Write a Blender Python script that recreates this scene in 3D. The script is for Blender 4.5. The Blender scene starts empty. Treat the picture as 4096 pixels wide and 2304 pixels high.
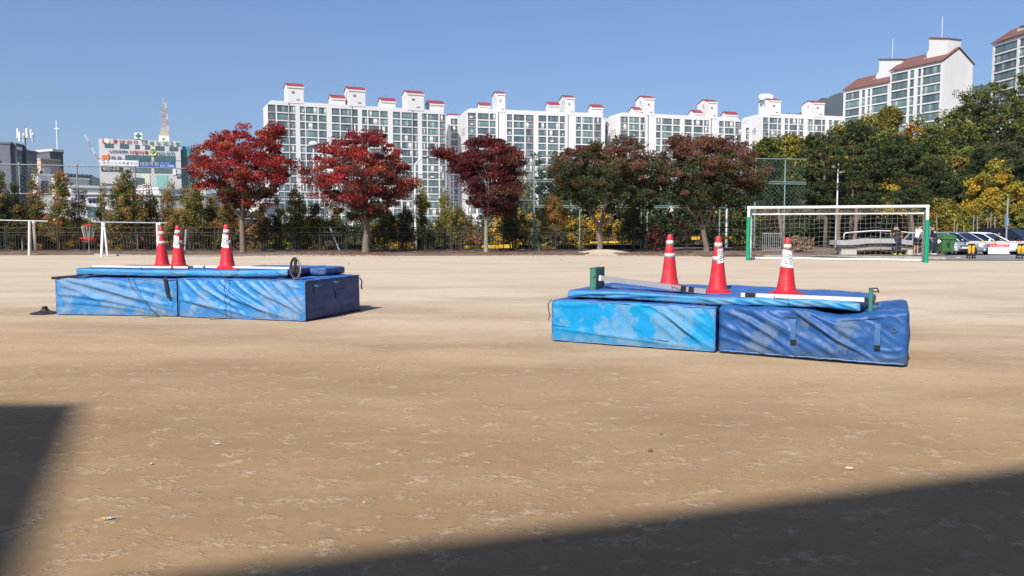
import bpy, math, random
import numpy as np
from mathutils import Vector, Matrix, noise as mnoise

SC = bpy.context.scene
HAZE = 0.0001
COL = SC.collection
rng = np.random.default_rng(11)
random.seed(7)
PI = math.pi

# ------------------------------------------------------------------ camera
FPX = 3300.0
PITCH = math.atan(242.0 / FPX)
CAMH = 1.5
cam_d = bpy.data.cameras.new('camera')
cam = bpy.data.objects.new('camera', cam_d)
COL.objects.link(cam)
cam.location = (0, 0, CAMH)
cam.rotation_euler = (PI / 2 - PITCH, 0, 0)
cam_d.sensor_width = 36
cam_d.lens = FPX / 4096 * 36
cam_d.clip_start = 0.05
cam_d.clip_end = 9000
SC.camera = cam

# ------------------------------------------------------------------ light
SUN_EL = math.radians(42)
SUN_H = Vector((-0.44, -0.90)).normalized()          # horizontal direction towards the sun
SUN_TO = Vector((SUN_H.x * math.cos(SUN_EL), SUN_H.y * math.cos(SUN_EL), math.sin(SUN_EL)))
world = bpy.data.worlds.new("World")
SC.world = world
world.use_nodes = True
wn = world.node_tree
sky = wn.nodes.new('ShaderNodeTexSky')
sky.sky_type = 'NISHITA'
sky.sun_disc = False
sky.sun_elevation = SUN_EL
sky.sun_rotation = math.atan2(SUN_H.x, SUN_H.y)
sky.altitude = 100
sky.air_density = 1.0
sky.dust_density = 1.2
sky.ozone_density = 9.0
bg = wn.nodes['Background']
bg.inputs[1].default_value = 0.088
wb = wn.nodes.new('ShaderNodeMix'); wb.data_type = 'RGBA'; wb.blend_type = 'MULTIPLY'; wb.inputs[0].default_value = 1.0
wn.links.new(sky.outputs[0], wb.inputs[6]); wb.inputs[7].default_value = (1.06, 1.02, .98, 1)      # camera white balance
wn.links.new(wb.outputs[2], bg.inputs[0])
sun_d = bpy.data.lights.new('sun', 'SUN')
sun_d.energy = 4.4
sun_d.angle = math.radians(0.6)
sun_d.color = (1.0, 0.95, 0.88)
sun = bpy.data.objects.new('sun', sun_d)
COL.objects.link(sun)
sun.rotation_euler = SUN_TO.to_track_quat('Z', 'Y').to_euler()
SC.view_settings.view_transform = 'Standard'
SC.view_settings.look = 'None'
SC.view_settings.exposure = 0.60
SC.view_settings.gamma = 1.0
SC.view_settings.use_curve_mapping = False

# ------------------------------------------------------------------ picture geometry
def ray(px, py):
    u = (px - 2048) / FPX
    v = (1152 - py) / FPX
    return Vector((u, math.cos(PITCH) + v * math.sin(PITCH), -math.sin(PITCH) + v * math.cos(PITCH)))
def G(px, py, z=0.0):
    d = ray(px, py); t = (z - CAMH) / d.z
    return Vector((d.x * t, d.y * t, z))
def Q(px, py, Y):
    d = ray(px, py); t = Y / d.y
    return Vector((d.x * t, Y, CAMH + d.z * t))

# ------------------------------------------------------------------ mesh helpers
class MB:
    def __init__(s): s.v = []; s.f = []; s.m = []
    def add(s, vs, fs, mi=0):
        n = len(s.v); s.v.extend([tuple(p) for p in vs])
        for f in fs: s.f.append([i + n for i in f]); s.m.append(mi)
        return s
    def box(s, x0, y0, z0, x1, y1, z1, mi=0):
        vs = [(x0,y0,z0),(x1,y0,z0),(x1,y1,z0),(x0,y1,z0),(x0,y0,z1),(x1,y0,z1),(x1,y1,z1),(x0,y1,z1)]
        return s.add(vs, [(0,3,2,1),(4,5,6,7),(0,1,5,4),(1,2,6,5),(2,3,7,6),(3,0,4,7)], mi)
    def bbox(s, x0, y0, z0, x1, y1, z1, b=0.01, mi=0):
        """box with bevelled vertical and top edges"""
        vs = []
        for z, i in ((z0, 0), (z1 - b, 0), (z1, b)):
            for (x, y) in ((x0+b+i,y0+i),(x1-b-i,y0+i),(x1-i,y0+b+i),(x1-i,y1-b-i),(x1-b-i,y1-i),(x0+b+i,y1-i),(x0+i,y1-b-i),(x0+i,y0+b+i)):
                vs.append((x, y, z))
        fs = []
        for r in range(2):
            for k in range(8):
                a = r*8+k; c = r*8+(k+1) % 8
                fs.append((a, c, c+8, a+8))
        fs.append(tuple(range(16, 24))); fs.append(tuple(range(7, -1, -1)))
        return s.add(vs, fs, mi)
    def prism(s, poly, z0, z1, mi=0):
        n = len(poly)
        vs = [(p[0], p[1], z0) for p in poly] + [(p[0], p[1], z1) for p in poly]
        fs = [tuple(range(n-1, -1, -1)), tuple(range(n, 2*n))] + [(i, (i+1) % n, n+(i+1) % n, n+i) for i in range(n)]
        return s.add(vs, fs, mi)
    def xprism(s, poly, y0, y1, mi=0):
        """poly in (x,z), extruded along y"""
        n = len(poly)
        vs = [(p[0], y0, p[1]) for p in poly] + [(p[0], y1, p[1]) for p in poly]
        fs = [tuple(range(n)), tuple(range(2*n-1, n-1, -1))] + [((i+1) % n, i, n+i, n+(i+1) % n) for i in range(n)]
        return s.add(vs, fs, mi)
    def yprism(s, poly, x0, x1, mi=0):
        """poly in (y,z), extruded along x"""
        n = len(poly)
        vs = [(x0, p[0], p[1]) for p in poly] + [(x1, p[0], p[1]) for p in poly]
        fs = [tuple(range(n-1, -1, -1)), tuple(range(n, 2*n))] + [(i, (i+1) % n, n+(i+1) % n, n+i) for i in range(n)]
        return s.add(vs, fs, mi)
    def tube(s, pts, rad, n=6, mi=0, caps=True):
        pts = [Vector(p) for p in pts]
        if not hasattr(rad, '__len__'): rad = [rad] * len(pts)
        base = len(s.v); prev = None
        for i, p in enumerate(pts):
            t = (pts[min(i+1, len(pts)-1)] - pts[max(i-1, 0)])
            t = t.normalized() if t.length > 1e-9 else Vector((0, 0, 1))
            if prev is None:
                a = Vector((0, 0, 1)) if abs(t.z) < .9 else Vector((1, 0, 0))
                b = t.cross(a).normalized()
            else:
                b = prev - t * prev.dot(t)
                b = b.normalized() if b.length > 1e-6 else prev
            prev = b; c = t.cross(b)
            for k in range(n):
                an = 2*PI*k/n + (PI/4 if n == 4 else 0)
                q = p + (b*math.cos(an) + c*math.sin(an)) * rad[i]
                s.v.append(tuple(q))
        for i in range(len(pts)-1):
            for k in range(n):
                a = base+i*n+k; b_ = base+i*n+(k+1) % n
                s.f.append([a, b_, b_+n, a+n]); s.m.append(mi)
        if caps:
            s.f.append([base+k for k in range(n-1, -1, -1)]); s.m.append(mi)
            e = base+(len(pts)-1)*n
            s.f.append([e+k for k in range(n)]); s.m.append(mi)
        return s
    def lathe(s, prof, n=24, c=(0,0,0), mi=0, axis='z'):
        """prof: (r,z) pairs"""
        base = len(s.v)
        for (r, z) in prof:
            for k in range(n):
                a = 2*PI*k/n
                if axis == 'z': q = (c[0]+r*math.cos(a), c[1]+r*math.sin(a), c[2]+z)
                elif axis == 'y': q = (c[0]+r*math.cos(a), c[1]+z, c[2]+r*math.sin(a))
                else: q = (c[0]+z, c[1]+r*math.cos(a), c[2]+r*math.sin(a))
                s.v.append(q)
        fl = axis == 'y'
        for i in range(len(prof)-1):
            for k in range(n):
                a = base+i*n+k; b = base+i*n+(k+1) % n
                s.f.append([a, b, b+n, a+n] if not fl else [a+n, b+n, b, a]); s.m.append(mi)
        s.f.append([base+k for k in range(n-1, -1, -1)]); s.m.append(mi)
        e = base+(len(prof)-1)*n
        s.f.append([e+k for k in range(n)]); s.m.append(mi)
        return s
    def ball(s, c, r, n=10, sz=(1,1,1), mi=0):
        prof = [(math.sin(PI*i/n), -math.cos(PI*i/n)) for i in range(n+1)]
        base = len(s.v); m = n+4
        for (a, z) in prof:
            for k in range(m):
                t = 2*PI*k/m
                s.v.append((c[0]+r*sz[0]*a*math.cos(t), c[1]+r*sz[1]*a*math.sin(t), c[2]+r*sz[2]*z))
        for i in range(n):
            for k in range(m):
                a = base+i*m+k; b = base+i*m+(k+1) % m
                s.f.append([a, b, b+m, a+m]); s.m.append(mi)
        return s
    def mesh(s, name, mats, smooth=False):
        me = bpy.data.meshes.new(name)
        me.from_pydata(s.v, [], s.f)
        if not isinstance(mats, (list, tuple)): mats = [mats]
        for m in mats: me.materials.append(m)
        if len(mats) > 1: me.polygons.foreach_set('material_index', s.m)
        if smooth: me.polygons.foreach_set('use_smooth', [True]*len(me.polygons))
        me.update()
        if smooth == 'auto':
            try: me.set_sharp_from_angle(angle=math.radians(38))
            except Exception: pass
        return me
    def build(s, name, mats, parent=None, smooth=False, loc=None, rz=0):
        o = bpy.data.objects.new(name, s.mesh(name, mats, smooth))
        COL.objects.link(o)
        if parent: o.parent = parent
        if loc is not None: o.location = loc
        if rz: o.rotation_euler = (0, 0, rz)
        return o

def tag(o, label=None, cat=None, group=None, kind=None):
    if label: o['label'] = label
    if cat: o['category'] = cat
    if group: o['group'] = group
    if kind: o['kind'] = kind
    return o
def thing(name, label, cat, loc=(0,0,0), rz=0, group=None):
    o = bpy.data.objects.new(name, None); COL.objects.link(o)
    o.empty_display_size = 0.2
    o.location = loc; o.rotation_euler = (0, 0, rz)
    return tag(o, label, cat, group)
def link_mesh(name, me, parent=None, loc=None, rot=None):
    o = bpy.data.objects.new(name, me); COL.objects.link(o)
    if parent: o.parent = parent
    if loc is not None: o.location = loc
    if rot is not None: o.rotation_euler = rot
    return o
KIDS = {}
def dup(root, loc, rz, label, group=None):
    def cp(o, par):
        c = o.copy(); COL.objects.link(c); c.parent = par
        for ch in [x for x in o.children]: cp(ch, c)
        return c
    r = cp(root, None); r.location = loc; r.rotation_euler = (0, 0, rz)
    r['label'] = label
    if group: r['group'] = group
    return r

# ------------------------------------------------------------------ materials
def new_mat(name):
    m = bpy.data.materials.new(name); m.use_nodes = True
    nt = m.node_tree; b = nt.nodes['Principled BSDF']
    return m, nt, b
def N(nt, t, **kw):
    n = nt.nodes.new(t)
    for k, v in kw.items(): setattr(n, k, v)
    return n
def L(nt, a, b): nt.links.new(a, b)
def mixc(nt, fac, a, b, mode='MIX'):
    n = nt.nodes.new('ShaderNodeMix'); n.data_type = 'RGBA'; n.blend_type = mode
    for s, v in ((n.inputs[0], fac), (n.inputs[6], a), (n.inputs[7], b)):
        if hasattr(v, 'is_output') or isinstance(v, bpy.types.NodeSocket): nt.links.new(v, s)
        else: s.default_value = v if not isinstance(v, tuple) or len(v) == 4 else (*v, 1)
    return n.outputs[2]
def ramp(nt, src, stops):
    n = nt.nodes.new('ShaderNodeValToRGB')
    while len(n.color_ramp.elements) < len(stops): n.color_ramp.elements.new(.5)
    for e, (p, c) in zip(n.color_ramp.elements, stops):
        e.position = p; e.color = (*c, 1) if isinstance(c, tuple) else (c, c, c, 1)
    nt.links.new(src, n.inputs[0])
    return n.outputs[0]
def noise(nt, scale, detail=4, rough=.6, coord='Object', stretch=None, dist=0.0):
    tc = nt.nodes.new('ShaderNodeTexCoord'); out = tc.outputs[coord]
    if stretch:
        mp = nt.nodes.new('ShaderNodeMapping'); mp.inputs['Scale'].default_value = stretch
        nt.links.new(out, mp.inputs[0]); out = mp.outputs[0]
    n = nt.nodes.new('ShaderNodeTexNoise')
    n.inputs['Scale'].default_value = scale; n.inputs['Detail'].default_value = detail
    n.inputs['Roughness'].default_value = rough; n.inputs['Distortion'].default_value = dist
    nt.links.new(out, n.inputs['Vector'])
    return n.outputs[0]
def bump(nt, b, h, strength, dist):
    n = nt.nodes.new('ShaderNodeBump'); n.inputs['Strength'].default_value = strength
    n.inputs['Distance'].default_value = dist
    nt.links.new(h, n.inputs['Height']); nt.links.new(n.outputs[0], b.inputs['Normal'])
def pm(name, col, rough=.6, var=.25, scale=3.0, bmp=0.0, bscale=40, metal=0.0, col2=None, lo=.35, hi=.7, stretch=None, spec=.5):
    m, nt, b = new_mat(name)
    c2 = col2 if col2 else tuple(x*(1-var) for x in col)
    f = noise(nt, scale, 5, .65, stretch=stretch)
    f = ramp(nt, f, [(lo, 0.0), (hi, 1.0)])
    L(nt, mixc(nt, f, (*col, 1), (*c2, 1)), b.inputs['Base Color'])
    b.inputs['Roughness'].default_value = rough
    b.inputs['Metallic'].default_value = metal
    b.inputs['Specular IOR Level'].default_value = spec
    if bmp: bump(nt, b, noise(nt, bscale, 4, .6), .6, bmp)
    return m
def leaf_mat(name, trans=.35, rough=.6):
    m, nt, b = new_mat(name)
    at = N(nt, 'ShaderNodeAttribute', attribute_name='col')
    L(nt, at.outputs['Color'], b.inputs['Base Color'])
    b.inputs['Roughness'].default_value = rough
    b.inputs['Specular IOR Level'].default_value = .25
    tr = N(nt, 'ShaderNodeBsdfTranslucent')
    L(nt, at.outputs['Color'], tr.inputs[0])
    mx = N(nt, 'ShaderNodeMixShader'); mx.inputs[0].default_value = trans
    L(nt, b.outputs[0], mx.inputs[1]); L(nt, tr.outputs[0], mx.inputs[2])
    L(nt, mx.outputs[0], nt.nodes['Material Output'].inputs[0])
    return m

def vinyl(name, base, dust, dust_amt, rough=.34, seed=0, clean=None):
    """dusty PVC tarpaulin"""
    m, nt, b = new_mat(name)
    tc = N(nt, 'ShaderNodeTexCoord')
    mp = N(nt, 'ShaderNodeMapping'); mp.inputs['Location'].default_value = (seed*3.7, seed*1.3, seed*2.1)
    L(nt, tc.outputs['Object'], mp.inputs[0])
    def nz(sc, det, st=None):
        n = N(nt, 'ShaderNodeTexNoise'); n.inputs['Scale'].default_value = sc; n.inputs['Detail'].default_value = det
        n.inputs['Roughness'].default_value = .62
        if st:
            m2 = N(nt, 'ShaderNodeMapping'); m2.inputs['Scale'].default_value = st; m2.inputs['Rotation'].default_value = (0, .5, 0)
            L(nt, mp.outputs[0], m2.inputs[0]); L(nt, m2.outputs[0], n.inputs['Vector'])
        else: L(nt, mp.outputs[0], n.inputs['Vector'])
        return n.outputs[0]
    big = nz(2.2, 5)
    patch = ramp(nt, big, [(.635-dust_amt*.22, 0.0), (.675-dust_amt*.2, 1.0)])
    fine = nz(14, 6)
    fr = ramp(nt, fine, [(.3, .25), (.7, 1.0)])
    mul = N(nt, 'ShaderNodeMath', operation='MULTIPLY'); L(nt, patch, mul.inputs[0]); L(nt, fr, mul.inputs[1])
    mul2 = N(nt, 'ShaderNodeMath', operation='MULTIPLY'); L(nt, mul.outputs[0], mul2.inputs[0]); mul2.inputs[1].default_value = .72
    fade = nz(3.2, 4, (1, 1, 3.2))
    c0 = mixc(nt, ramp(nt, fade, [(.35, 0.0), (.7, 1.0)]), (*base, 1), (*(clean or tuple(min(1, x*1.25+.03) for x in base)), 1))
    scr = nz(22, 6, (1, 1, .6))
    c0 = mixc(nt, ramp(nt, scr, [(.62, 0.0), (.75, .35)]), c0, (*dust, 1))
    sz = N(nt, 'ShaderNodeSeparateXYZ'); L(nt, tc.outputs['Object'], sz.inputs[0])
    lz = N(nt, 'ShaderNodeMapRange'); lz.inputs['From Min'].default_value = .16; lz.inputs['From Max'].default_value = .0; lz.inputs['To Max'].default_value = .75; L(nt, sz.outputs[2], lz.inputs[0])
    lm = N(nt, 'ShaderNodeMath', operation='MULTIPLY'); L(nt, lz.outputs[0], lm.inputs[0]); L(nt, ramp(nt, nz(6, 6), [(.35, 0.0), (.6, 1.0)]), lm.inputs[1])
    c0 = mixc(nt, lm.outputs[0], c0, (dust[0]*.9, dust[1]*.72, dust[2]*.55, 1))
    c1 = mixc(nt, mul2.outputs[0], c0, (*dust, 1))
    L(nt, c1, b.inputs['Base Color'])
    rr = N(nt, 'ShaderNodeMath', operation='MULTIPLY_ADD'); L(nt, mul.outputs[0], rr.inputs[0]); rr.inputs[1].default_value = .3; rr.inputs[2].default_value = rough+.08
    L(nt, rr.outputs[0], b.inputs['Roughness'])
    b.inputs['Specular IOR Level'].default_value = .28
    wr = nz(9, 5, (1, 1, .5))
    bump(nt, b, wr, .25, .012)
    return m

M = {}
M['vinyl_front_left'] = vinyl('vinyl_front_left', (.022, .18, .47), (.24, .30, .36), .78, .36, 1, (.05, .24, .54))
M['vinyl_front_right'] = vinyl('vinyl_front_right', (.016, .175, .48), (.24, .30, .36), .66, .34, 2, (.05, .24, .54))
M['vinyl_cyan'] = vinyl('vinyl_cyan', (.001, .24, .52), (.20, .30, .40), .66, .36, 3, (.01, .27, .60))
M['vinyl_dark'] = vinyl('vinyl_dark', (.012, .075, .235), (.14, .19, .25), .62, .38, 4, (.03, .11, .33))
M['vinyl_side_shade'] = vinyl('vinyl_side_shade', (.010, .042, .175), (.05, .07, .12), .10, .36, 5)  # mat sides coloured dark navy, the shade put into the vinyl colour
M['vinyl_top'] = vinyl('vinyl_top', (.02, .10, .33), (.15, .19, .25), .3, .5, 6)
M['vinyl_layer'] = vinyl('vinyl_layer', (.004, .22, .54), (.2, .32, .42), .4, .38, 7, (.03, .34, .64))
M['black_fabric'] = pm('black_fabric', (.012, .012, .014), .8, .3, 8)
M['strap_blue'] = pm('strap_blue', (.045, .15, .34), .7, .2, 20)
M['seam_blue'] = pm('seam_blue', (.10, .26, .56), .5, .3, 12)
M['seam_dark'] = pm('seam_dark', (.02, .04, .12), .6, .3, 12)
M['cone_red'] = pm('cone_red', (.58, .018, .034), .48, .25, 9, col2=(.42, .07, .065), lo=.50, hi=.66)
M["cone_white"] = pm("cone_white", (.64, .62, .58), .45, .2, 14)
M['paper'] = pm('paper', (.82, .83, .86), .75, .05, 6)
M['ink'] = pm('ink', (.03, .03, .035), .7, .1)
M['pvc_white'] = pm('pvc_white', (.80, .79, .75), .35, .12, 6)
M['white_paint'] = pm('white_paint', (.78, .78, .76), .5, .25, 9, lo=.55, hi=.75)
M['white_chipped'] = pm('white_chipped', (.78, .78, .76), .6, .2, 14, col2=(.12, .10, .09), lo=.62, hi=.68, bmp=.004)
M['green_paint'] = pm('green_paint', (.0, .30, .155), .5, .25, 8)
M['green_rust'] = pm('green_rust', (.04, .18, .135), .6, .2, 9, col2=(.07, .035, .022), lo=.60, hi=.64, bmp=.003)
M['green_dark'] = pm('green_dark', (.03, .12, .10), .6, .2, 9, col2=(.07, .05, .035), lo=.6, hi=.66, bmp=.003)
M['alu'] = pm('alu', (.50, .52, .56), .38, .12, 8, metal=.55)
M['alu_white'] = pm('alu_white', (.72, .72, .74), .4, .1, 8)
M['black_plastic'] = pm('black_plastic', (.02, .02, .022), .45, .3, 6)
M['iron_dark'] = pm('iron_dark', (.018, .016, .016), .5, .4, 9, col2=(.05, .035, .028))
M['rubber_rim'] = pm('rubber_rim', (.36, .33, .28), .7, .3, 12)
M['galv'] = pm('galv', (.34, .37, .40), .5, .25, 4, metal=.3)
M['galv_green'] = pm('galv_green', (.20, .30, .28), .55, .25, 4)
M['fence_brown'] = pm('fence_brown', (.035, .030, .028), .6, .3, 4)
M['wire'] = pm('wire', (.22, .26, .27), .5, .2, 4)
M['wire_green'] = pm('wire_green', (.10, .20, .17), .5, .2, 4)
M['net'] = pm('net', (.30, .30, .27), .8, .2, 4)
M['red_metal'] = pm('red_metal', (.55, .02, .03), .45, .3, 8)
M['chain'] = pm('chain', (.55, .54, .50), .4, .3, 30, metal=.4)
M['concrete'] = pm('concrete', (.36, .34, .31), .85, .3, 3, bmp=.006, bscale=30)
M['concrete_light'] = pm('concrete_light', (.55, .53, .47), .85, .2, 3, bmp=.006, bscale=30)
M['concrete_cool'] = pm('concrete_cool', (.40, .41, .43), .85, .2, 3)
M['wood_brown'] = pm('wood_brown', (.13, .065, .045), .7, .4, 4, stretch=(1, 1, 8))
M['wall_white'] = pm('wall_white', (.66, .655, .65), .75, .08, .12, col2=(.57, .565, .55), lo=.45, hi=.8, stretch=(1, 1, .25))
M['wall_cream'] = pm('wall_cream', (.76, .74, .70), .8, .1, .1, stretch=(1, 1, .3))
M['wall_grey'] = pm('wall_grey', (.62, .61, .60), .8, .15, .12, stretch=(1, 1, .3))
M['wall_dark'] = pm('wall_dark', (.12, .13, .16), .6, .2, .12)
M['wall_slate'] = pm('wall_slate', (.20, .20, .22), .7, .2, .12)
M['wall_peach'] = pm('wall_peach', (.62, .45, .34), .8, .15, .12)
M['wall_beige'] = pm('wall_beige', (.70, .64, .53), .8, .12, .1)
M['roof_red'] = pm('roof_red', (.30, .045, .05), .7, .3, .6)
M['roof_brick'] = pm('roof_brick', (.20, .088, .068), .75, .3, .5)
M['bark'] = pm('bark', (.19, .15, .12), .9, .45, 5, bmp=.02, bscale=14, stretch=(2.5, 2.5, .6))
M['bark_pale'] = pm('bark_pale', (.30, .26, .22), .9, .4, 5, bmp=.02, bscale=14, stretch=(2.5, 2.5, .6))
M['bark_dark'] = pm('bark_dark', (.07, .052, .043), .9, .4, 4, bmp=.02, bscale=12)
M['leaf'] = leaf_mat('leaf', .30)
M['needle'] = leaf_mat('needle', .12)
M['soil'] = pm('soil', (.20, .13, .085), .95, .4, 1.6, bmp=.03, bscale=8, col2=(.10, .065, .045))
def window_glass():
    m, nt, b = new_mat('window_glass')
    oi = N(nt, 'ShaderNodeObjectInfo')
    tc = N(nt, 'ShaderNodeTexCoord')
    sn = N(nt, 'ShaderNodeVectorMath', operation='SNAP'); sn.inputs[1].default_value = (.82, 50, 50)
    L(nt, tc.outputs['Object'], sn.inputs[0])
    ad = N(nt, 'ShaderNodeVectorMath', operation='ADD'); L(nt, sn.outputs[0], ad.inputs[0])
    cb = N(nt, 'ShaderNodeCombineXYZ'); 
    mu = N(nt, 'ShaderNodeMath', operation='MULTIPLY'); L(nt, oi.outputs['Random'], mu.inputs[0]); mu.inputs[1].default_value = 91.0
    L(nt, mu.outputs[0], cb.inputs[1]); L(nt, cb.outputs[0], ad.inputs[1])
    wnz = N(nt, 'ShaderNodeTexWhiteNoise'); L(nt, ad.outputs[0], wnz.inputs['Vector'])
    c = ramp(nt, wnz.outputs['Value'], [(.0, (.045, .055, .065)), (.3, (.06, .13, .135)), (.5, (.10, .20, .20)), (.68, (.15, .25, .25)), (.8, (.10, .11, .12)), (.90, (.24, .42, .39)), (.97, (.55, .60, .57))])
    nc = N(nt, 'ShaderNodeTexWhiteNoise'); nc.noise_dimensions = '1D'; L(nt, oi.outputs['Random'], nc.inputs['W'])
    c = mixc(nt, .45, c, ramp(nt, nc.outputs['Value'], [(0, (.05, .08, .09)), (.6, (.11, .17, .18)), (1, (.25, .40, .38))]))
    L(nt, c, b.inputs['Base Color'])
    b.inputs['Roughness'].default_value = .18
    return m
M['glass'] = window_glass()
M['glass_office'] = pm('glass_office', (.05, .12, .14), .15, .3, .3, col2=(.09, .17, .18))
M['pane_dark'] = pm('pane_dark', (.012, .014, .02), .08, .2, 2)
M['frame_grey'] = pm('frame_grey', (.20, .19, .20), .6, .2, 1)
M['pipe_dark'] = pm('pipe_dark', (.10, .10, .11), .6, .2, 1)

# ------------------------------------------------------------------ text
def text_geo(s):
    cu = bpy.data.curves.new('text', 'FONT'); cu.body = s; cu.resolution_u = 3
    ob = bpy.data.objects.new('text', cu); COL.objects.link(ob)
    dg = bpy.context.evaluated_depsgraph_get(); dg.update()
    me = bpy.data.meshes.new_from_object(ob.evaluated_get(dg))
    v = np.array([x.co[:] for x in me.vertices]) if len(me.vertices) else np.zeros((1, 3))
    f = [list(p.vertices) for p in me.polygons]
    bpy.data.objects.remove(ob); bpy.data.curves.remove(cu); bpy.data.meshes.remove(me)
    mn, mx = v.min(0), v.max(0)
    v = (v - mn) / np.maximum(mx - mn, 1e-6)
    return v, f
def text_panel(name, s, mat, parent, x0, z0, x1, z1, y, depth=0.0, mi=0, slant=0.0):
    """letters filling the box x0..x1, z0..z1 in the local xz plane facing -y"""
    v, f = text_geo(s)
    W, H = x1-x0, z1-z0
    mb = MB()
    a = [(x0+p[0]*W+slant*p[1]*H, y-depth, z0+p[1]*H) for p in v]
    mb.add(a, f)
    if depth > 0:
        n = len(a)
        edges = {}
        for fc in f:
            for i in range(len(fc)):
                e = (fc[i], fc[(i+1) % len(fc)]); edges[e] = edges.get(e, 0)+1
        b = [(p[0], y, p[2]) for p in a]
        sd = [(e[1], e[0], e[0]+n, e[1]+n) for e in edges if (e[1], e[0]) not in edges]
        mb = MB(); mb.add(a+b, f+sd)
    return mb.build(name, mat, parent)
# ------------------------------------------------------------------ ground
def sstep(t):
    t = np.clip(t, 0, 1); return t*t*(3-2*t)
def terrain(x, y):
    x = np.asarray(x, float); y = np.asarray(y, float)
    h = sstep((x-30)/50) * sstep((y-80)/70) * 10 + sstep((x-40)/120) * sstep((y-150)/120) * 9
    par = sstep((x-18.5)/2.0) * sstep((y-37)/2.5)
    h = h - par*(.05 + np.clip((y-40)/14, 0, 1)*.25) * (1-sstep((y-75)/20))

    return h
def snoise(x, y, s, seed):
    """cheap tileable-free value noise with numpy"""
    r = np.random.default_rng(seed); T = r.random((256, 256))
    X = x*s + 1000; Y = y*s + 1000
    xi = np.floor(X).astype(int); yi = np.floor(Y).astype(int)
    fx = X-xi; fy = Y-yi; fx = fx*fx*(3-2*fx); fy = fy*fy*(3-2*fy)
    a = T[xi % 256, yi % 256]; b = T[(xi+1) % 256, yi % 256]; c = T[xi % 256, (yi+1) % 256]; d = T[(xi+1) % 256, (yi+1) % 256]
    return (a*(1-fx)+b*fx)*(1-fy) + (c*(1-fx)+d*fx)*fy
def grid_mesh(name, xs, ys, zf, mats, kind='structure', smooth=True):
    X, Y = np.meshgrid(xs, ys)
    Z = zf(X, Y)
    v = np.stack([X, Y, Z], -1).reshape(-1, 3)
    nx, ny = len(xs), len(ys)
    i = np.arange((nx-1)*(ny-1)); r = i//(nx-1); c = i % (nx-1)
    a = r*nx+c
    f = np.stack([a, a+1, a+nx+1, a+nx], -1)
    me = bpy.data.meshes.new(name)
    me.vertices.add(len(v)); me.vertices.foreach_set('co', v.ravel())
    me.loops.add(f.size); me.loops.foreach_set('vertex_index', f.ravel().astype(np.int32))
    me.polygons.add(len(f)); me.polygons.foreach_set('loop_start', np.arange(len(f))*4)
    me.update(calc_edges=True)
    if smooth: me.polygons.foreach_set('use_smooth', np.ones(len(f), bool))
    me.materials.append(mats)
    o = bpy.data.objects.new(name, me); COL.objects.link(o)
    if kind: o['kind'] = kind
    return o

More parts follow.
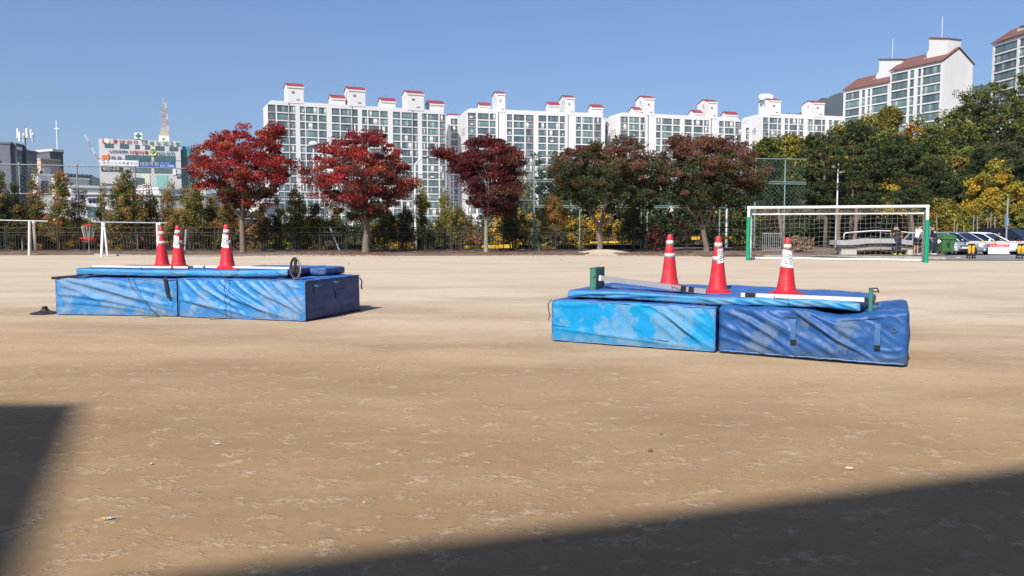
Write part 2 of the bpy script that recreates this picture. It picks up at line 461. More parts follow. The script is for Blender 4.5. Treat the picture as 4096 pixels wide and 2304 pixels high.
def sand_material():
    m, nt, b = new_mat('sand')
    big = noise(nt, .11, 4, .6, stretch=(.8, 1.2, 1))
    med = noise(nt, 2.0, 8, .72, stretch=(.6, 1.3, 1))
    fine = noise(nt, 16, 6, .7)
    grain = noise(nt, 140, 3, .7)
    tc = N(nt, 'ShaderNodeTexCoord'); sx = N(nt, 'ShaderNodeSeparateXYZ'); L(nt, tc.outputs['Object'], sx.inputs[0])
    # darker brown close to the camera, paler sand further out
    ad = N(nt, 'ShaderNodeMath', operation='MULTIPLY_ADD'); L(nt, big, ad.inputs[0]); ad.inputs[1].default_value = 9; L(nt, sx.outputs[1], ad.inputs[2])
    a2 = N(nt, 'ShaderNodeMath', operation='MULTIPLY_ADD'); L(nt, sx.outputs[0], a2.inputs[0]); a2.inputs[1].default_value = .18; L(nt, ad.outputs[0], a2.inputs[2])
    near_far = N(nt, 'ShaderNodeMapRange'); near_far.inputs['From Min'].default_value = 10.0; near_far.inputs['From Max'].default_value = 20.0
    L(nt, a2.outputs[0], near_far.inputs[0])
    c = ramp(nt, near_far.outputs[0], [(0, (.318, .208, .110)), (.4, (.455, .322, .194)), (1.0, (.59, .49, .375))])
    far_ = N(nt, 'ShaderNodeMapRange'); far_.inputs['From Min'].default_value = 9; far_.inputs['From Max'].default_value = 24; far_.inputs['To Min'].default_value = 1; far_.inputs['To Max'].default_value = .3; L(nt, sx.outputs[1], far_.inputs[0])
    loose = ramp(nt, med, [(.44, 0.0), (.52, .6), (.60, 1.0)])
    f2 = ramp(nt, fine, [(.40, 0.0), (.58, 1.0)])
    mu = N(nt, 'ShaderNodeMath', operation='MULTIPLY'); L(nt, loose, mu.inputs[0]); L(nt, f2, mu.inputs[1])
    mu2 = N(nt, 'ShaderNodeMath', operation='MULTIPLY'); mq = N(nt, 'ShaderNodeMath', operation='MULTIPLY'); L(nt, mu.outputs[0], mq.inputs[0]); L(nt, far_.outputs[0], mq.inputs[1]); L(nt, mq.outputs[0], mu2.inputs[0]); mu2.inputs[1].default_value = .26
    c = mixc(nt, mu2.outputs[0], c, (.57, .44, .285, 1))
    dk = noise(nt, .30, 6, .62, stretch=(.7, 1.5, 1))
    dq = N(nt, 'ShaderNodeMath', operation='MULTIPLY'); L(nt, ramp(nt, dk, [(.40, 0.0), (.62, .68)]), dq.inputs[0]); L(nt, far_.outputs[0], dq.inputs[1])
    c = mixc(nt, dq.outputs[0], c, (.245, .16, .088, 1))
    c = mixc(nt, ramp(nt, grain, [(.3, .0), (.8, .22)]), c, (.22, .15, .10, 1))
    foot = noise(nt, 4.6, 7, .72, stretch=(.9, 1.1, 1))
    fm = ramp(nt, foot, [(.52, .03), (.62, .75), (.70, 1.0)])
    sp = ramp(nt, noise(nt, 22, 5, .75), [(.38, .1), (.56, 1.0)])
    fq = N(nt, 'ShaderNodeMath', operation='MULTIPLY'); L(nt, fm, fq.inputs[0]); L(nt, sp, fq.inputs[1])
    fl = N(nt, 'ShaderNodeMath', operation='MULTIPLY'); L(nt, fq.outputs[0], fl.inputs[0]); fl.inputs[1].default_value = .72
    c = mixc(nt, fl.outputs[0], c, (.60, .465, .315, 1))
    L(nt, c, b.inputs['Base Color'])
    b.inputs['Roughness'].default_value = .95; b.inputs['Specular IOR Level'].default_value = .1
    # crumbly relief where feet have broken the crust
    crumb = noise(nt, 38, 4, .75)
    m3 = N(nt, 'ShaderNodeMath', operation='MULTIPLY'); L(nt, fm, m3.inputs[0]); L(nt, crumb, m3.inputs[1])
    sm = noise(nt, 5, 7, .6)
    a3 = N(nt, 'ShaderNodeMath', operation='MULTIPLY_ADD'); L(nt, sm, a3.inputs[0]); a3.inputs[1].default_value = .16; L(nt, m3.outputs[0], a3.inputs[2])
    bump(nt, b, a3.outputs[0], .9, .015)
    return m
M['sand'] = sand_material()

xs = np.concatenate([-np.geomspace(10, 900, 34)[::-1], np.linspace(-9.93, 9.93, 210), np.geomspace(10, 900, 40)])
ys = np.concatenate([np.array([-400., -200, -90, -40, -20, -8, -2]), np.linspace(0.5, 17.5, 180), np.geomspace(17.7, 75, 80), np.geomspace(77, 4000, 60)])
def gz(X, Y):
    near = (1-sstep((Y-15)/6))
    n = (snoise(X, Y, 1.1, 1)-.5)*.010 + (snoise(X, Y, 4.3, 2)-.5)*.003
    return terrain(X, Y) + n*near - .004 + (snoise(X, Y, .12, 4)-.5)*.03*sstep((Y-14)/10)
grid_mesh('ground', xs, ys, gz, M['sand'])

# asphalt of the car park
M['asphalt'] = pm('asphalt', (.24, .235, .235), .9, .3, .6, col2=(.155, .15, .15), bmp=.004, bscale=60)
mb = MB()
def az(x, y): return -max(0, min(1, (y-40)/14))*.25 + .012
rows = [38.2, 40, 42, 45, 48, 51, 54, 60, 68, 76]
L0 = [G(3760, 1046).x, 20.6, 20.9, 22.0, 22.4, 22.8, 23, 23, 23, 23]
for i in range(len(rows)-1):
    ya, yb = rows[i], rows[i+1]
    for k in range(12):
        xa0 = L0[i]+(70-L0[i])*k/12; xa1 = L0[i]+(70-L0[i])*(k+1)/12
        xb0 = L0[i+1]+(70-L0[i+1])*k/12; xb1 = L0[i+1]+(70-L0[i+1])*(k+1)/12
        o1 = -.9*math.sin(xa0*.3)*(i == 0)*.4; o2 = -.9*math.sin(xa1*.3)*(i == 0)*.4
        mb.add([(xa0, ya+o1, az(0, ya)), (xa1, ya+o2, az(0, ya)), (xb1, yb, az(0, yb)), (xb0, yb, az(0, yb))], [(0, 1, 2, 3)])
tag(mb.build('asphalt_ground', M['asphalt']), kind='structure')
# painted marks on the asphalt
mb = MB()
for (a, b, w) in (((3828, 1030), (3862, 1041), .10), ((3905, 1031), (4096, 1034), .05), ((4045, 1017), (4120, 1030), .10)):
    p, q = G(*a, -.05), G(*b, -.05); p.z = az(0, p.y)+.006; q.z = az(0, q.y)+.006
    d = (q-p); d.z = 0; d.normalize(); nn = Vector((-d.y, d.x, 0))*w
    mb.add([p-nn, q-nn, q+nn, p+nn], [(0, 1, 2, 3)])
tag(mb.build('painted_line', M['white_paint']), kind='structure')

# loose crumbs and pebbles of the sand field
def scatter(name, pts, sizes, mat, flat=.5, kind='stuff'):
    """tiny five-sided stones as one mesh"""
    n = len(pts); T = 6
    base = np.array([[1, 0, 0], [.2, .95, 0], [-.85, .5, 0], [-.7, -.7, 0], [.4, -.9, 0], [.05, .02, 1.0]])
    a = rng.random(n)*2*PI; ca, sa = np.cos(a), np.sin(a)
    j = base[None]*(1+(rng.random((n, T, 1))-.5)*.5)
    x = (j[..., 0]*ca[:, None]-j[..., 1]*sa[:, None])*sizes[:, None]
    y = (j[..., 0]*sa[:, None]+j[..., 1]*ca[:, None])*sizes[:, None]
    z = j[..., 2]*sizes[:, None]*flat*(.6+.8*rng.random((n, 1)))
    v = np.stack([x+pts[:, 0:1], y+pts[:, 1:2], z+pts[:, 2:3]-.001], -1).reshape(-1, 3)
    tr = np.array([[0, 1, 5], [1, 2, 5], [2, 3, 5], [3, 4, 5], [4, 0, 5]])
    f = (tr[None]+np.arange(n)[:, None, None]*T).reshape(-1, 3)
    me = bpy.data.meshes.new(name)
    me.vertices.add(len(v)); me.vertices.foreach_set('co', v.ravel())
    me.loops.add(f.size); me.loops.foreach_set('vertex_index', f.ravel().astype(np.int32))
    me.polygons.add(len(f)); me.polygons.foreach_set('loop_start', np.arange(len(f))*3)
    me.update(calc_edges=True); me.materials.append(mat)
    o = bpy.data.objects.new(name, me); COL.objects.link(o); o['kind'] = kind
    return o
n0 = 90000
Yr = 3.0 + 16*rng.random(n0)**1.5; Xr = (rng.random(n0)-.5)*2*(.66*Yr+.4)
msk = (snoise(Xr, Yr, 1.1, 21)*.6+snoise(Xr, Yr, 3.3, 22)*.4)
keep = rng.random(n0) < np.clip((msk-.53)*7.0, .012, 1)
P = np.stack([Xr, Yr, np.zeros(n0)], -1)[keep]; P[:, 2] = gz(P[:, 0], P[:, 1])
M['sand_crumb'] = pm('sand_crumb', (.38, .27, .16), .95, .35, 2)
tag(scatter('sand_crumbs', P, .003+.007*rng.random(len(P))**6, M['sand_crumb'], .7), 'loose crumbs of sand and grit strewn over the brown school field', 'grit')

# leaf-covered hillside ground beyond the field
M['litter_ground'] = pm('litter_ground', (.085, .055, .035), .95, .4, .8, bmp=.03, bscale=6, col2=(.05, .05, .022))
hx = np.linspace(-160, 190, 120); hy = np.concatenate([np.linspace(57, 130, 60), np.linspace(133, 260, 30)])
grid_mesh('hillside', hx, hy, lambda X, Y: terrain(X, Y)+.06+.25*(1-sstep((X-18)/3)*(1-sstep((Y-74)/3)))-.31*sstep((X-20)/3)*(1-sstep((Y-72)/4)), M['litter_ground'])
bxs = np.linspace(10, 24, 40); bys = np.linspace(43, 57.5, 30)
grid_mesh('bank', bxs, bys, lambda X, Y: .02+.12*sstep((Y-44)/2)*(1-sstep((X-21.5)/2)) - .3*sstep((X-21.5)/2)+(snoise(X, Y, 1.5, 5)-.5)*.06, M['soil'])
# ------------------------------------------------------------------ crash mats
def qbez(p0, p1, p2, n=14):
    t = np.linspace(0, 1, n)[:, None]
    return (1-t)**2*np.array(p0)+2*t*(1-t)*np.array(p1)+t*t*np.array(p2)
def fold_field(U, V, folds):
    d = np.zeros_like(U)
    for (p0, p1, p2, w, amp) in folds:
        pl = qbez(p0, p1, p2)
        best = np.full(U.shape, 1e9); tt = np.zeros_like(U); sgn = np.zeros_like(U)
        for i in range(len(pl)-1):
            a, b = pl[i], pl[i+1]; e = b-a; L2 = (e**2).sum()+1e-9
            t = np.clip(((U-a[0])*e[0]+(V-a[1])*e[1])/L2, 0, 1)
            dx = U-(a[0]+t*e[0]); dy = V-(a[1]+t*e[1]); ds = dx*dx+dy*dy
            s = np.sign(dx*e[1]-dy*e[0])
            m = ds < best; best = np.where(m, ds, best); tt = np.where(m, (i+t)/(len(pl)-1), tt); sgn = np.where(m, s, sgn)
        r = np.sqrt(best)*sgn
        ww = np.where(r > 0, w*.55, w*1.25)
        d += 1.2*amp*np.exp(-(r/ww)**2)*np.sin(np.clip(tt*.9+.08, 0, 1)*PI)**.6
    return d
def mat_mesh(name, Lx, Dy, Hz, mats, front_folds=(), top_folds=(), rad=.03, res=.02, bulge=.02, nz=.006, seed=0, sag=0.0, topmi=1, sidemi=2, warp=None):
    """a foam mat in its vinyl cover: front (y=0), two ends, back and top as one welded skin"""
    nx = max(8, int(Lx/res)); ny = max(6, int(Dy/(res*2.2))); nzz = max(5, int(Hz/res))
    idx = {}; vs = []; fs = []; mi = []
    X = np.linspace(0, Lx, nx+1); Y = np.linspace(0, Dy, ny+1); Z = np.linspace(0, Hz, nzz+1)
    def vid(i, j, k):
        key = (i, j, k)
        if key not in idx: idx[key] = len(vs); vs.append((X[i], Y[j], Z[k]))
        return idx[key]
    for i in range(nx):
        for k in range(nzz):
            fs.append((vid(i, 0, k), vid(i+1, 0, k), vid(i+1, 0, k+1), vid(i, 0, k+1))); mi.append(0)
            fs.append((vid(i+1, ny, k), vid(i, ny, k), vid(i, ny, k+1), vid(i+1, ny, k+1))); mi.append(sidemi)
    for j in range(ny):
        for k in range(nzz):
            fs.append((vid(nx, j, k), vid(nx, j+1, k), vid(nx, j+1, k+1), vid(nx, j, k+1))); mi.append(sidemi)
            fs.append((vid(0, j+1, k), vid(0, j, k), vid(0, j, k+1), vid(0, j+1, k+1))); mi.append(sidemi)
    for i in range(nx):
        for j in range(ny):
            fs.append((vid(i, j, nzz), vid(i+1, j, nzz), vid(i+1, j+1, nzz), vid(i, j+1, nzz))); mi.append(topmi)
            fs.append((vid(i, j+1, 0), vid(i+1, j+1, 0), vid(i+1, j, 0), vid(i, j, 0))); mi.append(sidemi)
    P = np.array(vs, float)
    lo = np.array([rad, rad, rad]); hi = np.array([Lx-rad, Dy-rad, Hz-rad])
    C = np.clip(P, lo, hi); D = P-C; ln = np.linalg.norm(D, axis=1, keepdims=True)
    Nn = np.where(ln > 1e-9, D/np.maximum(ln, 1e-9), 0)
    P0 = C + Nn*rad
    u, v, w = P[:, 0], P[:, 1], P[:, 2]
    front = np.clip(-Nn[:, 1], 0, 1); top = np.clip(Nn[:, 2], 0, 1)
    s = np.abs(Nn[:, 0])
    disp = np.zeros(len(P))
    disp += bulge*front*np.sin(np.clip(u/Lx, 0, 1)*PI)**.5*np.sin(np.clip(w/Hz, 0, 1)*PI)**.7
    disp += bulge*.8*s*np.sin(np.clip(v/Dy, 0, 1)*PI)**.5*np.sin(np.clip(w/Hz, 0, 1)*PI)**.7
    if len(front_folds): disp += front*fold_field(u, w, front_folds)
    th = math.radians(38); q = u*math.sin(th)+w*math.cos(th); pq = u*math.cos(th)-w*math.sin(th)
    disp += front*nz*1.6*(np.abs(snoise(q*1.0, pq*.16+seed, 16, 51+seed)-.5)*-2+.5)*snoise(u, w, 2.4, 61+seed)
    if len(top_folds): disp += top*fold_field(u, v, top_folds)
    disp += (snoise(u+v*.7, w+v*.5, 6, 31+seed)-.5)*nz*2 + (snoise(u+v, w-v, 17, 41+seed)-.5)*nz*.7
    P1 = P0 + Nn*disp[:, None]
    if sag: P1[:, 2] -= top*sag*np.sin(np.clip(u/Lx, 0, 1)*PI)
    P1[:, 2] = np.maximum(P1[:, 2], 0.001)
    if warp: P1 = warp(P1)
    me = bpy.data.meshes.new(name); me.from_pydata([tuple(p) for p in P1], [], fs)
    for m in mats: me.materials.append(m)
    me.polygons.foreach_set('material_index', mi); me.polygons.foreach_set('use_smooth', [True]*len(fs)); me.update()
    return me
def edge_seam(parent, pts, r, mat, name='piping'):
    return MB().tube(pts, r, 5).build(name, mat, parent, smooth=True)
def wav(p, q, n=24, a=.004):
    p = Vector(p); q = Vector(q)
    return [p.lerp(q, i/n)+Vector((random.uniform(-a, a), random.uniform(-a, a)*.4, random.uniform(-a, a)))*(0 < i < n) for i in range(n+1)]
def cover_trim(t, Lx, Dy, H, front_mat, side_mat, off=.006):
    f = -off
    for a, b in (((0.015, f, H-.012), (Lx-.015, f, H-.012)), ((0.012, f, .018), (Lx-.012, f, .018)), ((.006, f, .02), (.006, f, H-.02)), ((Lx-.006, f, .02), (Lx-.006, f, H-.02))):
        edge_seam(t, wav(a, b), .0065, front_mat)
    edge_seam(t, wav((Lx+off, .01, H-.012), (Lx+off, Dy-.01, H-.012)), .0065, side_mat)
    edge_seam(t, wav((Lx+off, .01, H-.05), (Lx+off, Dy-.01, H-.05)), .004, side_mat)
def place(name, label, p0, ang, group=None):
    return thing(name, label, 'crash mat', (p0.x, p0.y, 0), ang, group)
def strap_mesh(pts, w, th=.004, ax=Vector((1, 0, 0))):
    mb = MB(); pts = [Vector(p) for p in pts]; vs = []
    for i, p in enumerate(pts):
        t = (pts[min(i+1, len(pts)-1)]-pts[max(0, i-1)]).normalized()
        nn = t.cross(ax).normalized()
        for a, b in ((-1, -1), (1, -1), (1, 1), (-1, 1)): vs.append(p+ax*w*.5*a+nn*th*.5*b)
    fs = []
    for i in range(len(pts)-1):
        for k in range(4): fs.append((i*4+k, i*4+(k+1) % 4, i*4+4+(k+1) % 4, i*4+4+k))
    fs += [(3, 2, 1, 0), tuple(len(vs)-4+k for k in range(4))]
    return mb.add(vs, fs)

# ---- left stack
A0 = G(227, 1259); A1 = G(711, 1266); B0 = G(717, 1268); B1 = G(1224, 1287)
dirL = (B1-A0); dirL.z = 0; angL = math.atan2(dirL.y, dirL.x); eL = dirL.normalized(); nL = Vector((-eL.y, eL.x, 0))
LA = (A1-A0).length; LB = (B1-B0).length; DL = 1.86
HA = .635; HB = .655
fa = [((.05, .52), (.5, .46), (1.0, .12), .045, .022), ((.25, .60), (.9, .46), (LA-.05, .10), .05, .036), ((.02, .36), (.7, .34), (LA-.2, .06), .05, .028),
      ((.1, .22), (.8, .22), (LA-.35, .03), .04, .018), ((.9, .60), (1.4, .50), (LA-.04, .30), .04, .016), ((LA-.42, .60), (LA-.36, .42), (LA-.30, .28), .03, .014),
      ((.6, .56), (1.2, .36), (LA-.02, .16), .03, .02), ((.03, .60), (.12, .54), (.25, .50), .02, .010), ((LA-.10, .56), (LA-.05, .3), (LA-.12, .08), .02, .016)]
angA = math.atan2((A1-A0).y, (A1-A0).x); angB = math.atan2((B1-B0).y, (B1-B0).x)
t = place('crash_mat', 'pale blue crash mat, left half of the left mat stack', A0, angA, 'big blue crash mats on the sand')
me = mat_mesh('mat_cover', LA, DL, HA, [M['vinyl_front_left'], M['vinyl_top'], M['vinyl_side_shade']], fa, rad=.028, bulge=.012, res=.014, nz=.009, seed=1)
link_mesh('cover', me, t); cover_trim(t, LA, DL, HA, M['seam_blue'], M['seam_dark'])
# fastening strap at its right end, and a folded black corner flap
strap_mesh([(LA-.20, -.0, HA+.03), (LA-.19, -.035, HA-.02), (LA-.17, -.045, HA-.12), (LA-.15, -.04, HA-.25), (LA-.12, -.045, HA-.33)], .055).build('strap', M['black_fabric'], t)
mb = MB()
mb.add([(-.05, -.03, HA-.025), (.40, .0, HA+.02), (.58, .05, HA+.055), (.58, .20, HA+.06), (-.05, .20, HA+.0), (-.05, -.03, HA+.02), (.40, 0, HA+.05), (.58, .05, HA+.065), (.58, .20, HA+.07), (-.05, .20, HA+.02)],
       [(5, 6, 7, 8, 9), (4, 3, 2, 1, 0), (0, 1, 6, 5), (1, 2, 7, 6), (2, 3, 8, 7), (3, 4, 9, 8), (4, 0, 5, 9)])
mb.build('corner_flap', M['black_fabric'], t)
strap_mesh([(.22, -.008, HA-.06), (.21, -.02, HA-.12), (.20, -.02, HA-.17)], .06).build('strap', M['seam_dark'], t)

fb = [((.02, .60), (.10, .30), (.35, .05), .03, .024)]
for k in range(9):
    x0 = .12+k*.24
    fb.append(((x0, .64-.02*(k % 2)), (x0+.18+.04*(k % 3), .42), (min(LB-.05, x0+.75+.1*(k % 2)), .12+.05*(k % 3)), .024+.007*(k % 3), .024+.010*(k % 2)))
fb += [((.03, .30), (.35, .28), (1.1, .03), .04, .028), ((.3, .26), (.7, .22), (1.5, .02), .04, .026), ((.8, .50), (1.2, .26), (LB-.25, .03), .045, .032),
       ((LB-.30, .56), (LB-.2, .55), (LB-.05, .52), .02, .012), ((LB-.5, .60), (LB-.3, .40), (LB-.1, .16), .03, .018)]
t = place('crash_mat', 'pale blue crash mat with its end coloured dark for shade, right half of the left stack', B0, angB, 'big blue crash mats on the sand')
me = mat_mesh('mat_cover', LB, DL, HB, [M['vinyl_front_right'], M['vinyl_top'], M['vinyl_side_shade']], fb, rad=.026, bulge=.014, res=.014, nz=.009, seed=2)
link_mesh('cover', me, t); cover_trim(t, LB, DL, HB, M['seam_blue'], M['seam_dark'])
MB().box(-.0, .005, .0, LB+.014, DL, .022).build('base_sheet', M['black_fabric'], t)
for yy, zz in ((.28, .10), (.92, .02)):
    w = [(LB+.012, yy-.05, HB-.06-zz*.3), (LB+.06, yy+.0, HB-.07-zz*.3), (LB+.05, yy+.12, HB-.06-zz*.3), (LB+.016, yy+.16, HB-.08-zz*.3)]
    strap_mesh(w, .035, .004, Vector((0, 0, 1))).build('handle', M['strap_blue'], t)
    strap_mesh([(LB+.016, yy-.03, HB-.07), (LB+.03, yy-.02, HB-.17), (LB+.022, yy+.01, HB-.24)] + ([(LB+.05, yy+.06, HB-.25)] if zz > .05 else []), .022, .004, Vector((0, 1, 0))).build('handle', M['strap_blue'], t)
strap_mesh([(LB+.014, DL-.03, HB-.06), (LB+.05, DL-.02, HB-.12), (LB+.03, DL-.01, HB-.2), (LB+.04, DL, HB-.27)], .05, .004, Vector((0, 1, 0))).build('handle', M['strap_blue'], t)
MB().box(LB+.016, .95, .30, LB+.022, 1.38, .44).build('patch', M['vinyl_side_shade'], t)

def on_plane(p0, e, px, py):
    """hit of the picture ray with the vertical plane through p0 along e -> (distance along e, z)"""
    d = ray(px, py); nn = Vector((-e.y, e.x, 0))
    tt = (p0.dot(nn)) / d.dot(nn); h = d*tt
    return (Vector((h.x, h.y, 0))-p0).dot(e), CAMH+h.z
# thin pale layer mat on top
pC = A0 + nL*.36; pC = pC + eL*on_plane(pC, eL, 302, 1090)[0]
t = thing('landing_mat', 'thin bright blue landing mat lying along the top of the left stack', 'mat', (pC.x, pC.y, HB+.012), angL+.004)
LC = on_plane(pC, eL, 1150, 1080)[0]
ft = [((x, .10), (x+.10, .06), (x+.28, .01), .02, .012) for x in np.arange(1.9, LC-.1, .13)] + [((.1, .07), (1.5, .09), (3.0, .02), .03, .008), ((LC-.22, .11), (LC-.14, .06), (LC-.1, .02), .02, .02)]
def warpC(P):
    x = P[:, 0]; P = P.copy()
    P[:, 2] += .030*np.clip((x-(LC-1.3))/1.3, 0, 1)**2 - .010*np.exp(-((x-1.5)/.8)**2); return P
me = mat_mesh('layer_cover', LC, 1.45, .120, [M['vinyl_layer'], M['vinyl_top'], M['vinyl_side_shade']], ft, rad=.03, bulge=.012, res=.013, nz=.003, seed=3, warp=warpC)
link_mesh('cover', me, t)
edge_seam(t, wav((.02, .0, .012), (LC-.03, .0, .012), 40), .006, M['seam_dark'])
# dark mat behind it
pD = B0 + eL*.55 + nL*1.0
t = thing('landing_mat', 'navy landing mat at the back of the left stack, behind the black wheel', 'mat', (pD.x, pD.y, HB+.01), angL-.01)
LD = on_plane(pD, eL, 1306, 1090)[0]
me = mat_mesh('layer_cover', LD, .8, .14, [M['vinyl_dark'], M['vinyl_top'], M['vinyl_side_shade']], [((.2, .1), (1, .08), (LD-.1, .05), .03, .008)], rad=.05, bulge=.012, res=.03, seed=4)
link_mesh('cover', me, t); edge_seam(t, wav((.1, -.008, .10), (LD-.04, -.004, .10), 30), .006, M['seam_dark'])
MB().box(LC*.0+LD-1.0, -.42, .0, LD-.55, .02, .03).build('flap', M['black_fabric'], t)

TOPL = HB+.012+.125
# cord tied round the stack
for (cx, sway, lab) in ((.99+.42, .62, 'thin black cord hanging diagonally over the front of the left crash mat'), (LA+1.05, .02, 'thin black cord tied upright around the right half of the left stack')):
    q = A0+eL*cx
    pts = []
    for i in range(26):
        s = i/25
        z = TOPL+.02-(TOPL+.0)*s
        x = cx + sway*s**1.6 + .012*math.sin(i*1.1); off = -.034 if z < HB-.02 else (.37 if z > HB+.04 else .0)
        if z < .02: z = .012
        p = A0+eL*x+nL*off; pts.append((p.x, p.y, z))
    e2 = A0+eL*(cx+sway-.25)+nL*(-.12); pts.append((e2.x, e2.y, .010))
    top = A0+eL*(cx-.1)+nL*.5; pts.insert(0, (top.x, top.y, TOPL+.02))
    o = MB().tube(pts, .005, 5).build('cord', M['black_plastic']); tag(o, lab, 'cord', 'cords tied round the left stack')

# poles lying on top of the left stack
def lying_pole(a, b, Ya, Yb, r, label, bands, capcol):
    pa, pb = Q(*a, Ya), Q(*b, Yb); z = max(TOPL+r, (pa.z+pb.z)/2)
    pa.z = pa.z*.0+z; pb.z = z
    c = (pa+pb)/2; ang = math.atan2(pb.y-pa.y, pb.x-pa.x); ln = (pb-pa).length
    t = thing('crossbar_pole', label, 'pole', (c.x, c.y, z), ang, 'white poles on the left stack')
    MB().lathe([(r, -ln/2), (r, ln/2)], 12, axis='x').build('tube', M['pvc_white'], t, smooth='auto')
    for s in bands: MB().lathe([(r+.003, -ln/2+ln*s-.018), (r+.003, -ln/2+ln*s+.018)], 12, axis='x').build('band', M['black_plastic'], t, smooth='auto')
    for s, sg in ((-ln/2, -1), (ln/2, 1)): MB().lathe([(r*.9, s-.012), (r*.98, s+.012)], 12, axis='x').build('end_cap', M[capcol], t)
    return t
def YonL(px, py, off):
    p = A0+nL*off; u, z = on_plane(p, eL, px, py); return (p+eL*u).y
lying_pole((372, 1067), (754, 1078), YonL(372, 1067, .50), YonL(754, 1078, .47), .021, 'white plastic pole on the left stack, in front of the two paired cones', (.84,), 'black_plastic')
lying_pole((776, 1072), (1158, 1069), YonL(776, 1072, .62), YonL(1158, 1069, .52), .022, 'white plastic pole on the left stack, passing behind the lone cone', (.12, .36), 'black_plastic')

# wheel leaning on the stack
pw = Q(1182, 1068, 13.25)
WR = .186
t = thing('spoked_wheel', 'black spoked wheel with pale rubber rim leaning upright on the left stack', 'wheel', (pw.x, pw.y, HB+WR+.012), math.radians(-48))
mb = MB()
NR = 48
for side, y in ((0, -.010), (1, .010)):
    pass
def wheel_plate():
    mb = MB(); inner = []; outer = []
    R = WR-.014
    # disc with three bean-shaped openings, built from polar cells
    na, nr = 72, 12
    def hole(a, r):
        aa = (math.degrees(a) - 90) % 120
        if aa > 60: aa = 120-aa
        return aa > 16 + (1-(r/R))*14 and .33*R < r < .80*R
    ids = {}
    def vid(i, j, s):
        k = (i % na, j, s)
        if k not in ids:
            a = 2*PI*i/na; r = R*j/nr
            ids[k] = len(mb.v); mb.v.append((r*math.cos(a), -.012 if s == 0 else .012, r*math.sin(a)))
        return ids[k]
    solid = {}
    for i in range(na):
        for j in range(1, nr):
            solid[(i, j)] = not hole(2*PI*(i+.5)/na, R*(j+.5)/nr)
    for (i, j), s in solid.items():
        if not s: continue
        mb.f.append([vid(i, j, 0), vid(i+1, j, 0), vid(i+1, j+1, 0), vid(i, j+1, 0)]); mb.m.append(0)
        mb.f.append([vid(i, j+1, 1), vid(i+1, j+1, 1), vid(i+1, j, 1), vid(i, j, 1)]); mb.m.append(0)
        for di, dj, e in ((-1, 0, ((i, j), (i, j+1))), (1, 0, ((i+1, j), (i+1, j+1))), (0, -1, ((i, j), (i+1, j))), (0, 1, ((i, j+1), (i+1, j+1)))):
            nb = solid.get(((i+di) % na, j+dj), False)
            if not nb:
                (a1, b1), (a2, b2) = e
                mb.f.append([vid(a1, b1, 0), vid(a2, b2, 0), vid(a2, b2, 1), vid(a1, b1, 1)]); mb.m.append(0)
    return mb
wheel_plate().build('spoked_disc', M['iron_dark'], t)
tr = MB(); pr = []
for i in range(9):
    a = 2*PI*i/8; pr.append((WR-.012+.009*math.cos(a), .014*math.sin(a)))
vs = []; fs = []
for k in range(40):
    for i in range(8):
        a = 2*PI*k/40; r, y = pr[i]; vs.append((r*math.cos(a), y, r*math.sin(a)))
for k in range(40):
    for i in range(8): fs.append((k*8+i, k*8+(i+1) % 8, ((k+1) % 40)*8+(i+1) % 8, ((k+1) % 40)*8+i))
tr.add(vs, fs).build('rim', M['rubber_rim'], t, smooth=True)
MB().lathe([(.035, -.03), (.035, .03)], 16, axis='y').build('hub', M['iron_dark'], t, smooth='auto')

# iron pole base beside the left stack
pb = G(180, 1254)
t = thing('pole_base', 'round rusty iron pole base lying on the sand left of the left stack', 'pole base', (pb.x, pb.y, 0))
MB().lathe([(.235, 0), (.235, .012), (.20, .022), (.13, .034), (.075, .055), (.06, .075), (.06, .08)], 26).build('foot', M['iron_dark'], t, smooth='auto')
MB().lathe([(.046, .07), (.046, .125), (.036, .125), (.036, .09)], 18).build('socket', M['iron_dark'], t, smooth='auto')

# ---- right stack
E0 = G(2207, 1364); E1 = G(2861, 1411); F1 = G(3630, 1472)
eE = (E1-E0).normalized(); nE = Vector((-eE.y, eE.x, 0)); angE = math.atan2(eE.y, eE.x); LE = (E1-E0).length
F0 = E1+eE*.03; eF = (F1-F0).normalized(); nF = Vector((-eF.y, eF.x, 0)); angF = math.atan2(eF.y, eF.x); LF = (F1-F0).length
HE = .555; HF = .575
fe = [((1.38, .52), (1.70, .34), (LE-.04, .04), .022, .030), ((1.44, .54), (1.78, .30), (LE-.10, .03), .03, .024), ((1.1, .56), (1.5, .30), (1.75, .10), .05, .012),
      ((.03, .17), (1.0, .12), (LE-.15, .03), .03, .014), ((1.2, .56), (1.30, .50), (1.38, .55), .02, .018), ((.02, .50), (.3, .46), (.6, .52), .04, .010),
      ((LE-.35, .50), (LE-.2, .35), (LE-.05, .30), .04, .012), ((.75, .54), (.85, .4), (.80, .3), .05, .008), ((1.6, .52), (1.9, .40), (LE-.05, .22), .04, .014)]
t = place('crash_mat', 'cyan blue crash mat, left half of the right mat stack', E0, angE, 'big blue crash mats on the sand')
me = mat_mesh('mat_cover', LE, DL, HE, [M['vinyl_cyan'], M['vinyl_top'], M['vinyl_side_shade']], fe, rad=.03, bulge=.012, res=.014, nz=.007, seed=5)
link_mesh('cover', me, t); cover_trim(t, LE, DL, HE, M['seam_blue'], M['seam_dark'])
edge_seam(t, wav((.02, -.012, .215), (.8, -.018, .155), 16, .002)+wav((.8, -.018, .155), (1.6, -.016, .10), 14, .002)[1:], .004, M['seam_dark'], 'seam')
strap_mesh([(.0, .0, HE-.0), (-.05, -.01, HE-.06), (-.04, -.012, HE-.16), (-.02, -.012, HE-.22), (-.05, -.01, HE-.28)], .018, .004, Vector((0, 1, 0))).build('strap', M['black_fabric'], t)
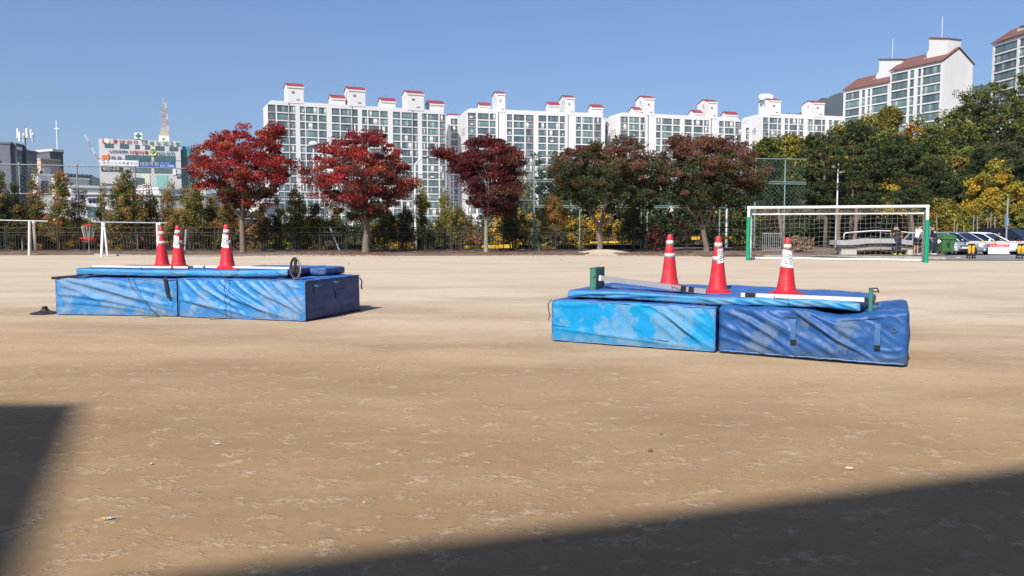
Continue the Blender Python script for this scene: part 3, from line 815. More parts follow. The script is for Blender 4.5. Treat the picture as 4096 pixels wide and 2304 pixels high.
for x in (.62, 1.05, 1.50, 1.98):
    MB().bbox(x, .05, HE-.004, x+.05, .13, HE+.016, .004).build('buckle', M['iron_dark'], t)
ff = [((.02, .52), (.45, .42), (.95, .02), .035, .030), ((.05, .60), (.55, .52), (1.15, .04), .04, .026), ((.78, .60), (1.15, .40), (1.75, .05), .022, .040), ((.82, .60), (1.0, .50), (1.35, .34), .02, .024),
      ((.02, .36), (.4, .20), (.85, .02), .04, .026), ((1.1, .54), (1.5, .36), (LF-.25, .08), .05, .026), ((.95, .58), (1.2, .47), (1.55, .44), .02, .016), ((.02, .20), (.3, .12), (.6, .02), .03, .020),
      ((LF-.32, .18), (LF-.2, .14), (LF-.05, .18), .02, .014), ((LF-.28, .10), (LF-.18, .06), (LF-.04, .10), .02, .014), ((.5, .60), (.62, .50), (.75, .46), .02, .014), ((.3, .60), (.9, .28), (1.4, .06), .04, .020)]
t = place('crash_mat', 'dark blue crash mat with two pale straps, right half of the right stack', F0, angF, 'big blue crash mats on the sand')
def warpF(P):
    P = P.copy(); x = P[:, 0]; z = P[:, 2]
    P[:, 2] -= np.clip(z/HF, 0, 1)*(.055*np.exp(-((x-(LF-.68))/.26)**2) - .03*np.clip((x-LF+.5)/.5, 0, 1))
    P[:, 0] -= P[:, 1]*math.tan(max(0, -angF-math.radians(24.6)))
    return P
me = mat_mesh('mat_cover', LF, DL*.88, HF, [M['vinyl_dark'], M['vinyl_dark'], M['vinyl_dark']], ff, rad=.055, bulge=.02, res=.014, nz=.011, seed=6, warp=warpF)
link_mesh('cover', me, t)
edge_seam(t, wav((.03, -.010, .035), (LF-.04, -.010, .035), 40), .008, M['seam_blue'])
edge_seam(t, wav((.05, -.012, HF-.10), (LF-.75, -.012, HF-.10), 24, .003)+wav((LF-.75, -.012, HF-.12), (LF-.25, -.012, HF-.05), 10, .003), .004, M['seam_dark'], 'seam')
MB().box(.05, .012, 0, LF-.25, DL*.80, .028).build('base_sheet', M['black_fabric'], t)
for x in (.88, LF-.30):
    strap_mesh([(x, -.046, HF-.11), (x, -.056, HF-.16), (x, -.058, HF-.30), (x, -.054, HF-.36)], .058, .006).build('strap', M['strap_blue'], t)
    strap_mesh([(x, -.058, HF-.345), (x, -.056, HF-.385)], .062, .010).build('strap_end', M['black_fabric'], t)
c = MB(); vs = []; fs = []
for k in range(20):
    for i in range(6):
        a = 2*PI*k/20; b_ = 2*PI*i/6; r = .022+.003*math.cos(b_); vs.append((LF-.14+r*math.cos(a), -.028+.004*math.sin(b_), HF-.17+r*math.sin(a)))
for k in range(20):
    for i in range(6): fs.append((k*6+i, k*6+(i+1) % 6, ((k+1) % 20)*6+(i+1) % 6, ((k+1) % 20)*6+i))
c.add(vs, fs).build('ring', M['frame_grey'], t, smooth=True)

# pale layer mat on the right stack
eR = (F1-E0).normalized(); nR = Vector((-eR.y, eR.x, 0)); angR = math.atan2(eR.y, eR.x)
TZ = HF+.005
def Yon(px, py, off):
    p = E0+nR*off; u, z = on_plane(p, eR, px, py); return (p+eR*u).y, z
pG = E0+eR*.0+nR*.16
s0 = on_plane(pG, eR, 2270, 1160)[0]; s1 = on_plane(pG, eR, 3443, 1225)[0]
pG = pG+eR*s0; LG = s1-s0
t = thing('landing_mat', 'rumpled sky blue landing mat lying along the top of the right stack', 'mat', (pG.x, pG.y, HE+.012), angR)
fg = [((.2, .05), (1.0, .10), (2.1, .07), .016, .018), ((.0, .03), (.5, .10), (1.3, .06), .016, .016), ((.55, .02), (1.0, .05), (1.5, .09), .014, .014)]
fg += [((x, .11), (x+.16, .07), (x+.42, .015), .018, .016) for x in np.arange(1.7, LG-.3, .22)]
def warpG(P):
    P = P.copy(); x = P[:, 0]
    P[:, 2] += (HF-HE-.01)*np.clip((x-1.7)/.9, 0, 1)*np.clip((LG+.3-x)/1.6, .35, 1) + .012*np.sin(x*2.3) - .03*np.clip((x-LG+.5)/.5, 0, 1)**2
    P[:, 2] += .05*np.exp(-((x-1.9)/.7)**2)*np.clip(P[:, 1]/1.3, 0, 1) + .03*np.exp(-((x-.4)/.5)**2)*np.clip(P[:, 1]/1.3, 0, 1)
    return P
me = mat_mesh('layer_cover', LG, 1.50, .105, [M['vinyl_layer'], M['vinyl_top'], M['vinyl_side_shade']], fg, [((.1, .3), (.6, .5), (1.2, .45), .02, .012), ((.5, .2), (1.2, .35), (1.8, .25), .02, .010)], rad=.03, bulge=.012, res=.013, nz=.007, seed=7, warp=warpG)
link_mesh('cover', me, t)
edge_seam(t, wav((.15, .3, .112), (1.5, .27, .118), 16, .004), .005, M['seam_dark'], 'seam')
def topG(x): return HE+.012+.105+(HF-HE-.01)*max(0, min(1, (x-1.7)/.9))*max(.35, min(1, (LG+.3-x)/1.6))+.012*math.sin(x*2.3)+.01

# high-jump stands laid on top of the right stack
def bolt(mb, p, d, ln, r=.008):
    p = Vector(p); d = Vector(d).normalized()
    mb.tube([p, p+d*ln], r, 6); q = p+d*ln
    s = d.cross(Vector((0, 0, 1))).normalized()
    mb.tube([q-s*.018, q+s*.018], .004, 5); mb.tube([q-Vector((0, 0, .018)), q+Vector((0, 0, .018))], .004, 5)
def stand(label, base_px, base_Y, far_px, far_Y, near_px, boxw, boxd, boxh, z0, rot, tubem, joint, grip):
    bp = Q(*base_px, base_Y)
    t = thing('high_jump_stand', label, 'high-jump stand', (bp.x, bp.y, z0), 0, 'high-jump stands on the right stack')
    b = MB().bbox(-boxw/2, -boxd/2, 0, boxw/2, boxd/2, boxh, .008).build('base_box', [M['green_rust']], t); b.rotation_euler = (0, 0, rot)
    pl = MB().box(-boxw/2-.003, -boxd/2-.003, boxh-.008, boxw/2+.003, boxd/2+.003, boxh+.004).build('cap_plate', M['green_dark'], t); pl.rotation_euler = (0, 0, rot)
    a = Q(*near_px, base_Y-.1) - Vector((bp.x, bp.y, z0)); f = Q(*far_px, far_Y) - Vector((bp.x, bp.y, z0))
    MB().tube([a, f], .043 if grip else .032, 4).build('post_tube', M[tubem], t)
    for s in joint:
        q = a.lerp(f, s); d = (f-a).normalized()
        MB().tube([q-d*.035, q+d*.035], .047 if grip else .036, 4).build('joint_collar', M['black_plastic'], t)
    d = (f-a).normalized()
    MB().tube([a-d*.01, a+d*.02], .046 if grip else .034, 4).build('end_cap', M['white_paint' if grip else 'black_plastic'], t)
    mb = MB()
    if grip: bolt(mb, (-boxw/2, 0, boxh*.35), (-1, -.1, 0), .03)
    else:
        bolt(mb, (boxw/2, 0, boxh*.88), (1, -.1, .0), .06)
        mb.tube([(0, 0, boxh+.004), (boxw/2+.05, 0, boxh+.004), (boxw/2+.055, 0, boxh-.03)], .008, 5)
    mb.build('clamp_bolt', M['iron_dark'], t)
    if not grip:
        m2 = MB(); bolt(m2, (boxw/2, 0, boxh*.40), (1, -.1, 0), .05); m2.build('clamp_bolt', M['iron_dark'], t)
    return t
zb = topG(.4)
ya, _ = Yon(2389, 1140, .42); yf, _ = Yon(2826, 1164, .36)
stand('tall green-sided high-jump stand base with grey bar sloping down to the middle cone', (2389, 1140), ya, (2826, 1166), yf, (2402, 1112), .085, .38, .285, zb-.01, math.radians(-24), 'alu', (.80, .87), True)
yb_, _ = Yon(3482, 1236, .34); yg, _ = Yon(2966, 1178, .235)
stand('small green high-jump stand base at the right end with a white bar reaching left', (3482, 1236), yb_, (2966, 1179), yg, (3466, 1199), .045, .12, .285, HF-.045, math.radians(-24), 'alu_white', (.90, .94), False)
# cords over the layer mat
pts = []
for i, (x, y) in enumerate(((2686, 1141), (2688, 1148), (2740, 1165), (2760, 1178), (2782, 1200), (2815, 1212), (2862, 1218))):
    q = Q(x, y, 10.35-.12*i*.2); pts.append(q)
tag(MB().tube(pts, .0045, 5).build('cord', M['black_plastic']), 'thin black cord slung over the layer mat left of the middle right cone', 'cord', 'cords on the right stack')
pts = [Q(3097, 1176, Yon(3097, 1176, .24)[0]), Q(3098, 1192, Yon(3098, 1192, .14)[0]), Q(3154, 1196, Yon(3154, 1196, .13)[0]), Q(3156, 1216, Yon(3156, 1216, .13)[0]), Q(3157, 1232, Yon(3157, 1232, .15)[0])]
tag(MB().tube(pts, .0045, 5).build('cord', M['black_plastic']), 'thin black cord hanging down the layer mat below the rightmost cone', 'cord', 'cords on the right stack')

# ------------------------------------------------------------------ cones
CH = .70
def cone_r(z): return .036 + (CH-.03-z)/(CH-.03)*.082
def cone_mesh():
    mb = MB()
    mb.lathe([(.118, .045), (.118, .06), (.112, .075), (.109, .11), (cone_r(.14), .14), (cone_r(.3), .3), (cone_r(.45), .45), (cone_r(.58), .58), (cone_r(.655), .655), (.033, .680), (.024, .694), (.006, .70)], 36)
    return mb
def foot_mesh():
    mb = MB()
    mb.bbox(-.165, -.165, .0, .165, .165, .022, .02)
    mb.lathe([(.150, .02), (.150, .036), (.140, .046), (.118, .050)], 36)
    return mb
def cyl_patch(a0, a1, z0, z1, off, n=14, nzz=6, skew=0.0, wob=0.0):
    """sheet wrapped on the cone; skew tilts it"""
    mb = MB(); vs = []
    for j in range(nzz+1):
        for i in range(n+1):
            s = i/n; a = a0+(a1-a0)*s; z = z0+(z1-z0)*j/nzz + skew*(s-.5) + wob*math.sin(s*9+j)
            r = cone_r(z)+off
            vs.append((r*math.cos(a), r*math.sin(a), z))
    fs = [(j*(n+1)+i, j*(n+1)+i+1, (j+1)*(n+1)+i+1, (j+1)*(n+1)+i) for j in range(nzz) for i in range(n)]
    return mb.add(vs, fs)
_body = cone_mesh().mesh('cone_body', M['cone_red'], 'auto')
_foot = foot_mesh().mesh('cone_foot', M['cone_red'], 'auto')
_b1 = MB().lathe([(cone_r(.560)+.002, .560), (cone_r(.617)+.002, .617)], 36).mesh('cone_band', M['cone_white'], True)
_b2 = MB().lathe([(cone_r(.395)+.002, .395), (cone_r(.450)+.002, .450)], 36).mesh('cone_band', M['cone_white'], True)
def wrap_text(s, ac, wa, z0, z1, off, skew=0.0, rotq=0):
    v, f = text_geo(s); out = []
    for p in v:
        x, y = p[0]-.5, p[1]
        a = ac + wa*x; z = z0+(z1-z0)*y + skew*x
        r = cone_r(z)+off; out.append((r*math.cos(a), r*math.sin(a), z))
    return MB().add(out, f)
def cone(label, px, base_py, Y, z, rot, text=None, band2=True, dirty=False, paper=None, top_py=None, lean=0):
    p = Q(px, base_py, Y)
    t = thing('traffic_cone', label, 'traffic cone', (p.x, p.y, z), rot, 'red traffic cones standing on the mat stacks')
    if top_py: # size from the picture
        top = Q(px, top_py, Y); s = (top.z - z)/CH; t.scale = (s, s, s)
    link_mesh('cone_body', _body, t); link_mesh('foot', _foot, t); link_mesh('reflective_band', _b1, t)
    if band2: link_mesh('reflective_band', _b2, t)
    if dirty:
        cyl_patch(-PI/2-.95-rot, -PI/2-.25-rot, .45, .545, .002, 10, 5, 0, .006).build('paper_scrap', M['cone_white'], t)
        cyl_patch(-PI/2-.9-rot, -PI/2-.5-rot, .375, .40, .002, 6, 3, 0, .004).build('paper_scrap', M['cone_white'], t)
    if paper:
        a0, a1, z0, z1, sk = paper
        pp = cyl_patch(-PI/2+a0-rot, -PI/2+a1-rot, z0, z1, .005, 18, 6, sk).build('paper_sheet', M['paper'], t, smooth=True)
        txt, ac, wa, tz0, tz1 = text
        wrap_text(txt, -PI/2+ac-rot, wa, tz0, tz1, .0075, sk*wa/(a1-a0)).build('lettering', M['ink'], pp)
    if lean: t.rotation_euler = (0, lean, rot)
    return t
cone('red cone with torn paper scraps, leftmost on the left stack', 649, 1066, YonL(649, 1066, .95), TOPL, .25, None, True, True, top_py=906)
cone('red cone with handwritten paper, second from left on the left stack', 715, 1073, YonL(715, 1073, .75), TOPL, .5, ('출입금지', -.35, 2.2, .375, .475), True, False, (-1.75, .62, .345, .535, -.045), top_py=901)
cone('red cone with handwritten paper standing alone near the middle of the left stack', 909, 1077, YonL(909, 1077, .62), TOPL, .1, ('수업용', -.32, 2.1, .385, .50), True, False, (-1.6, .75, .345, .545, -.035), top_py=897)
cone('red cone with two plain white bands, leftmost on the right stack', 2677, 1141, 11.3, topG(1.5), .2, None, True, False, top_py=936)
cone('red cone with narrow paper note, middle one on the right stack', 2870, 1165, 10.5, topG(2.1)-.01, -.15, ('절대', .45, 1.25, .40, .53), True, False, (-.30, 1.35, .375, .545, .02), top_py=943)
cone('red cone with large handwritten letters on white paper, rightmost on the right stack', 3144, 1172, 10.02, topG(2.6)+.005, .35, ('수업용', -.52, 2.1, .375, .50), False, False, (-1.9, 1.05, .335, .545, -.03), top_py=950, lean=.01)

# ------------------------------------------------------------------ small litter on the sand
M['paper_scrap_'] = pm('foil_grey', (.42, .42, .50), .6, .3, 60)
p = G(440, 2076)
t = thing('snack_wrapper', 'crumpled white and yellow snack wrapper on the sand, lower left', 'litter', (p.x, p.y, 0), .3)
def crumple(w, d, h, n, seed):
    r = random.Random(seed); mb = MB(); vs = []
    for j in range(n+1):
        for i in range(n+1): vs.append(((i/n-.5)*w+r.uniform(-.1, .1)*w/n, (j/n-.5)*d+r.uniform(-.1, .1)*d/n, .002+h*r.random()*(1 if 0 < i < n and 0 < j < n else .4)))
    fs = [(j*(n+1)+i, j*(n+1)+i+1, (j+1)*(n+1)+i+1, (j+1)*(n+1)+i) for j in range(n) for i in range(n)]
    return mb.add(vs, fs)
crumple(.04, .024, .014, 6, 3).build('foil', M['paper_scrap_'], t)
o = crumple(.022, .022, .012, 5, 5).build('printed_end', pm('wrapper_yellow', (.65, .38, .08), .5, .3, 60), t); o.location = (-.026, -.004, .001)
M['stone_pale'] = pm('stone_pale', (.52, .43, .33), .85, .3, 20)
M['clod'] = pm('clod', (.17, .11, .075), .95, .4, 30)
M['leaf_green'] = pm('leaf_green', (.05, .13, .06), .6, .3, 20)
M['paper_scrap'] = pm('paper_scrap', (.7, .7, .72), .7, .1, 20)
def rock(name, label, cat, px, py, s, mat, flat=.5, seed=1, group=None):
    q = G(px, py); r = random.Random(seed); mb = MB(); mb.ball((0, 0, 0), s, 5, (1, .8, flat))
    mb.v = [(x*(1+r.uniform(-.25, .25)), y*(1+r.uniform(-.25, .25)), max(-.002, z*(1+r.uniform(-.25, .25))+s*flat*.4)) for x, y, z in mb.v]
    o = mb.build(name, M[mat], loc=(q.x, q.y, 0), rz=seed); tag(o, label, cat, group)
rock('clod', 'dark loose clod of earth on the sand, right of the picture centre', 'clod', 2601, 1806, .022, 'clod', .6, 1)
rock('clod', 'small dark clod just left of the larger clod, on open sand', 'clod', 2645, 1737, .012, 'clod', .5, 2)
rock('stone', 'pale flat stone on the sand just above the large right shadow', 'stone', 3397, 1874, .022, 'stone_pale', .4, 3)
rock('stone', 'pale oblong stone alone on open sand left of centre', 'stone', 1515, 1858, .016, 'stone_pale', .4, 4)
rock('stone', 'small pale stone in the upper middle sand below the gap between the stacks', 'stone', 1514, 1472, .018, 'stone_pale', .5, 5)
rock('stone', 'pale pebble on the sand near the bottom centre', 'stone', 2106-650, 2010, .010, 'stone_pale', .5, 6)
rock('stone', 'whitish stone on crumbly sand left of the wheel shadow line', 'stone', 607, 1855, .013, 'stone_pale', .5, 7)
o = crumple(.035, .012, .006, 4, 9).build('paper_scrap', M['paper_scrap'], loc=tuple(G(872, 1777)), rz=.4); tag(o, 'narrow white paper scrap on the sand below the left stack', 'litter')
rock('leaf_litter', 'small green leaf lying on the pale sand behind the left stack', 'leaf', 1394, 1057, .05, 'leaf_green', .4, 8)
rock('leaf_litter', 'tiny green leaf on pale sand near the fourth tree', 'leaf', 2246, 1040, .045, 'leaf_green', .4, 9)

# ------------------------------------------------------------------ school building behind the camera that casts the shadows
zt = 15.6
k = zt/math.tan(SUN_EL)
sh = Vector((SUN_H.x*k, SUN_H.y*k, 0))
def roofpt(px, py): g = G(px, py); return (g.x+sh.x, g.y+sh.y)
g1, g2 = roofpt(640, 2304), roofpt(4096, 1868)
d1 = Vector((g2[0]-g1[0], g2[1]-g1[1])).normalized()
far_r = (g2[0]+d1.x*75, g2[1]+d1.y*75)
w1, w2 = roofpt(325, 1614), roofpt(105, 2304)
d2 = Vector((w2[0]-w1[0], w2[1]-w1[1])).normalized()
# corner where the wing meets the main block
A = np.array([[d1.x, -d2.x], [d1.y, -d2.y]]); bb = np.array([w1[0]-g1[0], w1[1]-g1[1]])
ts = np.linalg.solve(A, bb); corner = (g1[0]+d1.x*ts[0], g1[1]+d1.y*ts[0])
wl = roofpt(-5, 1614); d3 = Vector((wl[0]-w1[0], wl[1]-w1[1])).normalized()
wleft = (w1[0]+d3.x*50, w1[1]+d3.y*50)
nb = Vector((d1.y, -d1.x))
back_r = (far_r[0]+nb.x*12, far_r[1]+nb.y*12); back_l = (corner[0]-d1.x*52+nb.x*12, corner[1]-d1.y*52+nb.y*12)
poly = [w1, corner, far_r, back_r, back_l, wleft]
t = thing('school_building', 'cream four-storey school block behind the viewer shading the near sand', 'building', (0, 0, 0))
area = sum(poly[i][0]*poly[(i+1) % 6][1]-poly[(i+1) % 6][0]*poly[i][1] for i in range(6))
pl = poly if area > 0 else poly[::-1]
MB().prism(pl, 0, zt-.6).build('wall', M['wall_beige'], t)
MB().prism(pl, zt-.598, zt).build('parapet', M['wall_white'], t)
dn = Vector((-d1.y, d1.x))
if dn.y < 0: dn = -dn
for fl in range(4):
    for i in range(10):
        s = 4+i*4.6
        c = Vector((corner[0]+d1.x*s, corner[1]+d1.y*s)) + dn*.03
        o = MB().box(-1.5, -.06, 0, 1.5, .06, 1.9).build('window', M['glass_office'], t, loc=(c.x, c.y, 1.0+fl*3.7), rz=math.atan2(d1.y, d1.x))
# ------------------------------------------------------------------ buildings
class Fr:
    """vertical facade plane from picture column xl at depth Dl to column xr at depth Dr"""
    def __init__(s, xl, Dl, xr, Dr):
        a = ray(xl, 800); b = ray(xr, 800); s.p = Vector((a.x/a.y*Dl, Dl, 0)); q = Vector((b.x/b.y*Dr, Dr, 0))
        s.e = (q-s.p).normalized(); s.W = (q-s.p).length; s.ang = math.atan2(s.e.y, s.e.x)
    def uz(s, px, py): return on_plane(s.p, s.e, px, py)
    def u(s, px): return on_plane(s.p, s.e, px, 800)[0]
    def z(s, px, py): return on_plane(s.p, s.e, px, py)[1]
    def root(s, name, label, cat, group=None):
        return thing(name, label, cat, s.p, s.ang, group)

_win = {}
def apt_window(w, h, style=0):
    key = (round(w, 1), round(h, 2), style)
    if key in _win: return _win[key]
    w = key[0]
    fr = MB(); nm = 2 if w < 2.6 else 4
    fr.box(0, -.05, 0, w, .0, .09); fr.box(0, -.05, h-.08, w, 0, h); fr.box(0, -.05, .09, .08, 0, h-.08); fr.box(w-.08, -.05, .09, w, 0, h-.08)
    cuts = [w*i/nm for i in range(1, nm)] if nm == 2 else [w*.22, w*.74, w*.87]
    for c in cuts: fr.box(c-.035, -.04, .09, c+.035, 0, h-.08)
    # balcony rail
    fr.box(-.1, -.32, .82, w+.1, -.27, .88); fr.box(-.1, -.32, .40, w+.1, -.28, .44)
    for i in range(int(w/.45)+1):
        x = min(w, i*.45); fr.box(x-.02, -.30, .05, x+.02, -.28, .84)
    g = MB().box(.04, 0, .04, w-.04, .06, h-.04)
    _win[key] = (fr.mesh('window_frame', M['frame_grey']), g.mesh('window_pane', M['glass']))
    return _win[key]
M['accent_pink'] = pm('accent_pink', (.42, .27, .27), .8, .15, 1)
def apartment(label, fr, ztop, nfl, flh, cols, group='white apartment blocks behind the trees', depth=12, ends=(1.6, 1.6), pipes=(), pink=(), zb=None, gable=True, top_slope=0.0, wall='wall_white', number=None, capband=1.6):
    """cols: picture column ranges of window bays"""
    t = fr.root('apartment_block', label, 'apartment building', group)
    W = fr.W; zb0 = ztop-capband-nfl*flh
    bot = -4 if zb is None else zb
    # body with pitched gable ends: eaves drop at the two gables
    mb = MB(); el, er = ends
    rec = .55
    prof = [(0, bot), (W, bot), (W, ztop-er), (W-er*1.0, ztop), (el*1.0, ztop), (0, ztop-el)]
    mb.xprism(prof, rec, depth)
    # front frame: crown band, piers between bays, floor slabs
    us = [(fr.u(a), fr.u(b)) for a, b in cols]
    zc = ztop-capband; lu = min(us[-1][1]+.05, W-.05)
    mb.xprism([(0, min(zc, ztop-el-.3)), (min(us[0][0], .3), zc), (lu, zc), (W, min(zc, ztop-er-.3)), (W, ztop-er), (W-er, ztop), (el, ztop), (0, ztop-el)], 0, rec-.003)
    x = 0
    for (a, b) in us:
        if a-x > .02: mb.box(x, 0, bot, a, rec-.003, ztop-capband-.003)
        x = b
    if W-x > .02: mb.box(x, 0, bot, W, rec-.003, ztop-capband-.003)
    for (a, b) in us:
        for k in range(nfl+1):
            z = zb0+k*flh
            if k < nfl: mb.box(a+.002, .02, z, b-.002, rec-.003, z+.42)
        mb.box(a+.002, .02, bot, b-.002, rec-.003, zb0-.002)
    mb.build('wall', M[wall], t)
    for ci, (a, b) in enumerate(us):
        fm, gm = apt_window(b-a-.06, flh-.42)
        for k in range(nfl):
            o = link_mesh('window', fm, t, (a+.03, .33, zb0+k*flh+.42))
            link_mesh('pane', gm, o, (0, .0, 0))
            if random.random() < .09:
                MB().box((b-a)*random.uniform(.1, .6), -.62, .45, (b-a)*random.uniform(.1, .6)*0+(b-a)*.35+.7, -.33, 1.05).build('air_conditioner', M['wall_white'], o)
            elif random.random() < .22:
                w_ = (b-a)*random.uniform(.15, .35); x_ = random.uniform(.05, b-a-w_-.15); MB().box(x_, -.10, .1, x_+w_, -.06, FH-.55).build('blind', M['wall_cream'], o)
            if ci in pink and k < nfl:
                pass
        if ci in pink:
            pk = MB()
            for k in range(nfl): pk.box(a+.01, .012, zb0+k*flh+.02, b-.01, .019, zb0+k*flh+.40)
            pk.build('spandrel', M['accent_pink'], t)
    for px in pipes:
        u = fr.u(px); MB().box(u-.12, -.12, bot, u+.12, -.003, ztop-capband+.9).build('downpipe', M['pipe_dark'], t)
    return t
def tower(fr, t, xl, xr, ytop, ybase, d0=.6, d1=6.5, roof='roof_red', win=True, side=False, gab='x', wall='wall_white', flush=False):
    """stair tower on the roof with a small red pitched cap; ridge runs along the facade"""
    ul, ur = fr.u(xl), fr.u(xr)
    zt = fr.z((xl+xr)/2, ytop); zb = fr.z((xl+xr)/2, ybase)-1.0
    y0 = -.15 if flush else d0
    mid = (y0+d1)/2; h = 1.3
    tw = MB(); tw.yprism([(y0, zb), (d1, zb), (d1, zt-h-.2), (mid, zt-.25), (y0, zt-h-.2)], ul, ur)
    o = tw.build('stair_tower', M[wall], t)
    rf = MB(); s = (d1-y0)/2
    rf.yprism([(y0-.3, zt-h-.18), (mid, zt), (d1+.3, zt-h-.18), (d1+.3, zt-h-.05), (mid, zt+.18), (y0-.3, zt-h-.05)], ul-.25, ur+.25)
    rf.build('roof', M[roof], o)
    MB().box(ul-.2, y0-.28, zt-h-.75, ur+.2, y0-.003, zt-h-.20).build('eaves', M[wall], o)
    MB().tube([((ul+ur)/2, mid, zt), ((ul+ur)/2, mid, zt+1.6)], .05, 4).build('aerial', M['pipe_dark'], o)
    if win:
        zc = zb+1.0+(zt-h-zb-1)*.55
        MB().box(ul+(ur-ul)*.27, y0-.05, zc-.5, ul+(ur-ul)*.45, y0-.003, zc+.4).build('vent', M['frame_grey'], o)
        MB().box(ul+(ur-ul)*.55, y0-.08, zb+1.1, ul+(ur-ul)*.75, y0-.003, zb+1.5).build('vent', M['frame_grey'], o)
        MB().box(ul-.05, mid-.4, zt-h-2.2, ul-.003, mid+.1, zt-h-.7).build('vent', M['frame_grey'], o)
    return o

# block 301
f1 = Fr(1078, 298, 1786, 325)
c1 = [(1079.5,1110),(1116,1161),(1167,1188),(1206,1226),(1230,1276),(1281,1312),(1333,1364),(1368,1411),(1416,1436),(1453,1473),(1478,1521),(1525,1555),(1575,1605),(1610,1651),(1656,1674),(1691,1710),(1714,1756),(1761,1784)]
zt1 = f1.z(1100, 402)
FH = 2.82
t = apartment('widest white apartment block, leftmost, with six red-capped roof towers', f1, zt1, 15, FH, c1, pipes=(1164, 1414, 1654), pink=(0, 17), ends=(1.2, 2.0), capband=1.5)
for a in ((1157,1222,330,402), (1400,1466,344,415), (1633,1698,359,432)): tower(f1, t, *a, flush=True, d1=7)
for a in ((1336,1391,375,408), (1535,1590,387,425), (1728,1783,398,436)): tower(f1, t, *a, d0=1.5, d1=7, win=False)
# recessed linking block
f1b = Fr(1795, 338, 1846, 340)
t = apartment('narrow recessed white apartment wing between the two leftmost big blocks', f1b, f1b.z(1820, 462), 14, FH, [(1805,1832)], ends=(.3, .3), capband=1.3)
tower(f1b, t, 1806, 1842, 452, 463, d0=1, d1=7, win=False)
# block 302
f2 = Fr(1869, 326, 2418, 341)
c2 = [(1873,1905),(1912,1956),(1960,1983),(2028,2049),(2055,2098),(2103,2134),(2153,2185),(2191,2233),(2238,2259),(2302,2323),(2328,2370),(2375,2403)]
zt2 = f2.z(1900, 434)
t = apartment('white apartment block numbered 302, behind the third and fourth trees', f2, zt2, 14, FH, c2, pipes=(1994, 2271), pink=(0, 5, 11), ends=(1.2, 2.6), capband=1.7)
for a in ((1991,2021,360,440), (2263,2296,376,450)): tower(f2, t, *a, flush=True, d1=9)
for a in ((1924,1966,406,436), (2200,2240,404,446), (2372,2414,414,456)): tower(f2, t, *a, d0=1.5, d1=6, win=False)
gab = thing  # gable numbers are parts
def gable_number(t, s, depth, z, h, side=-1, W=0, w=4.2, mat='frame_grey', y0=2.5):
    v, f = text_geo(s); mb = MB()
    if side < 0: a = [(-.008, y0+w*(1-p[0]), z+h*p[1]) for p in v]
    else: a = [(W+.008, y0+w*p[0], z+h*p[1]) for p in v]
    mb.add(a, f).build('block_number', M[mat], t)
gable_number(t, '302', 12, f2.z(1872, 530)-.5, 3.0, w=5.2, y0=4)
# block 303
f3 = Fr(2476, 338, 2966, 356)
c3 = [(2479,2509),(2514,2554),(2559,2578),(2621,2640),(2645,2684),(2689,2716),(2734,2763),(2770,2807),(2811,2831),(2871,2890),(2894,2931),(2936,2960)]
t = apartment('white apartment block numbered 303, behind the fourth and fifth trees', f3, f3.z(2500, 450), 13, FH, c3, pipes=(2589, 2840), pink=(0, 11), ends=(1.4, 2.6), capband=1.6)
for a in ((2577,2612,378,452), (2828,2863,393,465)): tower(f3, t, *a, flush=True, d1=9)
for a in ((2540,2568,424,452), (2778,2812,436,464), (2908,2953,443,470)): tower(f3, t, *a, d0=1.5, d1=6, win=False)
gable_number(t, '303', 12, f3.z(2478, 542), 3.0, w=5.0, y0=4)
f2b = Fr(2418, 352, 2440, 353)
apartment('narrow white wing just left of the block numbered 303', f2b, f2b.z(2425, 474), 12, FH, [(2420, 2427)], ends=(.2, .2), capband=1.4)
f3b = Fr(2966, 370, 3004, 371)
apartment('narrow white wing between the blocks numbered 303 and 309', f3b, f3b.z(2980, 499), 12, FH, [(2978,2991)], ends=(.2, .2), capband=1.2)
# block 309
f4 = Fr(3042, 372, 3372, 384)
c4 = [(3045,3067),(3071,3102),(3105,3118),(3132,3146),(3151,3182),(3187,3207),(3223,3244),(3249,3278),(3281,3293),(3307,3320),(3327,3355)]
t = apartment('white apartment block numbered 309 with satellite dishes, right of centre', f4, f4.z(3060, 452), 10, FH, c4, pink=(0,), ends=(1.2, 1.0), capband=1.9, depth=17)
o = tower(f4, t, 3071, 3114, 388, 452, flush=True, d1=9); o2 = tower(f4, t, 3246, 3287, 398, 460, flush=True, d1=9)
gable_number(t, '309', 12, f4.z(3040, 535), 3.2, w=6.5, y0=5, mat='pipe_dark')
for i, px in enumerate((3075, 3086, 3101)):
    u, z = f4.uz(px, 388)
    d = MB(); d.lathe([(.1, 0), (1.2, .35), (1.7, .8), (1.65, .85), (1.1, .45), (.1, .1)], 14)
    ob = d.build('satellite_dish', M['wall_white'], t); ob.location = (u, 5, z+.4); ob.rotation_euler = (math.radians(60), 0, math.radians(-30+i*10))

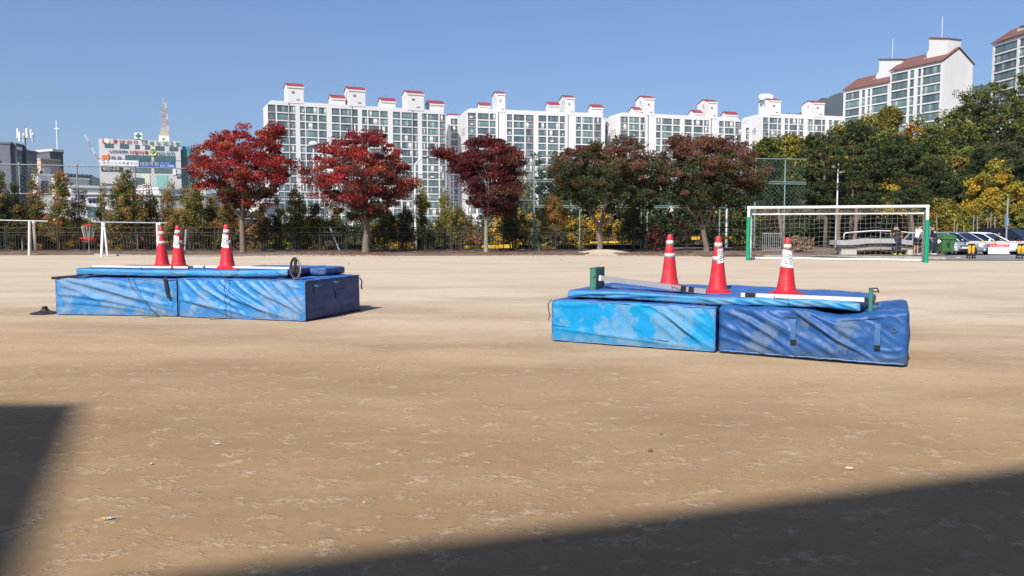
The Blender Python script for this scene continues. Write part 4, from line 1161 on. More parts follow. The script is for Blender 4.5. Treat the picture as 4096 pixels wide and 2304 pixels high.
# block 404 on the hill
def hill_block(label, fr, secs, group, gable_px=None, number=None, depth=13):
    """secs: (xl, xr, ytop_l, cols, nfl, tower)"""
    t = fr.root('apartment_block', label, 'apartment building', group)
    for (xl, xr, py, cols, nfl) in secs:
        a, b = fr.u(xl), fr.u(xr); zt = fr.z((xl+xr)/2, py); bot = 0
        rec = .6; mb = MB()
        mb.yprism([(rec, bot), (depth, bot), (depth, zt), (depth/2, zt+4.2), (rec, zt+.25)], a, b)
        mb.box(a, 0, zt-.7, b, rec-.003, zt+.2)
        x = a
        us = [(fr.u(p), fr.u(q)) for p, q in cols]
        for (p, q) in us:
            if p-x > .02: mb.box(x, 0, bot, p, rec-.003, zt-.703)
            x = q
        if b-x > .02: mb.box(x, 0, bot, b, rec-.003, zt-.703)
        for (p, q) in us:
            for k in range(nfl): mb.box(p+.002, .02, zt-.70-(k+1)*FH, q-.002, rec-.003, zt-.70-(k+1)*FH+.4)
            mb.box(p+.002, .02, bot, q-.002, rec-.003, zt-.70-nfl*FH-.002)
        mb.build('wall', M['wall_white'], t)
        rf = MB(); rf.yprism([(-.5, zt+.22), (depth/2, zt+4.62), (depth+.5, zt+.0), (depth+.5, zt+.25), (depth/2, zt+4.95), (-.5, zt+.5)], a-.3, b+.3)
        rf.build('roof', M['roof_brick'], t)
        for (p, q) in us:
            fm, gm = apt_window(q-p-.06, FH-.4)
            for k in range(nfl):
                o = link_mesh('window', fm, t, (p+.03, .33, zt-.70-(k+1)*FH+.4)); link_mesh('pane', gm, o)
    return t
f5 = Fr(3362, 290, 3752, 254)
t = hill_block('white hillside apartment block numbered 404 with brick red roofs', f5, [
    (3362, 3541, 352, [(3369,3425),(3434,3447),(3457,3467),(3473,3536)], 8),
    (3545, 3752, 272, [(3549,3614),(3622,3639),(3653,3666),(3672,3743)], 9)], 'hillside apartment blocks')
# stair towers with stepped shoulders
def hill_tower(fr, t, xl, xr, ytop, xs, ys, roofx):
    y0, y1 = 3.0, 8.5
    nn = Vector((-fr.e.y, fr.e.x, 0)); pp = fr.p+nn*y0
    a, b = on_plane(pp, fr.e, xl, 300)[0], on_plane(pp, fr.e, xr, 300)[0]; zt = on_plane(pp, fr.e, xl, ytop)[1]; sa, zs = on_plane(pp, fr.e, xs, ys)
    b = min(b, fr.W-1.0)
    mb = MB(); mb.xprism([(sa, zs-4), (b, zs-4), (b, zt-1.6), (a, zt), (a, zs+3.2), (a-(a-sa)*.45, zs+1.0), (sa, zs)], y0, y1)
    o = mb.build('stair_tower', M['wall_white'], t)
    MB().xprism([(a-.2, zt+.02), (b+.2, zt-1.58), (b+.2, zt-1.2), (a-.2, zt+.4)], y0-.3, y1+.3).build('roof', M['roof_brick'], o)
    MB().tube([(a+(b-a)*.3, 6, zt), (a+(b-a)*.3, 6, zt+6.5)], .10, 4).build('lightning_rod', M['wall_white'], o)
    MB().box(sa+(a-sa)*.55, y0-.05, zs+.3, sa+(a-sa)*.75, y0-.003, zs+1.3).build('vent', M['frame_grey'], o)
hill_tower(f5, t, 3515, 3600, 240, 3478, 330, 0)
hill_tower(f5, t, 3712, 3806, 155, 3686, 245, 0)
gable_number(t, '404', 13, f5.z(3752, 392), 2.9, side=1, W=f5.W, w=5.0, mat='frame_grey', y0=4.2)
f6 = Fr(3945, 262, 4200, 236)
t = hill_block('white hillside apartment block cut off by the right edge', f6, [
    (3945, 4200, 148, [(3952,4041),(4050,4072),(4084,4130),(4140,4190)], 8)], 'hillside apartment blocks')
hill_tower(f6, t, 4075, 4180, 110, 4030, 160, 0)

# mountain far behind
M['forest_far'] = pm('forest_far', (.030, .042, .034), .95, .4, .006, col2=(.045, .055, .038))
def ridge(name, pts, D, thick, seed):
    mb = MB(); n = 160; rows = 14
    xs_ = [p[0] for p in pts]; ys_ = [p[1] for p in pts]
    vs = []
    for i in range(n+1):
        px = xs_[0]+(xs_[-1]-xs_[0])*i/n
        py = np.interp(px, xs_, ys_)
        q = Q(px, py, D); z = q.z + (mnoise.noise(Vector((px*.05, seed, 0)))*.010+mnoise.noise(Vector((px*.2, seed, 3)))*.005)*D*.6
        for j in range(rows+1):
            s = j/rows-.5
            zz = z*(1-(2*abs(s))**1.6) + mnoise.noise(Vector((px*.02, s*6, seed)))*z*.06*(1-(2*abs(s)))
            vs.append((q.x, D+s*thick, zz-3))
    fs = [(i*(rows+1)+j, (i+1)*(rows+1)+j, (i+1)*(rows+1)+j+1, i*(rows+1)+j+1) for i in range(n) for j in range(rows)]
    o = mb.add(vs, fs).build(name, M['forest_far'], smooth=True); o['kind'] = 'structure'
    return o
ridge('mountain', [(2650, 620), (2850, 560), (2960, 492), (3060, 466), (3180, 452), (3235, 438), (3265, 415), (3290, 398), (3325, 380), (3370, 366), (3500, 345), (3800, 340), (4200, 420), (4500, 520)], 2400, 1500, 1)
ridge('hill', [(-900, 760), (-300, 735), (180, 745), (280, 705), (340, 697), (400, 712), (480, 740), (700, 770), (1100, 780), (1600, 800)], 1300, 800, 2)

# ---- commercial building with signs
fs_ = Fr(402, 235, 728, 243)
t = fs_.root('shop_building', 'tall pale commercial building covered in Korean shop signs', 'building')
uz = fs_.uz
zt = uz(560, 560)[1]
W = fs_.W
zl, zr_ = uz(402, 552)[1], uz(727, 566)[1]; zt = (zl+zr_)/2
MB().box(0, .5, -4, W, 24, zt-.02).build('wall', M['wall_grey'], t)
MB().box(W+.002, 2.2, -4, W+6.2, 22, zt-2.2).build('side_wall', M['glass_office'], t)
MB().box(W+5.2, 1.2, -4, W+6.6, 2.19, zt-1.2).build('side_pier', M['wall_beige'], t)
MB().box(W+.5, 2.0, zt-4.5, W+2.6, 2.19, zt-1.2).build('side_sign', pm('teal_panel', (.05, .32, .35), .5, .2, 1), t)
def winrow(px0, py0, px1, py1, n, mat='glass_office', name='window', tall=1):
    u0, z1 = uz(px0, py0); u1, _ = uz(px1, py0); z0 = uz(px0, py1)[1]
    o = MB().box(u0-.12, .40, z0-.12, u1+.12, .499, z1+.12).build(name, M['frame_grey'], t)
    for i in range(n):
        a = u0+(u1-u0)*i/n; b = u0+(u1-u0)*(i+1)/n
        MB().box(a+.08, .34, z0, b-.08, .399, z1).build('pane', M[mat], o)
# facade panel joints and window rows
MB().box(0, .44, uz(560, 638)[1]-.06, W, .499, uz(560, 638)[1]+.06).build('ledge', M['wall_slate'], t)
for a in ((419, 574, 452, 588), (480, 576, 513, 591), (541, 580, 556, 593), (581, 582, 597, 595), (622, 584, 655, 599), (678, 587, 710, 601)):
    winrow(*a, 4 if a[2]-a[0] > 25 else 2)
winrow(501, 620, 602, 641, 5); winrow(616, 623, 700, 645, 4)
winrow(520, 672, 601, 688, 6, 'glass'); winrow(618, 674, 690, 690, 5)
winrow(530, 711, 580, 735, 3); winrow(410, 735, 500, 760, 5, 'glass_office')
def sm(name, c, r=.5): M[name] = pm(name, c, r, .1, 2); return M[name]
sm('sign_red', (.55, .015, .03)); sm('sign_green', (.01, .22, .07)); sm('sign_navy', (.02, .04, .25)); sm('sign_yellow', (.85, .65, .06)); sm('sign_teal', (.02, .30, .25))
sm('sign_white', (.82, .82, .85)); sm('sign_blue', (.015, .12, .42)); sm('sign_black', (.03, .025, .025)); sm('sign_orange', (.75, .22, .07)); sm('sign_darkgreen', (.05, .11, .08)); sm('sign_mint', (.25, .55, .48)); sm('sign_cream', (.80, .77, .55))
def sign(txt, x0, y0, x1, y1, mat, d=.10, yb=.30, parent=None, slant=0):
    u0, z1 = uz(x0, y0); u1, z0 = uz(x1, y1)
    return text_panel('sign_lettering', txt, M[mat], parent or t, u0, z0, u1, z1, yb, d, slant=slant)
def board(x0, y0, x1, y1, mat, yb=.42, d=.12, name='sign_board'):
    u0, z1 = uz(x0, y0); u1, z0 = uz(x1, y1)
    return MB().box(u0, yb-d, z0, u1, yb, z1).build(name, M[mat], t)
sign('L', 408, 553, 422, 571, 'sign_red', slant=.1)
u, z = uz(426, 563); MB().lathe([(.75, -.1), (.75, 0)], 20, (u, .45, z), axis='y').build('sign_emblem', M['sign_cream'], t)
for ch, x in zip('롯데리아', (448, 475, 504, 530)): sign(ch, x, 556+(x-448)*.035, x+18, 572+(x-448)*.035, 'sign_red', slant=.12)
board(566, 557, 586, 579, 'sign_white'); 
u, z = uz(576, 567)
mb = MB()
for i, (dx, h) in enumerate(((-.55, .9), (-.3, 1.2), (0, 1.5), (.3, 1.2), (.55, .9))): mb.box(u+dx-.06, .22, z-h*.6, u+dx+.06, .29, z+h*.5)
mb.box(u-.75, .22, z+.35, u+.75, .29, z+.5); mb.build('sign_emblem', pm('sign_brown', (.14, .08, .07), .6), t)
for ch, x in zip('새누리교회', (595, 624, 652, 675, 701)): sign(ch, x, 562+(x-595)*.04, x+17, 580+(x-595)*.04, 'sign_green')
sign('노인요양센터', 434, 597, 508, 611, 'sign_navy')
sign('사랑마루', 515, 599, 592, 617, 'sign_red')
u, z = uz(611, 609); mb = MB(); pp = [(u+1.0*math.cos(a), .3, z+.95*math.sin(a)) for a in np.linspace(-2.6, 2.2, 16)]
mb.tube(pp, .13, 6).build('sign_emblem', M['sign_yellow'], t)
mb = MB(); mb.tube([(u-.7, .28, z+.3), (u-.2, .28, z-.3), (u+.9, .28, z+1.1)], .13, 6).build('sign_emblem', M['sign_green'], t)
sign('623-3275', 631, 604, 697, 620, 'sign_teal')
# cow-like dental emblem kept plain: orange house-shaped badge
u, z = uz(422, 627); mb = MB(); mb.xprism([(u-.9, z-1.1), (u-.35, z-1.1), (u-.3, z-.5), (u+.2, z-.5), (u+.3, z-1.1), (u+.8, z-1.1), (u+.9, z+.2), (u+.7, z+1.0), (u+.2, z+.5), (u-.9, z+.5)], .22, .42).build('sign_emblem', M['sign_orange'], t)
sign('치', 441, 621, 458, 638, 'sign_darkgreen'); sign('과', 466, 622, 484, 639, 'sign_darkgreen')
board(404, 638, 554, 665, 'sign_white')
for ch, x, m in zip('대전아동가족클리닉', (411, 427, 442, 458, 474, 490, 505, 521, 537), ['sign_black']*2+['sign_mint']*2+['sign_black']*5): sign(ch, x, 646+(x-411)*.02, x+11, 657+(x-411)*.02, m, .02, .29)
board(555, 645, 700, 671, 'sign_blue')
for ch, x in zip('대찬학원', (560, 579, 598, 617)): sign(ch, x, 648, x+16, 664, 'sign_yellow', .02, .29)
sign('627-7888', 640, 658, 696, 668, 'sign_white', .02, .29); sign('내신 전문', 640, 649, 678, 655, 'sign_cream', .02, .29)
board(404, 665, 490, 685, 'sign_black')
for ch, x in zip('제민내과', (409, 427, 445, 463)): sign(ch, x, 668, x+15, 682, 'sign_cream', .02, .29)
board(690, 676, 704, 700, 'sign_white'); board(707, 695, 722, 712, 'sign_black'); sign('전', 709, 698, 720, 709, 'sign_white', .02, .29)
board(625, 700, 672, 760, 'sign_mint', .46, .1, 'pale_panel'); board(568, 698, 600, 740, 'sign_cream', .46, .1, 'pale_panel')
# pharmacy cross box on the roof
a, z1 = uz(536, 528); b, z0 = uz(569, 555)
o = MB().box(a, 1.0, z0, b, 2.4, z1).build('roof_sign', M['sign_white'], t)
cu, cz = (a+b)/2, (z0+z1)/2; mb = MB(); mb.box(cu-.25, .9, cz-.75, cu+.25, .998, cz+.75); mb.box(cu-.75, .9, cz-.25, cu-.252, .998, cz+.25); mb.box(cu+.252, .9, cz-.25, cu+.75, .998, cz+.25)
mb.build('green_cross', M['sign_green'], o)
MB().box(a+.1, 1.2, zl-.3, b-.1, 2.2, z0-.01).build('sign_legs', M['frame_grey'], o)
# church steeple on the roof
a, z1 = uz(634, 538); b, z0 = uz(677, 562)
st = MB().box(a, 3, z0-.5, b, 9, z1).build('steeple_base', M['wall_cream'], t)
MB().box(a+.9, 2.93, z1-1.2, a+1.6, 2.997, z1-.7).build('vent', M['frame_grey'], st)
c0 = (uz(655, 500)[0]); zz = [uz(655, y)[1] for y in (538, 520, 500, 470, 420, 405)]
ws = (1.45, 1.1, .72, .56, .46, .42)
vs = []; fsx = []
for z, w in zip(zz, ws):
    for dx, dy in ((-1, -1), (1, -1), (1, 1), (-1, 1)): vs.append((c0+dx*w, 5.5+dy*w, z))
for i in range(len(zz)-1):
    for k in range(4): fsx.append((i*4+k, i*4+(k+1) % 4, i*4+4+(k+1) % 4, i*4+4+k))
fsx.append((20, 21, 22, 23))
M['steeple_stone'] = pm('steeple_stone', (.40, .35, .30), .85, .2, .6)
sp = MB().add(vs, fsx).build('steeple', M['steeple_stone'], t)
MB().tube([(c0, 5.5, zz[-1]), (c0, 5.5, uz(654, 384)[1])], .06, 5).build('cross_mast', M['wall_white'], sp)
for ch, y in zip('새누리', (424, 448, 471)):
    o = MB().box(c0-.50, 4.94-.02*(y-424)/10, uz(655, y+11)[1], c0+.50, 4.98-.02*(y-424)/10, uz(655, y)[1]).build('letter_board', M['wall_slate'], sp)
    v, f = text_geo(ch); z0 = uz(655, y+10)[1]; z1 = uz(655, y+1)[1]
    MB().add([(c0-.42+.84*p[0], 4.92-.02*(y-424)/10, z0+(z1-z0)*p[1]) for p in v], f).build('sign_lettering', M['sign_white'], o)
# neighbouring crane mast behind (red and white)
def crane(label, pts, D, w, gname='construction crane'):
    q = [Q(x, y, D) for x, y in pts]
    t = thing('crane', label, 'crane', (q[0].x, D, 0))
    n = 12; a, b = q[0], q[-1]
    for s in range(n):
        p0 = a.lerp(b, s/n); p1 = a.lerp(b, (s+1)/n); col = 'sign_red' if s % 4 < 2 else 'wall_white'
        off = Vector((q[0].x, D, 0)); mb = MB()
        d = (p1-p0).normalized(); sd = Vector((d.z, 0, -d.x))*w
        for sg in (-1, 1): mb.tube([p0+sd*sg-off, p1+sd*sg-off], w*.22, 4)
        mb.tube([p0+sd-off, p1-sd-off], w*.14, 4); mb.tube([p0-sd-off, p1+sd-off], w*.14, 4)
        mb.build('boom_section', M[col], t)
    return t
crane('distant crane boom with red and white bands left of the sign-covered building', [(420, 690), (340, 540)], 420, .30)
crane('red crane mast rising just behind the pale church steeple', [(676, 545), (662, 410)], 300, .2)

# ---- other buildings on the left
def block(label, xl, Dl, xr, Dr, ytop, depth, wall, parts=(), name='building', ybot=None, group=None):
    f = Fr(xl, Dl, xr, Dr); t = f.root(name, label, 'building', group)
    zt = f.z((xl+xr)/2, ytop); bot = -6 if ybot is None else f.z((xl+xr)/2, ybot)
    MB().box(0, .3, bot, f.W, depth, zt).build('wall', M[wall], t)
    MB().box(-.15, .1, zt+.002, f.W+.15, depth+.1, zt+.35).build('parapet', M[wall], t)
    for p in parts:
        k = p[0]
        if k == 'win':
            _, x0, y0, x1, y1, nx, ny, m = p
            u0, z1 = f.uz(x0, y0); u1, z0 = f.uz(x1, y1)
            for i in range(nx):
                for j in range(ny):
                    a = u0+(u1-u0)*i/nx; b = u0+(u1-u0)*(i+1)/nx; c = z0+(z1-z0)*j/ny; d = z0+(z1-z0)*(j+1)/ny
                    g = .12*min(b-a, d-c)
                    MB().box(a+g, .2, c+g, b-g, .297, d-g).build('window', M[m], t)
        elif k == 'box':
            _, x0, y0, x1, y1, dy0, dy1, m, nm = p
            u0, z1 = f.uz(x0, y0); u1, z0 = f.uz(x1, y1)
            MB().box(u0, dy0, z0, u1, dy1, z1).build(nm, M[m], t)
    return f, t
M['panel_white'] = pm('panel_white', (.75, .76, .80), .5, .1, .2)
f, t = block('dark modern office building with a mobile mast at the far left edge', -120, 150, 160, 168, 596, 20, 'wall_slate', [
    ('win', -100, 650, 150, 760, 14, 6, 'glass_office'), ('box', -120, 578, 56, 594, .6, 6, 'wall_beige', 'roof_storey'), ('box', -120, 594, 12, 606, .05, .29, 'wall_beige', 'cornice')])
f, t = block('dark slim office tower behind the mobile phone mast', 56, 148, 108, 153, 583, 14, 'wall_dark', [
    ('box', 55, 570, 67, 760, -.3, .28, 'wall_slate', 'corner_pier'), ('box', 68, 585, 92, 602, .12, .295, 'panel_white', 'light_panel'), ('box', 98, 582, 108, 760, -.2, .28, 'wall_dark', 'corner_pier'), ('win', 70, 620, 97, 760, 2, 8, 'glass_office')])
mm = f.uz(63, 570); t2 = thing('phone_mast', 'small mobile phone mast with white antennas on the dark slim tower', 'mast', (f.p+f.e*mm[0]+Vector((0, 3, mm[1]-.2))))
MB().tube([(0, 0, 0), (0, 0, 3.6)], .12, 6).build('pole', M['galv'], t2)
for a in range(6):
    x, y = 1.25*math.cos(a*PI/3+.2), 1.25*math.sin(a*PI/3+.2)
    MB().box(x-.15, y-.08, .6+.7*(a % 2), x+.15, y+.08, 2.3+.7*(a % 2)).build('antenna', M['panel_white'], t2)
    MB().tube([(0, 0, 1.2), (x, y, 1.3)], .05, 4).build('bracket', M['galv'], t2)
block('grey office wing with sloping roof right of the dark slim tower', 108, 160, 158, 168, 612, 14, 'wall_slate', [('win', 112, 640, 155, 700, 3, 3, 'glass_office')])
block('dark narrow stair block with cream top and thin cross mast, left background', 210, 215, 262, 218, 612, 10, 'wall_dark', [('box', 213, 595, 259, 611, .4, 8, 'wall_beige', 'cream_top'), ('win', 218, 660, 255, 760, 2, 5, 'pane_dark')])
f = Fr(210, 215, 262, 218); q = f.p+f.e*f.u(221)
t2 = thing('cross_mast', 'thin white cross mast on the dark stair block', 'mast', (q.x, q.y+2, f.z(221, 595)))
MB().tube([(0, 0, 0), (0, 0, 7.5)], .14, 6).build('pole', M['panel_white'], t2); MB().box(-.5, -.08, 5.2, .5, .08, 5.5).build('cross_arm', M['panel_white'], t2)
block('peach coloured flat-roofed building below the dark stair block', 172, 190, 250, 194, 642, 12, 'wall_peach', [('box', 174, 674, 205, 705, .1, .28, 'wall_white', 'white_frame'), ('win', 160, 680, 200, 700, 2, 1, 'pane_dark')])
block('white lattice-fronted building below the peach building', 158, 150, 270, 154, 704, 12, 'wall_white', [('win', 166, 722, 200, 780, 5, 9, 'pane_dark'), ('win', 210, 735, 262, 800, 3, 3, 'glass_office')])
block('low dark grey roofed hall behind the tall fence', 262, 175, 372, 180, 703, 16, 'wall_slate', [('win', 268, 725, 300, 760, 2, 1, 'glass_office')])
block('cream flat building with teal windows between the fence posts', 262, 150, 362, 154, 718, 10, 'wall_cream', [('win', 268, 730, 280, 770, 1, 3, 'glass_office'), ('win', 288, 730, 298, 790, 1, 4, 'glass_office')])
block('long low white building behind the narrow conifers', 286, 120, 470, 124, 752, 10, 'wall_white', [('win', 300, 775, 460, 800, 8, 1, 'pane_dark'), ('box', 286, 764, 470, 769, -.2, .28, 'wall_slate', 'awning')])
block('white two-storey shop row beneath the sign-covered building', 340, 105, 640, 108, 782, 10, 'wall_white', [('win', 350, 790, 400, 812, 3, 1, 'pane_dark'), ('win', 345, 824, 420, 870, 4, 3, 'glass_office'), ('win', 470, 800, 630, 820, 8, 1, 'glass_office')])
block('pale grey villa partly hidden left of the first red tree', 640, 150, 800, 156, 760, 10, 'wall_cream', [('win', 650, 775, 790, 800, 6, 1, 'glass_office')])
block('white low apartment house seen under the first red tree', 1060, 170, 1200, 175, 800, 10, 'wall_cream', [('win', 1070, 810, 1190, 850, 5, 2, 'glass_office')])
f = Fr(1050, 165, 1120, 166)
block('brick roofed cottage glimpsed beneath the first red tree', 1040, 140, 1096, 142, 826, 8, 'wall_cream', [('box', 1038, 814, 1098, 826, -.4, 8, 'roof_red', 'tiled_roof')])
# ------------------------------------------------------------------ vegetation
def quads_mesh(name, C, Ax, Bx, Cc, mat, parent, kind=None):
    """leaf faces: centre C, half axes Ax (long) and Bx (short), colours Cc"""
    n = len(C)
    v = np.stack([C-Ax, C+Bx-Ax*.15, C+Ax, C-Bx-Ax*.15], 1).reshape(-1, 3)
    me = bpy.data.meshes.new(name)
    me.vertices.add(4*n); me.vertices.foreach_set('co', v.ravel())
    me.loops.add(4*n); me.loops.foreach_set('vertex_index', np.arange(4*n, dtype=np.int32))
    me.polygons.add(n); me.polygons.foreach_set('loop_start', np.arange(n)*4)
    me.update(calc_edges=True)
    a = me.color_attributes.new('col', 'FLOAT_COLOR', 'POINT')
    cc = np.repeat(np.concatenate([np.clip(Cc, 0, 1), np.ones((n, 1))], 1), 4, 0)
    a.data.foreach_set('color', cc.ravel().astype(np.float32))
    me.materials.append(mat)
    o = bpy.data.objects.new(name, me); COL.objects.link(o)
    if parent is not None: o.parent = parent
    if kind: o['kind'] = kind
    return o
def unit(v): return v/np.maximum(np.linalg.norm(v, axis=-1, keepdims=True), 1e-9)
def crown_clumps(rows, D, n, depth=.8, shell=.55, px_dx=0):
    """clump centres inside the solid of revolution-like crown whose outline rows are (py, xl, xr)"""
    rows = sorted(rows); zs, cx, hw = [], [], []
    for (py, xl, xr) in rows:
        a, b = Q(xl, py, D), Q(xr, py, D); zs.append(a.z); cx.append((a.x+b.x)/2); hw.append((b.x-a.x)/2)
    zs, cx, hw = np.array(zs)[::-1], np.array(cx)[::-1], np.array(hw)[::-1]
    mh = hw.max()
    out = []
    zz = np.linspace(zs[0], zs[-1], 200); ww = np.interp(zz, zs, hw)**1.6; ww /= ww.sum()
    z = rng.choice(zz, n, p=ww)+(rng.random(n)-.5)*(zs[-1]-zs[0])/200
    a = rng.random(n)*2*PI; a = np.where(rng.random(n) < .25, -a, a)
    r = (shell+(1-shell)*rng.random(n))*np.where(rng.random(n) < .78, 1, rng.random(n))
    h = np.interp(z, zs, hw); c = np.interp(z, zs, cx)
    x = c+h*r*np.cos(a); y = D+np.minimum(h, mh)*depth*r*np.sin(a)
    t = (z-zs[0])/(zs[-1]-zs[0])
    return np.stack([x, y, z], -1), t, (x-c)/np.maximum(h, .01), r
def leaf_cloud(C, per, rc, flat, size, asp, droop, palette, crown_c, jit=.25, up=.35):
    """leaves around clumps C"""
    n = len(C)*per
    ci = np.repeat(np.arange(len(C)), per)
    d = unit(rng.normal(size=(n, 3))); rr = rng.random(n)**(1/2.4)
    off = d*rr[:, None]*rc[ci][:, None]; off[:, 2] *= flat
    P = C[ci]+off
    out = unit(P-np.asarray(crown_c)[None])
    nrm = unit(rng.normal(size=(n, 3))*.75+out*.5+np.array([0, 0, up]))
    t = unit(np.cross(nrm, rng.normal(size=(n, 3))))
    t = unit(t*(1-droop)+np.array([0, 0, -1])*droop); b = unit(np.cross(nrm, t))
    s = size*(.6+.8*rng.random(n))
    return P, t*s[:, None], b*(s*asp)[:, None], ci
def colour_leaves(ci, base, jit, n):
    c = base[ci]*(1+(rng.random((n, 1))-.5)*2*jit)*(1+(rng.random((n, 3))-.5)*.16)
    return c
def limbs(mb, base, fork, r0, tips, nmain, r_tip=.02, spread=.5, segs=6, wob=.15):
    """trunk to the fork, main limbs, then branches to the clumps"""
    base, fork = Vector(base), Vector(fork)
    pts = [base, base.lerp(fork, .08), base.lerp(fork, .35)+Vector((rng.normal()*.04, rng.normal()*.04, 0)), base.lerp(fork, .7)+Vector((rng.normal()*.05, rng.normal()*.05, 0)), fork]
    mb.tube(pts, [r0*1.55, r0*1.1, r0*.92, r0*.85, r0*.82], 10)
    T = np.array(tips); f = np.array(fork)
    dirs = unit(T-f)
    k = min(nmain, len(T)); cent = dirs[rng.choice(len(T), k, replace=False)]
    for _ in range(6):
        lab = (dirs@cent.T).argmax(1)
        for j in range(k):
            if (lab == j).any(): cent[j] = unit(dirs[lab == j].mean(0))
    for j in range(k):
        g = T[lab == j]
        if not len(g): continue
        tgt = Vector(g.mean(0)); end = fork.lerp(tgt, .85)
        mid = fork.lerp(end, .5)+Vector((rng.normal()*wob, rng.normal()*wob, -.1*(end-fork).length*.5))
        rl = r0*.55*min(1, .5+len(g)/len(T)*k*.4)
        P = [fork-Vector((0, 0, r0*.4)), fork.lerp(mid, .5)+Vector((0, 0, .03)), mid, mid.lerp(end, .5)+Vector((rng.normal()*wob*.5, 0, .05)), end]
        mb.tube(P, [rl, rl*.85, rl*.7, rl*.5, rl*.3], 7)
        for q in g[:14]:
            q = Vector(q); s = .35+.6*rng.random(); st = fork.lerp(end, s) if s < .5 else mid.lerp(end, (s-.5)*2)
            m2 = st.lerp(q, .5)+Vector((rng.normal()*wob*.6, rng.normal()*wob*.6, rng.normal()*wob*.4))
            mb.tube([st, m2, q], [rl*.32, rl*.2, r_tip*.5], 4, caps=False)
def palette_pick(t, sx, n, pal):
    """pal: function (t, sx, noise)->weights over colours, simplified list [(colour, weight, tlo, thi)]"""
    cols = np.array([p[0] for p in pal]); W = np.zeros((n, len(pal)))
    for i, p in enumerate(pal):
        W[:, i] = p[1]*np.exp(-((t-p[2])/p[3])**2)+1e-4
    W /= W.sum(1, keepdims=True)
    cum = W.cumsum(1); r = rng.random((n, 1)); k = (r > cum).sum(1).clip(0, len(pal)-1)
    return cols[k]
def broadleaf(label, rows, base_px, D, fork_px, r0, pal, nclump=150, per=100, rc=.42, flat=.5, size=.062, asp=.48, droop=.5, nmain=5, bark='bark', depth=.85, extra=(), name='tree', cat='tree', group=None, jit=.22, shell=.5, up=.35, base_z=None, cvar=.18, mat='leaf', ground_z=None, limb=True):
    if ground_z is None: ground_z = 0
    bx = Q(base_px, 1000, D).x
    t = thing(name, label, cat, (bx, D, ground_z), 0, group)
    C, tt, sx, r = crown_clumps(rows, D, nclump, depth, shell)
    for (ex, ey, er, en) in extra:
        q = Q(ex, ey, D); e = rng.normal(size=(en, 3))*np.array([er, er*.8, er*.5])+np.array(q)
        C = np.concatenate([C, e]); tt = np.concatenate([tt, np.full(en, 1.2)]); sx = np.concatenate([sx, np.zeros(en)])
    n = len(C)
    rcs = rc*(.45+1.1*rng.random(n))
    zc = C[:, 2].mean(); cc = np.array([C[:, 0].mean(), D, zc-1])
    P, A, B, ci = leaf_cloud(C, per, rcs, flat, size, asp, droop, None, cc, up=up)
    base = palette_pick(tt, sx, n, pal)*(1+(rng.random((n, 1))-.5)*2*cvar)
    Cc = colour_leaves(ci, base, jit, len(P))
    off = np.array([bx, D, ground_z])
    quads_mesh('crown', P-off, A, B, Cc, M[mat], t)
    fk = Q(*fork_px, D)
    mb = MB()
    if limb:
        tips = C[rng.permutation(n)[:60]]
        limbs(mb, (0, 0, -.05), Vector(fk)-Vector(off), r0, tips-off, nmain)
    else:
        mb.tube([(0, 0, -.05), tuple(Vector(fk)-Vector(off))], [r0, r0*.5], 7)
    mb.build('trunk', M[bark], t, smooth='auto')
    return t, C

R1 = (.33, .032, .028); R2 = (.21, .028, .024); R3 = (.36, .075, .030); RB = (.115, .036, .024); OL = (.075, .066, .018); MR = (.105, .018, .019); GR = (.045, .058, .018); BR = (.150, .070, .040); DG = (0.036, 0.053, 0.020)
zk = 'zelkova trees lining the far edge of the field'
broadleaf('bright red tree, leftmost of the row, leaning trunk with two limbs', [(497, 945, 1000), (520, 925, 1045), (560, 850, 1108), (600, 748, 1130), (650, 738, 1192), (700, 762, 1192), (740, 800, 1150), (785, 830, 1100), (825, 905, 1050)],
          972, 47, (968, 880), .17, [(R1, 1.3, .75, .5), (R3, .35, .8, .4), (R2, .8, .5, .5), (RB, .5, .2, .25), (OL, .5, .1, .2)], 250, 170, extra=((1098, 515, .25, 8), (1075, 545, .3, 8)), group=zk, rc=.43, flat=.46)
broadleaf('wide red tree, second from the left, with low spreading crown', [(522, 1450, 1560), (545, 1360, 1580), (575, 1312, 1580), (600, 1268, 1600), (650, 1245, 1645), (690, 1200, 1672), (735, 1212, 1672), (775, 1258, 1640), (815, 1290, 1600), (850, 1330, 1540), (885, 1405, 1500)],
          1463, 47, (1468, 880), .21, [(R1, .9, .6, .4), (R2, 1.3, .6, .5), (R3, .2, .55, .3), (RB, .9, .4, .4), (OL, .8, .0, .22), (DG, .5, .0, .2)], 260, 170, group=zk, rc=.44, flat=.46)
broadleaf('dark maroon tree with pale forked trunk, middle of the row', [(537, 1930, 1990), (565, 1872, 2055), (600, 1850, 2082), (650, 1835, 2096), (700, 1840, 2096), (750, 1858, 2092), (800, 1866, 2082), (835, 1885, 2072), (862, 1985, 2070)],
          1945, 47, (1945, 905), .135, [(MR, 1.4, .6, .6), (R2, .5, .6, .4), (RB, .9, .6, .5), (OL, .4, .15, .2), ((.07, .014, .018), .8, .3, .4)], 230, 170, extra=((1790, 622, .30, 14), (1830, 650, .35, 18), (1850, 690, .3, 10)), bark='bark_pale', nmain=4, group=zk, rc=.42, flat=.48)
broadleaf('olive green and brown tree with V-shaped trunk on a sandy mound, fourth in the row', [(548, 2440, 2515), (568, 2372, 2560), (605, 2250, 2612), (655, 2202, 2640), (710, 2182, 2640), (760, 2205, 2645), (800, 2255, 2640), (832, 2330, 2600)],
          2398, 47, (2400, 900), .17, [(GR, 1.2, .3, .4), (BR, 1.5, .9, .4), (OL, 1.0, .5, .4), (DG, .7, .1, .3), (RB, .1, .6, .4)], 320, 170, extra=((2240, 725, .25, 5),), nmain=4, group=zk, rc=.45)
